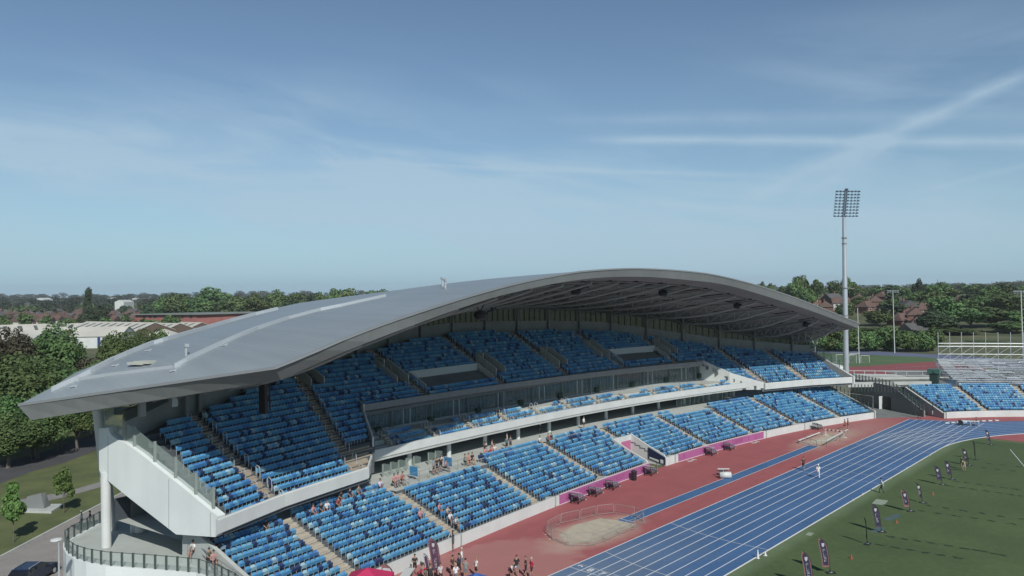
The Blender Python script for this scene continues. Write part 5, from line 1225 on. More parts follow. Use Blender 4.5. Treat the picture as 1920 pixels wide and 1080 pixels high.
    # skyline row over the roof, 520..830
    for x in (545, 556, 588, 600, 632, 650, 668, 690, 712, 735, 760, 790, 815, 520):
        P = PW(x, 560, 700*r.uniform(.9, 1.1)); tree(r.choice(('mid0', 'mid1', 'mid2', 'midd')), P.x, P.y, 12*r.uniform(.8, 1.3), 'tree showing its top just above the stand roof', 'trees behind the stand roof', H=(CAMH+r.uniform(.5, 4.5)-gh(P.x, P.y))/2.0)
    # right-hand wood behind the training ground
    for x in np.arange(1470, 1770, 13):
        q = G(x+r.uniform(-5, 5), 661, 2.0); q = q+Vector(tuple(CF))*r.uniform(3, 9); tree(r.choice(('mid0', 'mid1', 'mid2')), q.x, q.y, r.uniform(4.0, 5.6), 'green bush in the hedge along the far side of the training track', 'hedge bushes behind the training track', z=1.0, H=r.uniform(3.6, 4.8))
    row2 = [(1500, 628, 380, 8), (1540, 615, 390, 9), (1565, 640, 360, 7), (1625, 625, 370, 9), (1645, 600, 400, 9), (1655, 640, 350, 8), (1720, 648, 350, 7), (1755, 610, 350, 13), (1770, 585, 380, 11), (1795, 630, 340, 11), (1820, 600, 370, 12), (1850, 640, 330, 9), (1865, 600, 370, 12), (1890, 575, 420, 12), (1905, 620, 340, 11), (1935, 600, 350, 12), (1835, 575, 430, 10), (1780, 655, 330, 7), (1925, 650, 325, 8), (1875, 570, 480, 10), (1705, 560, 520, 6)]
    row2 += [(1745+i*17, 648+(i % 3)*4, 300+(i % 2)*22, 7+(i % 3)) for i in range(13)]
    for i, (x, y, dep, R) in enumerate(row2):
        P = PW(x, y, dep); k = r.choice(('mid0', 'mid1', 'mid2')) if i != 7 else 'midd'
        tree(k, P.x, P.y, R, 'tall tree in the wood behind the training track' if i != 7 else 'largest layered dark tree in the wood above the scaffolding end', 'trees of the wood right of the mast' if i != 7 else None, H=(P.z+R*.25-gh(P.x, P.y))/(PROTO[k][2]+0.9))
    sky = [(1430, 545, 600, 6), (1445, 548, 600, 7), (1470, 556, 580, 8), (1490, 547, 560, 10), (1503, 543, 570, 9), (1530, 545, 560, 9), (1515, 560, 540, 9), (1550, 565, 560, 8), (1566, 547, 600, 10), (1590, 543, 610, 11), (1608, 552, 590, 9), (1640, 548, 700, 6), (1637, 552, 700, 10), (1665, 548, 720, 7), (1680, 550, 700, 11), (1700, 552, 700, 10), (1722, 543, 560, 8), (1725, 560, 520, 9), (1750, 552, 540, 9), (1762, 545, 620, 8), (1790, 560, 700, 10), (1480, 575, 480, 8), (1455, 590, 450, 8), (1500, 590, 430, 8), (1540, 590, 450, 7), (1585, 585, 450, 9), (1610, 578, 520, 8)]
    for i, (x, y, dep, R) in enumerate(sky):
        P = PW(x, y, dep); k = 'midd' if i in (11, 16, 13, 19) else r.choice(('mid0', 'mid1', 'mid2', 'mid0'))
        tree(k, P.x, P.y, R*.8, 'tree on the hillside skyline right of the stand', 'skyline trees on the right hillside', H=max(4, (P.z+R*.3-gh(P.x, P.y))/(PROTO[k][2]+0.9)))
    for i in range(88):
        x = r.uniform(1430, 2000); dep = r.uniform(420, 950); P = PW(x, 560, dep)
        if dep < 620 and (1490 < x < 1545 or 1612 < x < 1660 or 1685 < x < 1745): continue
        tree(r.choice(('far0', 'far1', 'far2', 'mid0')), P.x, P.y, r.uniform(6, 9.5), 'rounded tree in the hillside cover between and beyond the houses on the right', 'hillside cover trees on the right', H=r.uniform(4.5, 6.5))
    # far-off woods that read as one mass
    g = np.random.default_rng(5); cm, tm, h0 = PROTO['far2']; base = np.array([v.co[:] for v in cm.vertices]).reshape(-1, 4, 3)[::5].reshape(-1, 3)
    AV = []; nq = 0
    for i in range(1900):
        xx = g.uniform(-150, 2100); dep = g.choice([1250, 1500, 1900, 2400, 3000, 3800])*g.uniform(.85, 1.15); P = PW(xx, 555, dep); z = gh(P.x, P.y); R = g.choice([6, 8, 10, 13, 16])*g.uniform(.8, 1.15)*(dep/1900)**.5
        AV.append(base*np.array([R*1.3, R*1.3, R*.8])+np.array([P.x, P.y, z+R*.5]))
    V = np.concatenate(AV); me = bpy.data.meshes.new('far_wood'); me.from_pydata(V.tolist(), [], [(4*i, 4*i+1, 4*i+2, 4*i+3) for i in range(len(V)//4)]); me.materials.append(leafd)
    tag(link('far_wood', me), 'far-off dark woods along the horizon', 'wood', kind='stuff')
trees()
# ---------------------------------------------------------------- houses, sheds
tileR = mat('brown_roof_tiles', (0.135, 0.085, 0.07), 0.85, var=0.25, vs=0.3); tileG = mat('grey_roof_tiles', (0.10, 0.10, 0.10), 0.85, var=0.2, vs=0.3)
brick = mat('red_brick', (0.20, 0.105, 0.08), 0.85, var=0.15, vs=0.5); rend = mat('cream_render', (0.62, 0.60, 0.55), 0.8); pane = mat('window_pane', (0.04, 0.05, 0.06), 0.2)
def house_proto(roofm, wallm, hip):
    T = bpy.data.objects.new('house', None); COL.objects.link(T)
    w, d, h, rh = 8.5, 7.5, 5.2, 3.0
    m = MB(); m.box((0, 0, h/2), (w, d, h))
    if not hip: m.add([(-w/2, -d/2, h), (-w/2, d/2, h), (-w/2, 0, h+rh-.1)], [(0, 1, 2)]); m.add([(w/2, -d/2, h), (w/2, d/2, h), (w/2, 0, h+rh-.1)], [(0, 1, 2)])
    build(m, 'wall', wallm, T)
    m = MB(); e = 0.5; k = 2.4 if hip else -e
    m.add([(-w/2-e, -d/2-e, h-.1), (w/2+e, -d/2-e, h-.1), (w/2+e, d/2+e, h-.1), (-w/2-e, d/2+e, h-.1), (-w/2+k, 0, h+rh), (w/2-k, 0, h+rh)], [(0, 1, 5, 4), (2, 3, 4, 5), (1, 2, 5), (3, 0, 4), (3, 2, 1, 0)])
    rf = build(m, 'roof', roofm, T); m = MB(); m.box((w/4, 0.6, h+rh), (0.9, 0.7, 2.2)); build(m, 'chimney', brick, rf)
    for s in (-1, 1):
        for x in (-2.4, 2.2):
            for z in (1.5, 4.0): m = MB(); m.box((x, s*(d/2+.03), z), (1.7, 0.08, 1.3)); f = build(m, 'window', white, T); m = MB(); m.box((x, s*(d/2+.06), z), (1.4, 0.08, 1.0)); build(m, 'pane', pane, f)
    m = MB(); m.box((0, -d/2-.04, 1.05), (1.0, 0.1, 2.1)); build(m, 'door', steeld, T)
    return T
def houses():
    r = random.Random(31)
    pr = [house_proto(tileR, brick, True), house_proto(tileG, rend, True), house_proto(tileR, rend, False), house_proto(tileG, brick, False)]
    names = ['brown-roofed brick house', 'grey-roofed cream house', 'brown-roofed cream gabled house', 'grey-roofed brick gabled house']
    spots = []
    for x in np.arange(-30, 500, 15):
        for dep in (600, 700, 830, 960):
            if r.random() < .25: continue
            if 355 < x and dep < 800: continue
            spots.append((x+r.uniform(-5, 5), dep*r.uniform(.96, 1.04), 'L'))
    for i, (x, dep, s) in enumerate(spots):
        P = PW(x, 580, dep); k = r.choice((0, 1, 2, 3, 0, 2)); dup(pr[k], (P.x, P.y, gh(P.x, P.y)-.2), math.radians(r.choice((35, 40, 125, 130))+r.uniform(-6, 6)), 1.15, names[k]+' in the suburb on the left', names[k]+'s left of the stand')
    R = [(1500, 572, 520, 0), (1535, 560, 560, 0), (1548, 575, 500, 0), (1560, 560, 540, 3), (1575, 568, 520, 2), (1625, 575, 480, 0), (1640, 565, 520, 0), (1715, 590, 400, 0), (1700, 575, 430, 3), (1730, 605, 385, 0), (1712, 620, 370, 3), (1690, 600, 400, 0), (1735, 580, 430, 0), (1800, 568, 520, 0), (1806, 580, 480, 3), (1520, 585, 470, 0), (1610, 562, 560, 0), (1655, 556, 600, 0), (1585, 575, 540, 0), (1512, 562, 600, 0)]
    for i, (x, y, dep, k) in enumerate(R):
        P = PW(x, y, dep); dup(pr[k], (P.x, P.y, P.z-6.5), math.radians(r.choice((30, 120, 75))+r.uniform(-10, 10)), 1.25, names[k]+' among the trees on the right hillside', names[k]+'s on the hillside')
        m = MB(); m.box((P.x, P.y, P.z-11), (11, 10, 9.2)); 
    for p in pr:
        for c in list(p.children):
            for q in list(c.children): bpy.data.objects.remove(q)
            bpy.data.objects.remove(c)
        bpy.data.objects.remove(p)
houses()
shedroof = mat('pale_corrugated_roof', (0.60, 0.585, 0.52), 0.6, var=0.10, vs=0.08); skyl = mat('dark_rooflight', (0.13, 0.14, 0.14), 0.5); shedw = mat('brown_shed_brick', (0.16, 0.115, 0.09), 0.85, var=0.1, vs=0.3)
def shed(label, p0, rot, wid, length, h, rh, wallm, lights=True, z=0.0):
    """gabled shed: p0 is the pixel of the gable's near lower corner, its length runs left and towards the camera by rot"""
    a = G(*p0, z); ca, sa = math.cos(rot), math.sin(rot); r_ = Vector((CR[0], CR[1], 0)).normalized(); f_ = Vector((CF[0], CF[1], 0)).normalized()
    n = -r_*ca-f_*sa; d = r_*sa*-1*-1+f_*ca*1.0; d = (f_*ca-r_*sa)*-1*-1
    d = f_*ca - r_*sa; d = Vector((-n.y, n.x, 0)); d = d if d.dot(f_) > 0 else -d
    b = a+d*wid; T = thing('shed', label, 'shed', tuple((a+b)/2)); u = Vector((0, 0, h)); ap = (a+b)/2+Vector((0, 0, h+rh))
    m = MB(); m.slab([a, b, b+u, ap, a+u], n*length); wb(m, 'wall', wallm, T)
    m = MB(); L = n*(length+.6); e = -n*.3
    for q, s in ((a+u, -1), (b+u, 1)):
        o = d*s*.5-Vector((0, 0, .3)); m.slab([q+o+e, ap+e+Vector((0, 0, .1)), ap+e+L+Vector((0, 0, .1)), q+o+e+L], Vector((0, 0, .25)))
    rf = wb(m, 'roof', shedroof, T)
    if lights:
        for k in np.arange(4, length-4, 6.5):
            q = a+u; m = MB(); s0 = q.lerp(ap, .18)+n*k+Vector((0, 0, .42)); s1 = q.lerp(ap, .82)+n*k+Vector((0, 0, .42)); m.add([s0, s1, s1+n*1.5, s0+n*1.5], [(0, 1, 2, 3)]); wb(m, 'rooflight', skyl, rf)
    return T
def sheds():
    shed('long white-roofed brown-gabled shed nearest the stand roof', (252, 641), -0.52, 24, 62, 5.4, 4.0, shedw)
    shed('second brown-gabled shed with ribbed white roof', (309, 633), -0.52, 20, 50, 4.2, 3.4, shedw)
    shed('smallest brown-gabled shed next to the brick hall', (352, 629), -0.52, 20, 44, 4.0, 3.2, shedw)
    shed('white shed with blue doors behind the broad tree', (226, 652), 0.12, 20, 22, 5.7, 3.6, white, False)
    shed('cream-roofed shed at the far left', (62, 655), 0.1, 26, 60, 5.0, 3.0, white, False)
    shed('ribbed cream-roofed shed left of the broad tree', (92, 646), 0.7, 22, 34, 5.5, 4.5, white)
    shed('pale ribbed roof behind the broad tree', (172, 634), 0.35, 20, 50, 4.6, 3.6, white)
    m = MB(); a = G(276, 650); T = thing('pavilion', 'white pyramid-roofed pavilion behind the stand roof', 'pavilion', tuple(a)); c = G(307, 650); w = 9.5
    m.box(c+Vector((0, 0, 2)), (w*1.7, w*1.5, 4), 0.7); wb(m, 'wall', white, T); m = MB(); R_ = Matrix.Rotation(0.7, 3, 'Z'); q = [c+R_ @ Vector((x*w*.95, y*w*.85, 4.1)) for x, y in ((-1, -1), (1, -1), (1, 1), (-1, 1))]
    ap = c+Vector((0, 0, 8.6)); m.add(q+[ap], [(0, 1, 4), (1, 2, 4), (2, 3, 4), (3, 0, 4), (3, 2, 1, 0)]); wb(m, 'roof', shedroof, T)
    m = MB(); d1 = G(184, 653); d2 = G(196, 652); m.slab([d1, d2, d2+Vector((0, 0, 5)), d1+Vector((0, 0, 5))], Vector(tuple(-CF))*.6); tag(build(m, 'roller_door', mat('blue_door', (0.03, 0.07, 0.25), 0.5)), 'blue roller door on the white shed behind the broad tree', 'door')
    a, b = G(254, 606, 4.0), G(368, 606, 4.0); T = thing('brick_hall', 'long flat-roofed red brick hall in front of the domed trees', 'hall', tuple(a)); d = (b-a).normalized(); n = Vector((-d.y, d.x, 0)); n = n if n.dot(Vector(tuple(CF))) > 0 else -n
    hb = mat('hall_brick', (0.33, 0.13, 0.115), 0.85, var=0.1, vs=0.3); up = Vector((0, 0, 6.2)); m = MB(); k = n*52+d*38; m.slab([a, b, b+k, a+k], up); m.slab([v-Vector((0, 0, 4.5)) for v in (a, b, b+k, a+k)], Vector((0, 0, 4.49))); wb(m, 'wall', hb, T)
    m = MB(); o = Vector((0, 0, 6.2)); m.slab([a+o-d*2-n*2, b+o+d*2-n*2, b+k+o+d*2, a+k+o-d*2], Vector((0, 0, 0.7))); wb(m, 'roof', mat('flat_roof_green_grey', (0.20, 0.23, 0.21), 0.8, var=0.1, vs=0.1), T)
    for f in (.15, .25, .33, .5, .66, .78, .92): m = MB(); q = a.lerp(b, f)-n*.1; m.box(q+Vector((0, 0, 4.7)), (2.2, .3, 1.6), math.atan2(d.y, d.x)); wb(m, 'window', pane, T)
    # pale warehouses on the far skyline
    for (x0, x1, y, dep, lb) in ((202, 224, 563, 2300, 'long white warehouse on the far left skyline'), (66, 82, 567, 1500, 'white-roofed building left of the poplar'), (248, 262, 563, 2600, 'grey-white warehouse beside the far trees'), (215, 232, 574, 1100, 'white low building among the suburb houses'), (1793, 1800, 549, 1900, 'pale building on the right skyline'), (1819, 1822, 549, 1900, 'small white block on the right skyline'), (1832, 1836, 549, 1900, 'second small white block on the right skyline')):
        a, b = PW(x0, y, dep), PW(x1, y, dep); m = MB(); d = (b-a); u = Vector((0, 0, 9)); f = Vector(tuple(CF))*30; f.z = 0; g0 = Vector((0, 0, min(gh(a.x, a.y), gh(b.x, b.y))-a.z))
        m.slab([a+g0, b+g0, b+Vector((0, 0, 6)), a+Vector((0, 0, 6))], f); T = thing('warehouse', lb, 'warehouse', tuple(a)); wb(m, 'wall', white, T)
        m = MB(); m.slab([a+Vector((0, 0, 6)), b+Vector((0, 0, 6)), (a+b)/2+Vector((0, 0, 9))], f); wb(m, 'roof', white, T)
    for (x, yt, yb, dep, lb) in ((1860, 527, 545, 2400, 'faint lattice pylon left of the two on the far right skyline'), (1868, 530, 545, 2600, 'faint lattice pylon right of the taller one'), (1758, 523, 540, 2200, 'hazy lattice pylon behind the pointed trees')):
        a = PW(x, yb, dep); h = (yb-yt)*dep/FPX; m = MB()
        for s in ((-3, -3), (3, -3), (3, 3), (-3, 3)): m.tube(a+Vector((s[0], s[1], -6)), a+Vector((0, 0, h)), 0.5, 0.3, n=4)
        for f in (.55, .7, .85): m.tube(a+Vector(tuple(CR))*-7*(1.2-f)+Vector((0, 0, h*f)), a+Vector(tuple(CR))*7*(1.2-f)+Vector((0, 0, h*f)), 0.4, n=4)
        tag(build(m, 'pylon', steelg), lb, 'pylon')
sheds()
# ---------------------------------------------------------------- people
BODYCLS = {}
def body_mesh(pose):
    V = {'pel': (0, 0, .95), 'spi': (0, 0, 1.14), 'che': (0, 0, 1.34), 'nec': (0, -.01, 1.49), 'hd0': (0, .01, 1.57), 'hd1': (0, .02, 1.70),
         'shL': (-.17, 0, 1.41), 'shR': (.17, 0, 1.41), 'elL': (-.24, -.03, 1.13), 'elR': (.24, -.03, 1.13), 'wrL': (-.25, .08, .90), 'wrR': (.25, .08, .90), 'haL': (-.25, .11, .81), 'haR': (.25, .11, .81),
         'hiL': (-.09, 0, .88), 'hiR': (.09, 0, .88), 'knL': (-.10, .02, .49), 'knR': (.10, .02, .49), 'anL': (-.11, -.02, .09), 'anR': (.11, -.02, .09), 'toL': (-.13, .14, .035), 'toR': (.13, .14, .035)}
    def up(**k): V.update(k)
    if pose == 'walk': up(knL=(-.10, .20, .53), anL=(-.10, .22, .12), toL=(-.10, .38, .06), knR=(.10, -.06, .48), anR=(.10, -.30, .15), toR=(.10, -.20, .04), wrL=(-.22, -.18, .93), haL=(-.22, -.20, .84), elL=(-.23, -.12, 1.14), wrR=(.22, .24, .97), haR=(.22, .31, .93), elR=(.23, .04, 1.13))
    if pose == 'folded': up(elL=(-.25, .04, 1.16), wrL=(-.06, .22, 1.16), haL=(.03, .22, 1.17), elR=(.25, .04, 1.16), wrR=(.06, .24, 1.19), haR=(-.03, .25, 1.20))
    if pose == 'phone': up(elL=(-.24, .08, 1.16), wrL=(-.14, .28, 1.28), haL=(-.09, .34, 1.33), elR=(.25, 0, 1.13), wrR=(.24, .20, 1.0), haR=(.22, .28, .98), hd1=(0, .06, 1.69))
    if pose == 'headup': up(elL=(-.36, .03, 1.52), wrL=(-.20, .02, 1.70), haL=(-.12, -.02, 1.73), elR=(.36, .03, 1.52), wrR=(.20, .02, 1.70), haR=(.12, -.02, 1.73), anL=(-.2, 0, .09), toL=(-.23, .14, .035), knL=(-.16, .02, .49), anR=(.2, 0, .09), toR=(.23, .14, .035), knR=(.16, .02, .49))
    if pose == 'sit':
        dz = -.40
        for k in ('pel', 'spi', 'che', 'nec', 'hd0', 'hd1', 'shL', 'shR'): V[k] = (V[k][0], V[k][1]+(.10 if k in ('che', 'nec', 'hd0', 'hd1', 'shL', 'shR') else 0), V[k][2]+dz)
        up(hiL=(-.10, .02, .50), hiR=(.10, .02, .50), knL=(-.13, .44, .50), knR=(.13, .44, .50), anL=(-.13, .42, .09), anR=(.13, .46, .09), toL=(-.14, .58, .035), toR=(.14, .62, .035), elL=(-.25, .14, .78), elR=(.25, .14, .78), wrL=(-.14, .36, .62), wrR=(.14, .36, .62), haL=(-.10, .44, .60), haR=(.10, .44, .60))
    if pose == 'bend': up(che=(0, .22, 1.22), spi=(0, .08, 1.10), nec=(0, .34, 1.30), hd0=(0, .42, 1.32), hd1=(0, .53, 1.34), shL=(-.17, .28, 1.26), shR=(.17, .28, 1.26), elL=(-.2, .36, 1.0), elR=(.2, .36, 1.0), wrL=(-.12, .5, .85), wrR=(.12, .5, .85), haL=(-.08, .56, .80), haR=(.08, .56, .80))
    names = list(V); E = [('pel', 'spi', 'torso'), ('spi', 'che', 'torso'), ('che', 'nec', 'neck'), ('nec', 'hd0', 'head'), ('hd0', 'hd1', 'head')]
    for s in 'LR': E += [('che', 'sh'+s, 'torso'), ('sh'+s, 'el'+s, 'uarm'), ('el'+s, 'wr'+s, 'farm'), ('wr'+s, 'ha'+s, 'hand'), ('pel', 'hi'+s, 'hip'), ('hi'+s, 'kn'+s, 'thigh'), ('kn'+s, 'an'+s, 'shin'), ('an'+s, 'to'+s, 'foot')]
    rad = dict(pel=(.15, .11), spi=(.135, .10), che=(.165, .115), nec=(.055, .055), hd0=(.078, .088), hd1=(.072, .085), sh=(.068, .068), el=(.045, .045), wr=(.030, .030), ha=(.040, .022), hi=(.095, .095), kn=(.058, .058), an=(.038, .038), to=(.042, .03))
    me = bpy.data.meshes.new('b'); me.from_pydata([V[n] for n in names], [(names.index(a), names.index(b)) for a, b, _ in E], [])
    o = bpy.data.objects.new('b', me); COL.objects.link(o); md = o.modifiers.new('s', 'SKIN'); sk = me.skin_vertices[0].data
    for i, n in enumerate(names): sk[i].radius = rad.get(n, rad.get(n[:2])); sk[i].use_root = (n == 'pel')
    md.use_smooth_shade = True; sb = o.modifiers.new('u', 'SUBSURF'); sb.levels = 1; sb.render_levels = 1
    bpy.context.view_layer.update(); r = bpy.data.meshes.new_from_object(o.evaluated_get(bpy.context.evaluated_depsgraph_get())); bpy.data.objects.remove(o)
    cls = []
    for p in r.polygons:
        c = Vector(p.center); best = None
        for a, b, k in E:
            A, B = Vector(V[a]), Vector(V[b]); d = B-A; t = max(0, min(1, (c-A).dot(d)/d.length_squared)); q = (c-(A+d*t)).length/(rad.get(a, rad.get(a[:2]))[0]*.6+.02)
            if best is None or q < best[0]: best = (q, k, t, (c-A))
        cls.append((best[1], best[2]))
    return r, cls, Vector(V['hd0']), Vector(V['hd1'])
POSES = {p: body_mesh(p) for p in ('stand', 'walk', 'folded', 'phone', 'headup', 'sit', 'bend')}
CMAT = {}
def cm(c):
    k = tuple(round(x, 3) for x in c)
    if k not in CMAT: CMAT[k] = mat('cloth_%d' % len(CMAT), k, 0.8)
    return CMAT[k]
SKIN = (0.42, 0.25, 0.18); WHT = (0.80, 0.80, 0.80); BLK = (0.02, 0.02, 0.022); GRY = (0.20, 0.21, 0.22); NAV = (0.02, 0.03, 0.08); REDC = (0.50, 0.03, 0.07); OLV = (0.14, 0.13, 0.08); PNK = (0.62, 0.30, 0.32)
def person(pose, P, face, shirt, lower, label, hair=(0.05, 0.03, 0.02), group=None, sleeve='short', shorts=True, h=1.0, cap=None):
    base, cls, h0, h1 = POSES[pose]; me = base.copy(); me.materials.clear()
    for m in (cm(SKIN), cm(shirt), cm(lower), cm(BLK)): me.materials.append(m)
    idx = []
    for k, t in cls:
        i = 0
        if k in ('torso',): i = 1
        elif k == 'uarm': i = 1 if (sleeve != 'none' and (t < .75 or sleeve == 'long')) else 0
        elif k == 'farm': i = 1 if sleeve == 'long' else 0
        elif k in ('hip',): i = 2
        elif k == 'thigh': i = 2 if (not shorts or t < .75) else 0
        elif k == 'shin': i = 0 if shorts else 2
        elif k == 'foot': i = 3
        idx.append(i)
    me.polygons.foreach_set('material_index', idx)
    o = link('person', me, None, P, face); o.scale = (h, h, h); tag(o, label, 'person', group)
    m = MB(); c = h1+(h1-h0).normalized()*0.01; rows = []
    col = cap or hair
    for a in np.linspace(0, 1.75, 6):
        rows.append([(c.x+0.098*math.sin(a)*math.cos(b), c.y-0.012+0.108*math.sin(a)*math.sin(b), c.z+0.095*math.cos(a)-(0.03 if (math.sin(b) < 0 and a > 1) else 0)) for b in np.linspace(0, 6.283, 11)[:-1]])
    m.grid(rows, 0, True)
    if cap: m.box((c.x, c.y+0.13, c.z+0.03), (0.13, 0.12, 0.015))
    link('cap' if cap else 'hair', m.mesh('hair', cm(col), True), o)
    return o
def toward_cam(P, off=0.0): return math.atan2(-P.y, -P.x)-math.pi/2+off
def people():
    def g(x, y, z=0): return G(x, y, z)
    A = 'people gathered on the red apron near the feather flag'
    L = [((850, 1032), 'headup', 2.6, (0.10, 0.11, 0.13), (0.09, 0.09, 0.10), 'man in grey with hands on his head beside the white front wall', BLK, 1.05),
         ((866, 1068), 'stand', 2.2, (.82, .80, .76), GRY, 'tallest man in a white shirt, back of the apron group', (.5, .42, .35), 1.08), ((861, 1079), 'folded', 1.9, NAV, BLK, 'man in a navy top left of the tall white shirt', BLK, 1.05), ((873, 1087), 'phone', .6, (0.24, .27, .25), GRY, 'man in a grey-green patterned top in the apron group', BLK, 1.0),
         ((893, 1083), 'stand', 3.0, (.80, .76, .76), BLK, 'person in a white vest standing just right of the apron group', (.3, .2, .12), .98), ((855, 1096), 'walk', 1.0, (.82, .80, .84), GRY, 'person in a white top at the left front of the apron group', (.45, .33, .2), .98), ((848, 1080), 'phone', 5.0, (0.07, .04, .03), BLK, 'person in dark brown leaning at the left of the apron group', BLK, 1.0),
         ((960, 1087), 'bend', 4.4, WHT, BLK, 'person in a white T-shirt leaning over at the left of the second apron group', BLK, 1.0), ((969, 1081), 'walk', 3.9, BLK, GRY, 'person in black behind the white T-shirt in the second apron group', (.12, .03, .02), 1.02),
         ((986, 1083), 'folded', 2.4, BLK, BLK, 'person in black with arms folded next to the pink-red shirt', (.15, .10, .06), 1.02), ((997, 1085), 'walk', 2.8, REDC, BLK, 'person in a pink-red shirt at the right of the second apron group', (.5, .42, .3), 1.0)]
    for p, pose, rz, sh, lo, lb, hr, h in L: person(pose, g(*p), rz, sh, lo, lb, hr, A, h=h, sleeve='none' if 'vest' in lb else 'short')
    # volunteers by the flag at the foot of the wall
    for p, sh, lb, cp, pose in (((807, 1098), (.03, .04, .04), 'volunteer in black below the tall feather flag', None, 'stand'), ((801, 1086), REDC, 'volunteer in a red top and cap beside the feather flag', REDC, 'stand'), ((785, 1097), REDC, 'bending volunteer in a red cap at the white table', REDC, 'bend'), ((794, 1096), GRY, 'person in pale grey left of the black-shirted volunteer', None, 'stand'), ((826, 1096), (.55, .50, .52), 'person in pale pink-grey right of the feather flag', None, 'walk'), ((778, 1078), BLK, 'person in black by the wall left of the flags', None, 'folded')):
        person(pose, g(*p), random.uniform(0, 6), sh, BLK, lb, (.08, .05, .03), 'volunteers by the wall', cap=cp)
    for p, pose, rz, sh, lo, lb in (((1534.5, 897), 'walk', 0.4, (.84, .86, .90), (.75, .77, .8), 'person all in white walking down the blue lanes'), ((1506.5, 882), 'walk', 3.3, (.10, .055, .04), BLK, 'person in a dark brown top stepping onto the blue lanes'), ((1584, 806), 'walk', 1.2, (.30, .02, .03), (.10, .03, .03), 'runner in dark red by the far water-jump barrier'), ((1590, 804), 'stand', 2.2, (.26, .05, .05), NAV, 'second figure in red by the far water-jump barrier')):
        person(pose, g(*p), rz, sh, lo, lb, cap=(.85, .85, .85) if 'all in white' in lb else None, shorts='white' not in lb)
    person('walk', g(1653, 925), 2.0, (.60, .68, .66), BLK, 'person in a pale top and black trousers on the grass edge', BLK, shorts=False, sleeve='long')
    person('stand', g(1803, 880), 2.0, (.05, .06, .04), BLK, 'person in dark clothes beside the paired feather flags', BLK)
    person('bend', g(1808, 884), 3.0, (.70, .62, .40), (.6, .5, .35), 'person in pale yellow crouching beside the paired feather flags', (.5, .4, .3))
    person('sit', g(1832, 797), 1.8, (.10, .02, .03), BLK, 'person in dark red sitting behind the far white table', BLK)
    person('walk', g(153, 990), 2.7, (.50, .54, .60), OLV, 'person in a pale blue-grey coat walking on the cobbled road', (.6, .6, .6), shorts=False, sleeve='long')
    person('walk', g(169, 990), 3.0, (.03, .035, .05), GRY, 'person in a dark jacket walking on the cobbled road', BLK, shorts=False, sleeve='long')
    # spectators seated in the lower tier: (pixel, row, clothes)
    def seated(x, k, y, sh, lb, grp, pose='sit', lo=BLK, hr=(.08, .05, .03)):
        P = M(y, lowt(k)+0.02, lowz(k)); person(pose, P, Mdir(y)+math.pi+random.uniform(-.25, .25), sh, lo, lb, hr, grp)
    S = [(4, 47.0, PNK, 'spectator in pink sitting alone-in-pair by the stairs, upper of the two'), (4, 49.6, PNK, 'spectator in a pink striped top in the second stairway block'), (3, 49.9, (.6, .5, .42), 'spectator in beige sitting below the pink one'), (2, 49.4, WHT, 'spectator in white low down beside the stairs'), (1, 49.3, (.66, .64, .6), 'spectator in off-white near the bottom of the stairs'),
         (11, 31.2, (.12, .04, .04), 'spectator in dark red under the balcony edge'), (10, 33.4, BLK, 'spectator in black in the top rows left of the first stairs'), (10, 38.3, PNK, 'spectator with bare arms in pink under the balcony'), (10, 39.2, BLK, 'spectator in black next to the bare-armed one'), (10, 39.9, WHT, 'spectator in white third along under the balcony'), (10, 41.2, (.3, .05, .05), 'spectator in dark red further along under the balcony'), (11, 42.2, BLK, 'spectator in black in the top row under the balcony'), (11, 43.3, NAV, 'spectator in navy in the top row under the balcony'), (11, 44.4, (.2, .22, .2), 'spectator in grey in the top row under the balcony'),
         (11, 47.2, (.70, .70, .9), 'spectator in pale lilac at the top of the second stairs'), (11, 75.4, (.4, .08, .10), 'spectator in red at the top of the fourth stairs'), (11, 76.1, BLK, 'spectator in black beside the red one at the top of the fourth stairs'), (11, 73.7, WHT, 'spectator in white on the edge of the fourth stairs')]
    for k, y, sh, lb in S: seated(0, k, y, sh, lb.replace('alone-in-pair ', ''), 'spectators in the lower tier')
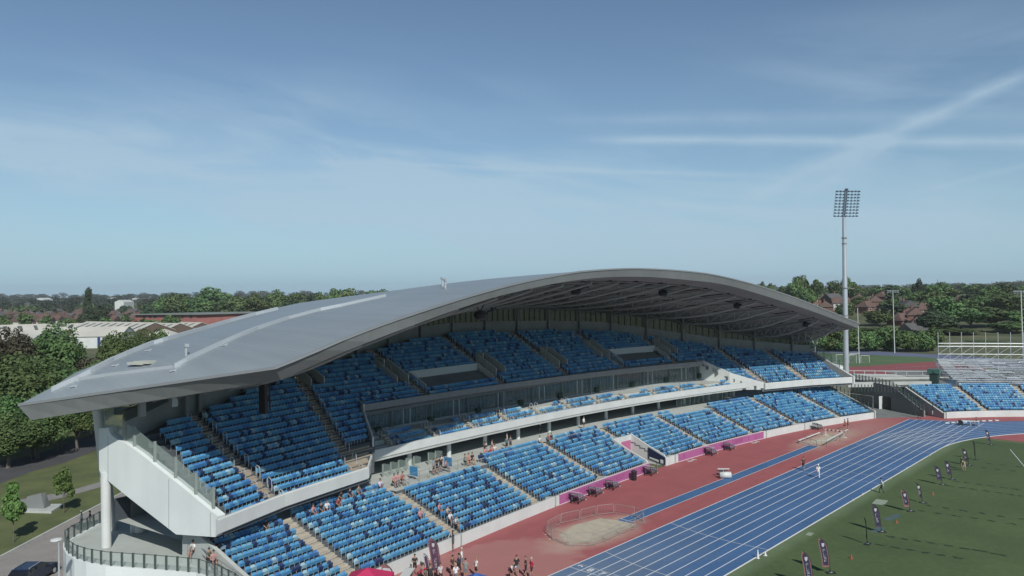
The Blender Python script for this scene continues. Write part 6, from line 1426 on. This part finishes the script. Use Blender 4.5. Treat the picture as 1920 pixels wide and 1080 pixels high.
    # people standing on the concourse
    C = [(49.3, 9.5, PNK, 'spectator in a striped pink vest at the top of the second stairs', 'sit'), (49.9, 9.5, PNK, 'second striped pink vest at the top of the second stairs', 'sit'), (50.4, 9.4, (.45, .12, .12), 'spectator in red shorts at the top of the second stairs', 'sit'), (55.3, 9.6, (.25, .32, .36), 'person in grey-blue by the blue board', 'stand'), (55.9, 9.7, BLK, 'person in black by the blue board', 'folded'), (56.6, 9.8, BLK, 'second person in black by the blue board', 'phone'), (57.3, 10.3, WHT, 'person in a white top standing by the blue board', 'folded'), (57.0, 9.5, PNK, 'person in pale pink sitting by the blue board', 'sit'),
         (60.2, 9.6, (.12, .2, .2), 'person in teal sitting at the concourse rail', 'sit'), (60.9, 9.6, (.5, .28, .22), 'person in salmon sitting at the concourse rail', 'sit'), (61.4, 9.5, BLK, 'person in black sitting at the concourse rail', 'sit'), (65.0, 10.6, BLK, 'person in black in the crowd at the third stairs', 'stand'), (65.4, 11.0, BLK, 'taller person in black in the crowd at the third stairs', 'folded'), (64.6, 10.3, PNK, 'person in pink in the crowd at the third stairs', 'sit'), (65.8, 10.3, (.5, .3, .26), 'person with bare shoulders in the crowd at the third stairs', 'sit'), (66.4, 10.4, WHT, 'person in white in the crowd at the third stairs', 'sit'), (66.7, 11.0, (.45, .38, .33), 'person in beige in the crowd at the third stairs', 'phone'), (64.9, 9.8, REDC, 'person in red in the crowd at the third stairs', 'sit'),
         (69.2, 10.8, (.08, .16, .2), 'person in dark teal on the concourse by the column', 'stand'), (69.8, 10.7, (.1, .14, .2), 'person in blue-black on the concourse by the column', 'folded'), (70.9, 12.2, WHT, 'person in white leaning at the concourse column', 'stand'), (86.6, 11.9, WHT, 'lone person in white at the back of the lower tier', 'stand'), (81.0, 15.2, WHT, 'person in white in the shade of the concourse', 'stand')]
    for y, t, sh, lb, pose in C: person(pose, M(y, t, 4.06), Mdir(y)+math.pi+random.uniform(-.6, .6), sh, BLK, lb, (.07, .05, .04), 'people on the concourse', sleeve='none' if 'vest' in lb or 'bare' in lb else 'short')
    for i, (x, y, sh, lb, pose) in enumerate(((384, 1036, BLK, 'person in black crowding behind the terrace rail', 'folded'), (392, 1040, (.10, .10, .08), 'person in dark green behind the terrace rail', 'stand'), (404, 1040, BLK, 'person in black at the left seats edge', 'phone'), (412, 1042, NAV, 'person in a grey-blue top reaching out by the terrace rail', 'bend'), (364, 1036, WHT, 'person in white beside the terrace handrail', 'sit'), (390, 1052, OLV, 'person in olive near the terrace handrail', 'sit'), (400, 1056, (.5, .3, .28), 'person with bare legs near the terrace handrail', 'sit'))):
        person(pose, G(x, y+8, 3.0), toward_cam(G(x, y, 3), random.uniform(-1, 1)), sh, BLK, lb, (.05, .04, .03), 'people at the left end of the seats')
people()
# ---------------------------------------------------------------- things on the track and the grass
flagm = {n: mat('flag_'+n, c, 0.7) for n, c in dict(navy=(0.028, 0.03, 0.07), purple=(0.10, 0.045, 0.085), trim=(0.26, 0.12, 0.12), trimd=(0.07, 0.05, 0.075), white=(0.52, 0.52, 0.55), darkgreen=(0.012, 0.028, 0.016)).items()}
def flag(P, rz, H, label, body='navy', trim='trim', wid=0.62, marks=True, group='feather flags along the infield edge'):
    T = thing('feather_flag', label, 'flag', tuple(P), rz, group)
    # local x: across the sail, z up; mast on the right with a bowed head
    pts = []; n = 16
    for i in range(n+1):
        f = i/n; z = 0.35+f*(H-0.35); x = 0.0-0.34*f**1.8-0.42*max(0, (f-.75)/.25)**2; pts.append(Vector((x, 0, z)))
    m = MB(); m.path([Vector((0.02, 0, 0.05))]+pts, 0.022, 6); link('mast', m.mesh('mast', black), T)
    def sail(inset, y, th, zlo, zhi):
        rows = []
        for i in range(n+1):
            f = i/n; z = 0.35+f*(H-0.35)
            if z < zlo or z > zhi: continue
            x1 = pts[i].x-inset; x0 = -wid*1.12*(0.62+0.38*min(1, (1-f)*2.2+.55))-0.34*f**1.8+inset+0.10*(1-f)
            x0 = min(x0, x1-0.01)
            if f > .9: x0 = x0+(x1-x0)*((f-.9)/.1)**2*0.3
            rows.append([(x0, y, z), ((x0+x1)/2, y+0.03*math.sin(f*9), z), (x1, y, z)])
        return rows
    m = MB(); m.grid(sail(0.0, 0, 0, 0.45, H)); m.grid([r[::-1] for r in sail(0.0, 0.012, 0, 0.45, H)]); link('sail', m.mesh('sail', flagm[trim]), T)
    m = MB(); q = sail(0.09, -0.012, 0, 0.62, H-.16); m.grid(q); q = sail(0.09, 0.024, 0, 0.62, H-.16); m.grid([r[::-1] for r in q]); link('sail_panel', m.mesh('sail_panel', flagm[body]), T)
    if marks:
        m = MB(); cxf = lambda z: -wid/2-.02-0.34*((z-.35)/(H-.35))**1.8; r = random.Random(2)
        for sy in (-0.03, 0.045):
            cx = cxf(H-.6); m.add([(cx-.12, sy, H-.42), (cx+.10, sy, H-.42), (cx+.10, sy, H-.62), (cx, sy, H-.78), (cx-.12, sy, H-.62)], [(0, 1, 2, 3, 4)])
            z = H-.95
            while z > 0.95:       # upright block letters reading down the sail
                hh = 0.17; cx = cxf(z)
                for dx, dz, w, h in r.choice((((-.09, 0, .18, .035), (-.09, -.06, .035, .12), (0, -.06, .035, .1)), ((-.09, 0, .035, .15), (-.09, -.06, .18, .035)), ((-.09, 0, .18, .035), (-.09, -.11, .18, .035), (.06, -.055, .035, .12)), ((-.09, -.02, .18, .03), (-.02, -.07, .03, .1)))):
                    x0, z0 = cx+dx, z+dz; m.add([(x0, sy, z0), (x0+w, sy, z0), (x0+w, sy, z0-h), (x0, sy, z0-h)], [(0, 1, 2, 3)])
                z -= 0.22
        link('lettering', m.mesh('lettering', flagm['white']), T)
    m = MB(); m.box((0.08, 0, 0.04), (0.75, 0.42, 0.07)); m.tube((0.02, 0, 0.03), (0.02, 0, .3), 0.05, n=8); link('base', m.mesh('base', black), T)
    m = MB(); m.box((0.08, 0, 0.085), (0.26, 0.16, 0.02)); link('base_plate', m.mesh('base_plate', steelw), T)
    return T
def flags():
    d = [((1525, 1104), 2.95, 'navy', 'trim', .62, 'navy feather flag with red trim at the bottom edge of the picture', True), ((1556, 1075), 2.95, 'navy', 'trim', .62, 'navy feather flag with red trim and white crest, second from the bottom', True),
         ((1626, 1021), 2.75, 'darkgreen', 'darkgreen', .2, 'narrow dark green feather flag seen edge-on', False), ((1652, 998), 2.75, 'navy', 'trimd', .55, 'navy feather flag with white crest between the edge-on one and the pale mat', True),
         ((1706, 959), 2.3, 'navy', 'trim', .6, 'navy feather flag with pink trim right of the pale mat', True), ((1729, 943), 2.3, 'navy', 'trimd', .3, 'thin half-turned navy feather flag', True), ((1766, 909), 2.3, 'navy', 'trimd', .55, 'navy feather flag left of the paired flags', True),
         ((1784, 899), 2.3, 'navy', 'trimd', .5, 'navy feather flag next to the folded rope', True), ((1816, 873), 2.3, 'darkgreen', 'trimd', .5, 'dark feather flag beside the two crouching helpers', True), ((1829, 862), 2.75, 'darkgreen', 'darkgreen', .35, 'dark green feather flag second farthest along the grass', False), ((1857, 834), 2.3, 'navy', 'trimd', .4, 'farthest feather flag by the red end of the infield', True)]
    for (p, H, b, t, w, lb, mk) in d:
        q = G(*p); f = flag(q, toward_cam(q, math.pi+(.35 if mk else 1.2)), H, lb, b, t, w, mk)
    q = G(827, 1086); flag(q, toward_cam(q, math.pi-.2), 3.4, 'tall purple feather flag at the foot of the white front wall', 'purple', 'trim', .75, True, 'flags by the front wall')
    q = G(806, 1092); flag(q, toward_cam(q, math.pi+.9), 2.6, 'short grey-purple feather flag half hidden behind the tall one', 'purple', 'white', .5, False, 'flags by the front wall')
    q = G(742, 1128); flag(q, toward_cam(q, math.pi-.2), 2.9, 'purple-edged pale feather flag cut off at the bottom of the picture', 'white', 'trim', .8, False, 'flags by the front wall')
    q = G(1781, 783); flag(q, toward_cam(q, math.pi), 2.6, 'narrow navy feather flag beside the far START table', 'navy', 'trimd', .35, False, 'flags by the corner stand')
    q = G(1722, 784); flag(q, toward_cam(q, math.pi), 2.6, 'dark feather flag at the alley mouth of the corner stand', 'darkgreen', 'trimd', .45, False, 'flags by the corner stand')
flags()
def tents():
    for (px_, z, w, c, lb, nm) in (((689, 1082), 2.9, 2.6, (0.55, 0.03, 0.12), 'crimson pop-up gazebo cut off at the bottom of the picture', 'crimson'), ((893, 1092), 2.0, 2.2, (0.05, 0.13, 0.42), 'blue pop-up gazebo cut off at the bottom of the picture', 'blue')):
        q = G(px_[0], px_[1]-18, z+.9); T = thing('gazebo', lb, 'gazebo', (q.x, q.y, 0), 0.7); m = MB(); a = [(-w/1.6, -w/1.6, z), (w/1.6, -w/1.6, z), (w/1.6, w/1.6, z), (-w/1.6, w/1.6, z)]
        m.add(a+[(0, 0, z+.9)], [(0, 1, 4), (1, 2, 4), (2, 3, 4), (3, 0, 4)]); m.add(a+[(x, y, z-.3) for x, y, _ in a], [(0, 4, 5, 1), (1, 5, 6, 2), (2, 6, 7, 3), (3, 7, 4, 0)]); link('canopy', m.mesh('canopy', cm(c)), T)
        for x, y, _ in a: m = MB(); m.tube((x*.96, y*.96, 0), (x*.96, y*.96, z), 0.03, n=6); link('leg', m.mesh('leg', steelg), T)
tents()
def crest(x, y, w):  # unused placeholder shape
    return None
def barriers():
    P = [(-49.0, 57.2), (-49.6, 60.0), (-49.0, 62.5), (-48.6, 64.8), (-47.6, 66.6), (-45.2, 67.0), (-43.5, 66.0), (-43.0, 63.6), (-43.1, 61.2), (-43.0, 58.8), (-43.2, 56.6), (-44.8, 55.2), (-47.0, 55.6), (-48.8, 56.8)]
    bm_ = mat('barrier_steel', (0.42, 0.40, 0.37), 0.5, metal=0.3)
    for i in range(len(P)-1):
        a, b = Vector((*P[i], 0)), Vector((*P[i+1], 0)); d = b-a; L = d.length-.12; T = thing('crowd_barrier', 'steel crowd barrier panel fencing the near sand pit', 'barrier', tuple(a), math.atan2(d.y, d.x), 'crowd barriers round the near sand pit')
        m = MB(); r = 0.022; h = 1.05
        m.path([Vector((.05, 0, .12)), Vector((.05, 0, h-.1)), Vector((.15, 0, h)), Vector((L-.1, 0, h)), Vector((L, 0, h-.1)), Vector((L, 0, .12)), Vector((.05, 0, .12))], r, 6); link('frame', m.mesh('frame', bm_), T)
        m = MB()
        for x in np.arange(.2, L, .17): m.tube((x, 0, .14), (x, 0, h-.02), 0.006, n=3, cap=False)
        link('bars', m.mesh('bars', bm_), T)
        for x in (.3, L-.3): m = MB(); m.tube((x, -.3, .03), (x, .3, .03), 0.02, n=5); m.tube((x, 0, .03), (x, 0, .14), .02, n=5); link('foot', m.mesh('foot', bm_), T)
barriers()
pinkm = mat('pink_board', (0.42, 0.13, 0.30), 0.55, var=0.08, vs=0.4); pinkd = mat('pink_lettering', (0.30, 0.05, 0.19), 0.6)
def boards():
    r = random.Random(8)
    for a, b, lb in ((65.2, 85.0, 'long pink advertising board on the front wall left of the tunnel'), (92.3, 115.4, 'long pink advertising board on the front wall right of the tunnel')):
        T = thing('advertising_board', lb, 'board', tuple(M(a, -.1))); m = MB(); sweep(m, lambda y: [(-0.10, 0.10), (-0.10, 1.16), (-0.02, 1.16), (-0.02, 0.10)], a, b); wb(m, 'panel', pinkm, T)
        m = MB(); sweep(m, lambda y: [(-0.13, 1.16), (-0.13, 1.24), (0.0, 1.24), (0.0, 1.16)], a, b); sweep(m, lambda y: [(-0.13, 0.02), (-0.13, 0.10), (0.0, 0.10), (0.0, 0.02)], a, b); wb(m, 'trim', mat('pink_white_trim', (0.72, 0.62, 0.68), 0.6), T)
        m = MB(); y = a+1.2
        while y < b-1:
            if r.random() < .75:
                for dy, z, w, h in r.choice((((0, .35, .09, .55), (.18, .35, .09, .55), (0, .6, .27, .09)), ((0, .35, .09, .55), (0, .35, .3, .09), (0, .81, .3, .09)), ((.1, .35, .09, .55), (0, .81, .3, .09)), ((0, .35, .3, .09), (0, .58, .3, .09), (0, .81, .3, .09), (0, .35, .09, .3)))):
                    m.add([M(y+dy, -.104, z), M(y+dy+w, -.104, z), M(y+dy+w, -.104, z+h), M(y+dy, -.104, z+h)], [(0, 1, 2, 3)])
                y += 0.42
            else: y += 1.5
        wb(m, 'lettering', pinkd, T)
    for i, (y, t, lb) in enumerate(((48.6, -.9, 'open grey steel gate leaf at the foot of the second stairs'), (64.4, -.8, 'open grey gate leaf at the left end of the pink board'), (76.0, -.9, 'open pale gate leaf in the middle of the left pink board'), (91.4, -.9, 'open grey gate leaf just right of the tunnel'), (101.2, -.9, 'open grey gate leaf at the sixth stairs'), (116.2, -.9, 'open grey gate leaf at the right end of the pink board'), (127.0, -.9, 'farthest open gate leaf near the far pit'))):
        a = M(y, -.1); T = thing('gate', lb, 'gate', tuple(a), Mdir(y)+2.3, 'gates in the front wall'); m = MB(); m.path([Vector((0, 0, .1)), Vector((0, 0, 1.15)), Vector((1.5, 0, 1.15)), Vector((1.5, 0, .1)), Vector((0, 0, .1))], .03, 6); link('frame', m.mesh('frame', steelg), T)
        m = MB(); m.box((.75, 0, .63), (1.44, .03, 1.0)); link('panel', m.mesh('panel', mat('gate_grey', (.42, .46, .44), .5)), T)
boards()
def carts():
    dk = mat('blue_grey_mesh', (0.22, 0.25, 0.36), 0.6); g = mat('greenish_grey', (0.36, 0.41, 0.38), 0.5)
    def cart(P, rz, label, cover, sc=1.0):
        T = thing('equipment_trolley', label, 'trolley', tuple(P), rz, 'equipment trolleys along the front wall'); T.scale = (sc,)*3
        m = MB(); m.path([Vector((-1.2, -.5, .28)), Vector((1.2, -.5, .28)), Vector((1.2, .5, .28)), Vector((-1.2, .5, .28)), Vector((-1.2, -.5, .28))], .04, 6); m.tube((-1.2, 0, .28), (1.2, 0, .28), .04); m.path([Vector((-1.2, -.5, .28)), Vector((-1.2, -.5, 1.25)), Vector((-1.2, .5, 1.25)), Vector((-1.2, .5, .28))], .035, 6); link('frame', m.mesh('frame', black), T)
        for x, y in ((-1, -.5), (1, -.5), (1, .5), (-1, .5)): m = MB(); m.tube((x, y-.04, .14), (x, y+.04, .14), .14, n=12); link('wheel', m.mesh('wheel', steelw if x > 0 else black), T)
        for k in range(7):     # nested hurdles leaning back on the frame
            x = -1.0+k*.24; m = MB(); m.path([Vector((x+.35, -.5, .32)), Vector((x, -.5, 1.15-.06*k)), Vector((x, .5, 1.15-.06*k)), Vector((x+.35, .5, .32))], .03, 5); m.box((x+.02, 0, 1.1-.06*k), (.05, 1.0, .14)); link('hurdle', m.mesh('hurdle', dk if k % 3 else g), T)
        m = MB(); m.slab([Vector((-1.0, -.52, 1.15)), Vector((1.0, -.52, .45)), Vector((1.0, .52, .45)), Vector((-1.0, .52, 1.15))], (0, 0, .02)); link('mesh_cover', m.mesh('mesh_cover', glassmat('blue_mesh', (0.25, 0.28, 0.42), 0.82, 0.6)), T)
        if cover:
            for k in (0, 1): m = MB(); m.box((-.85+.5*k, 0, 1.38-.16*k), (.46, 1.25, .04), ry=0.25); link('cover_board', m.mesh('cover_board', white), T)
    for y, cv, lb in ((67.6, True, 'equipment trolley with two white boards on top at the left end of the pink board'), (71.3, False, 'blue-grey equipment trolley second from the left along the pink board'), (75.0, False, 'blue-grey equipment trolley beside the pale gate'), (83.9, True, 'equipment trolley with white boards beside the tunnel'), (99.6, True, 'equipment trolley with a small white top right of the tunnel'), (104.6, False, 'blue-grey equipment trolley near the right end of the pink board'), (129.4, False, 'small equipment trolley at the far gate')):
        cart(M(y, -.95), Mdir(y)+.12, lb, cv, 0.92)
    q = M(79.9, -.9); T = thing('litter_bin', 'black wheeled litter bin in front of the left pink board', 'bin', tuple(q)); m = MB(); m.lathe((0, 0, 0), [(.30, .02), (.36, 1.0), (.38, 1.02), (.38, 1.1)], 16); link('bin_body', m.mesh('bin_body', black), T); m = MB(); m.lathe((0, 0, 1.1), [(.39, 0), (.39, .06), (.2, .16)], 16); link('lid', m.mesh('lid', mat('bin_lid', (.05, .05, .055), .4)), T)
    # framed poster at the tunnel mouth
    q = M(89.6, -.7); T = thing('poster_frame', 'black-framed pale poster stand at the tunnel mouth', 'poster', tuple(M(85.6, -.8)), Mdir(87)+.5); m = MB(); m.box((0, 0, .65), (.95, .06, 1.15)); link('frame', m.mesh('frame', black), T); m = MB(); m.box((0, .0, .68), (.72, .08, .85)); link('poster', m.mesh('poster', mat('poster_pale', (.45, .5, .45), .6)), T)
    # broken-down hurdles lying by the boards
    for y, lb in ((94.0, 'white hurdle lying on the ground just right of the tunnel gate'), (111.5, 'white hurdle lying on the ground near the far end of the pink board')):
        m = MB(); P = M(y, -1.0, .06); a = Mdir(y); c, s = math.cos(a), math.sin(a)
        m.box(P, (1.5, .12, .05), a); m.box(P+Vector((c*.7, s*.7, .06)), (.08, .8, .08), a); m.box(P+Vector((-c*.5, -s*.5, .03)), (.08, .7, .06), a+.3); tag(build(m, 'fallen_hurdle', white), lb, 'hurdle')
    # roller and take-off board trolley on the runway
    q = G(1358, 895); T = thing('measuring_cart', 'small white roller cart standing on the blue jump runway', 'cart', tuple(q), 2.3); m = MB(); m.tube((-.5, -.7, .42), (-.5, .7, .42), .40, n=18); link('roller', m.mesh('roller', white, True), T); m = MB(); m.path([Vector((-.5, -.75, .42)), Vector((.7, -.75, .7)), Vector((.7, .75, .7)), Vector((-.5, .75, .42))], .04, 6); m.box((1.1, 0, .4), (.7, .6, .5)); link('frame', m.mesh('frame', steelg), T); m = MB(); m.box((.35, 0, 1.0), (.12, 1.5, .1)); m.tube((.6, 0, .4), (.35, 0, 1.0), .06); link('handle', m.mesh('handle', white), T)
    # cones
    for p, c, h, lb in (((1596, 1048), (.36, .10, .05), .38, 'orange cone nearest on the grass between the flags'), ((1681, 981), (.36, .11, .06), .34, 'orange cone beside the blue chalk marks'), ((1749, 928), (.36, .12, .07), .34, 'farthest orange cone on the grass'), ((1421, 1047), (.80, .80, .80), .75, 'tall white marker cone on the inner edge of lane one'), ((1435, 1042), (.78, .78, .78), .4, 'short white marker beside the tall white cone')):
        q = G(*p); m = MB(); m.box(q+Vector((0, 0, .02)), (.28, .28, .04)); m.lathe(q, [(.11, .03), (.04, h), (.02, h+.01)], 14); tag(build(m, 'marker_cone', cm(c)), lb, 'cone')
    ks = [(1600, 939), (1618, 928), (1670, 898), (1701, 879), (1743, 855), (1655, 907)]
    for p in ks:
        q = G(*p); m = MB(); m.box(q+Vector((0, 0, .1)), (.12, .18, .2)); tag(build(m, 'kerb_marker', white), 'small white block on the inner kerb of the track', 'marker', 'kerb markers along lane one')
    m = MB()
    for a, b in zip(inner[:-1], inner[1:]):
        if a[1] > 150: break
        A, B = Vector((*a, 0)), Vector((*b, 0)); m.tube(A+Vector((0, 0, .05)), B+Vector((0, 0, .05)), .045, n=6, cap=False)
    tag(build(m, 'track_kerb', white), kind='structure')
    for p, w, lb in (((1650, 942), (2.2, 1.2), 'pale rubber mat on the grass beside lane one'), ((1518, 1002), (1.0, .5), 'small pale mat on the grass near the bottom flags')):
        q = G(*p); m = MB(); m.box(q+Vector((0, 0, .035)), (w[1], w[0], .03), .1); tag(build(m, 'ground_mat', mat('mat_grey_green', (.30, .36, .28), .9)), lb, 'mat')
    bl = mat('chalk_blue', (0.10, 0.16, 0.26), 0.9); m = MB(); r = random.Random(6)
    for p0, p1, n in (((1664, 975), (1684, 966), 7), ((1640, 998), (1652, 990), 6)):
        A, B = G(*p0), G(*p1)
        for i in range(n): q = A.lerp(B, i/(n-1)); m.box(q+Vector((0, 0, .03+.001*i)), (.8, .10, .02), .35+r.uniform(-.1, .1))
    tag(build(m, 'blue_ladder_marks', bl), 'blue agility ladders lying flat by the flags', 'ladder')
    # far sand pit benches and the steeplechase barrier
    A = [G(1497, 826, .45), G(1537, 811, .45)]; T = thing('pit_bench', 'low white rail bench along the left side of the far sand pit', 'bench', tuple(G(1497, 828)))
    m = MB(); m.path(A, .09, 6); m.tube(A[0], G(1520, 832, .45), .08, n=6); wb(m, 'rail', white, T)
    for a in (A[0], A[0].lerp(A[1], .5), A[1], G(1520, 832, .45)): m = MB(); m.tube(a, (a.x, a.y, 0), .04, n=5); wb(m, 'leg', steelg, T)
    T = thing('pit_barrier', 'low grey steel barrier round the near side of the far sand pit', 'barrier', tuple(G(1530, 838))); m = MB(); q = [G(*p) for p in ((1509, 830), (1531, 838), (1550, 838), (1575, 828), (1590, 816))]
    for a, b in zip(q[:-1], q[1:]):
        m.tube(a+Vector((0, 0, .9)), b+Vector((0, 0, .9)), .035, n=5); 
        for f in (0, .5, 1): v = a.lerp(b, f); m.tube(v, v+Vector((0, 0, .95)), .03, n=5)
    wb(m, 'frame', steelg, T); m = MB(); m.tube(q[2]+Vector((0, 0, .95)), q[4]+Vector((0, 0, .95)), .07, n=5); wb(m, 'top_rail', white, T)
    a, b = G(1547, 816), G(1584, 821); T = thing('steeplechase_barrier', 'red and white striped steeplechase barrier across the far sand pit', 'barrier', tuple(a)); d = (b-a)
    for f0 in range(10):
        m = MB(); p, q2 = a.lerp(b, f0/10)+Vector((0, 0, .95)), a.lerp(b, (f0+1)/10)+Vector((0, 0, .95)); m.tube(p, q2, .13, n=6); wb(m, 'bar_segment', white if f0 % 2 == 0 else cm((.35, .05, .05)), T)
    for v in (a.lerp(b, .03), a.lerp(b, .95)): m = MB(); m.box(v+Vector((0, 0, .45)), (.14, .14, .9)); m.box(v+Vector((0, 0, .05)), (.7, .5, .1)); wb(m, 'leg', white, T)
    # START table
    q = G(1765, 781); T = thing('start_table', 'white START banner table in front of the corner stand wall', 'table', tuple(q), toward_cam(q, math.pi)); m = MB(); m.box((0, 0, 1.0), (2.9, .8, .06)); link('tabletop', m.mesh('tabletop', white), T); m = MB(); m.box((0, -.42, .62), (2.9, .03, .72)); link('banner', m.mesh('banner', white), T)
    for x in (-1.35, 1.35): m = MB(); m.tube((x, -.3, 0), (x, -.3, 2.6 if x < 0 else 1.0), .05, n=6); m.tube((x, .3, 0), (x, .3, 1.0), .04, n=6); link('leg', m.mesh('leg', black), T)
    m = MB(); m.tube((-1.35, -.3, 2.6), (1.4, -.3, 2.6), .04, n=6); m.tube((1.4, -.3, 1.0), (1.4, -.3, 2.6), .04, n=6); link('header_frame', m.mesh('header_frame', steelg), T)
    cu = bpy.data.curves.new('txt', 'FONT'); cu.body = 'START'; cu.size = 0.72; cu.align_x = 'CENTER'; cu.align_y = 'CENTER'; o = bpy.data.objects.new('txt', cu); COL.objects.link(o); bpy.context.view_layer.update()
    me = bpy.data.meshes.new_from_object(o.evaluated_get(bpy.context.evaluated_depsgraph_get())); bpy.data.objects.remove(o); me.materials.clear(); me.materials.append(cm((.2, .05, .05))); l = link('lettering', me, T, (0, -.445, .62)); l.rotation_euler = (math.pi/2, 0, 0)
    q = G(1820, 798); T = thing('official_table', 'far white-topped officials table on the bend of the track', 'table', tuple(q), toward_cam(q, math.pi)); m = MB(); m.box((0, 0, .78), (2.6, 1.0, .06)); link('tabletop', m.mesh('tabletop', white), T)
    for x in (-1.2, 0, 1.2): m = MB(); m.box((x, -.2, .38), (.12, .5, .74)); link('leg', m.mesh('leg', black if x < 0 else steelw), T)
    m = MB(); m.box((-1.5, 0, .4), (.7, .8, .75)); link('storage_box', m.mesh('storage_box', black), T)
    for i, ph in enumerate(np.linspace(29.5, 41.5, 9)):
        q = Vector(ring(48.2+i*0.02-.0, ph+1.2)); m = MB(); m.box(q+Vector((0, 0, .09)), (.7, .35, .16), .8); tag(build(m, 'lane_block', white), 'white marker block along the outer edge of the bend', 'marker', 'white marker blocks on the bend')
    # folding board on the concourse
    for y in (52.6, 57.9): m = MB(); m.box(M(y, 9.9, 4.95), (1.1, .08, .95), Mdir(y)-math.pi/2+math.pi/2*0); tag(build(m, 'blue_board', cm((.05, .24, .48))), 'blue board propped at the concourse rail, %s one' % ('left' if y < 55 else 'right'), 'board')
    # white table by the flags
    q = G(762, 1094); T = thing('folding_table', 'white folding table at the wall by the bottom flags', 'table', tuple(q), 2.2); m = MB(); m.box((0, 0, .8), (2.6, .8, .06)); link('tabletop', m.mesh('tabletop', white), T)
    for x in (-1.1, 1.1): m = MB(); m.path([Vector((x, -.3, 0)), Vector((x, -.3, .78)), Vector((x, .3, .78)), Vector((x, .3, 0))], .03, 5); link('leg', m.mesh('leg', steelg), T)
carts()
# ---------------------------------------------------------------- car, lamp, bench on the lawn
def car():
    q = G(62, 1088); A = math.atan2(12.7, -12.1); T = thing('parked_car', 'dark blue estate car with silver roof rails parked on the cobbles', 'car', (q.x, q.y, 0), A)
    bl = mat('dark_blue_paint', (0.012, 0.018, 0.05), 0.22, spec=0.7); gl = mat('car_glass', (0.015, 0.018, 0.022), 0.06, spec=0.8)
    W_ = 0.92; low = [(-2.35, .35), (-2.38, .85), (-2.1, 1.0), (-.1, 1.02), (1.15, .95), (2.2, .78), (2.38, .55), (2.35, .3)]
    m = MB(); rows = []
    for y, s in ((-W_, .97), (-W_*.97, 1), (W_*.97, 1), (W_, .97)): rows.append([(x*s, y, z*s if z > .5 else z) for x, z in low]+[(0, y, .3)])
    m.grid(rows, 0, True); n = len(rows[0]); m.add(rows[0], [tuple(range(n))]); m.add(rows[-1], [tuple(range(n))[::-1]]); body = link('body', m.mesh('body', bl), T)
    def cab(prof, y0, y1, m_): 
        m = MB(); a = [(x, -y0 if z < 1.1 else -y1, z) for x, z in prof]; b = [(x, y0 if z < 1.1 else y1, z) for x, z in prof]; k = len(prof); m.add(a+b, [tuple(range(k)), tuple(range(k, 2*k))[::-1]]+[(i+k, (i+1) % k+k, (i+1) % k, i) for i in range(k)]); return m.mesh('cabin', m_)
    link('cabin_glass', cab([(-2.15, .98), (-1.75, 1.44), (.25, 1.48), (1.15, .93)], .88, .68, gl), T)
    link('cabin_roof', cab([(-1.8, 1.42), (-1.7, 1.50), (.15, 1.54), (.32, 1.46)], .70, .66, bl), T)
    for s in (-1, 1):
        m = MB(); m.path([Vector((-1.6, s*.66, 1.50)), Vector((-1.5, s*.66, 1.57)), Vector((.0, s*.66, 1.60)), Vector((.15, s*.66, 1.52))], .025, 6); link('roof_rail', m.mesh('roof_rail', steelw), T)
        m = MB(); m.box((.75, s*1.02, 1.02), (.16, .2, .14)); link('mirror', m.mesh('mirror', bl), T)
        m = MB(); m.box((2.25, s*.66, .66), (.16, .36, .14)); link('headlight', m.mesh('headlight', white), T)
        m = MB(); m.box((-.75, s*.80, 1.2), (.07, .05, .5)); m.box((-1.45, s*.79, 1.2), (.07, .05, .5)); link('pillar', m.mesh('pillar', bl), T)
        for x in (-1.4, 1.45):
            m = MB(); m.tube((x, s*.75, .33), (x, s*.95, .33), .33, n=20); w = link('wheel', m.mesh('wheel', black), T); m = MB(); m.tube((0, 0, 0), (0, s*.02, 0), .2, n=14); link('rim', m.mesh('rim', steelw), w, (x, s*.95, .33))
car()
def street_bits():
    h = 5.0; q = G(110, 1012, h); T = thing('street_lamp', 'white street lamp with a flat head beside the cobbled road', 'street lamp', (q.x, q.y, 0)); m = MB(); m.tube((0, 0, 0), (0, 0, h-.1), .08, .055, n=10); link('pole', m.mesh('pole', steelw), T); m = MB(); m.lathe((-.25, -.1, h-.1), [(.05, 0), (.42, .05), (.40, .12), (.1, .18)], 16); link('lamp_head', m.mesh('lamp_head', white), T)
    q = G(72, 955); T = thing('stone_monument', 'grey stone block on a pale plinth on the lawn', 'monument', tuple(q), .7); m = MB(); m.add([(-2.6, -1.2, .25), (2.6, -1.6, .25), (2.0, 1.4, .25), (-2.4, 1.2, .25), (-2.6, -1.2, 0), (2.6, -1.6, 0), (2.0, 1.4, 0), (-2.4, 1.2, 0)], [(0, 1, 2, 3), (4, 5, 1, 0), (5, 6, 2, 1), (6, 7, 3, 2), (7, 4, 0, 3)]); link('plinth', m.mesh('plinth', conc), T); m = MB(); m.hexa([(-1.3, -.5, .25), (1.1, -.6, .25), (1.0, .6, .25), (-1.2, .6, .25)], [(-1.1, -.3, 1.5), (.5, -.3, 1.9), (.6, .4, 1.8), (-1, .4, 1.5)]); link('stone', m.mesh('stone', concd), T)
street_bits()
# ---------------------------------------------------------------- haze
def haze():
    m = bpy.data.materials.new('haze'); m.use_nodes = True; nt = m.node_tree; nt.nodes.clear(); o = nt.nodes.new('ShaderNodeOutputMaterial'); v = nt.nodes.new('ShaderNodeVolumePrincipled'); v.inputs['Color'].default_value = (0.93, 0.97, 1.0, 1); v.inputs['Density'].default_value = HAZE; v.inputs['Anisotropy'].default_value = 0.2
    nt.links.new(v.outputs[0], o.inputs['Volume']); b = MB(); b.box((0, 0, 44), (11400, 11400, 104)); ob = build(b, 'haze', m); tag(ob, kind='stuff')
HAZE = 0.00011
haze()
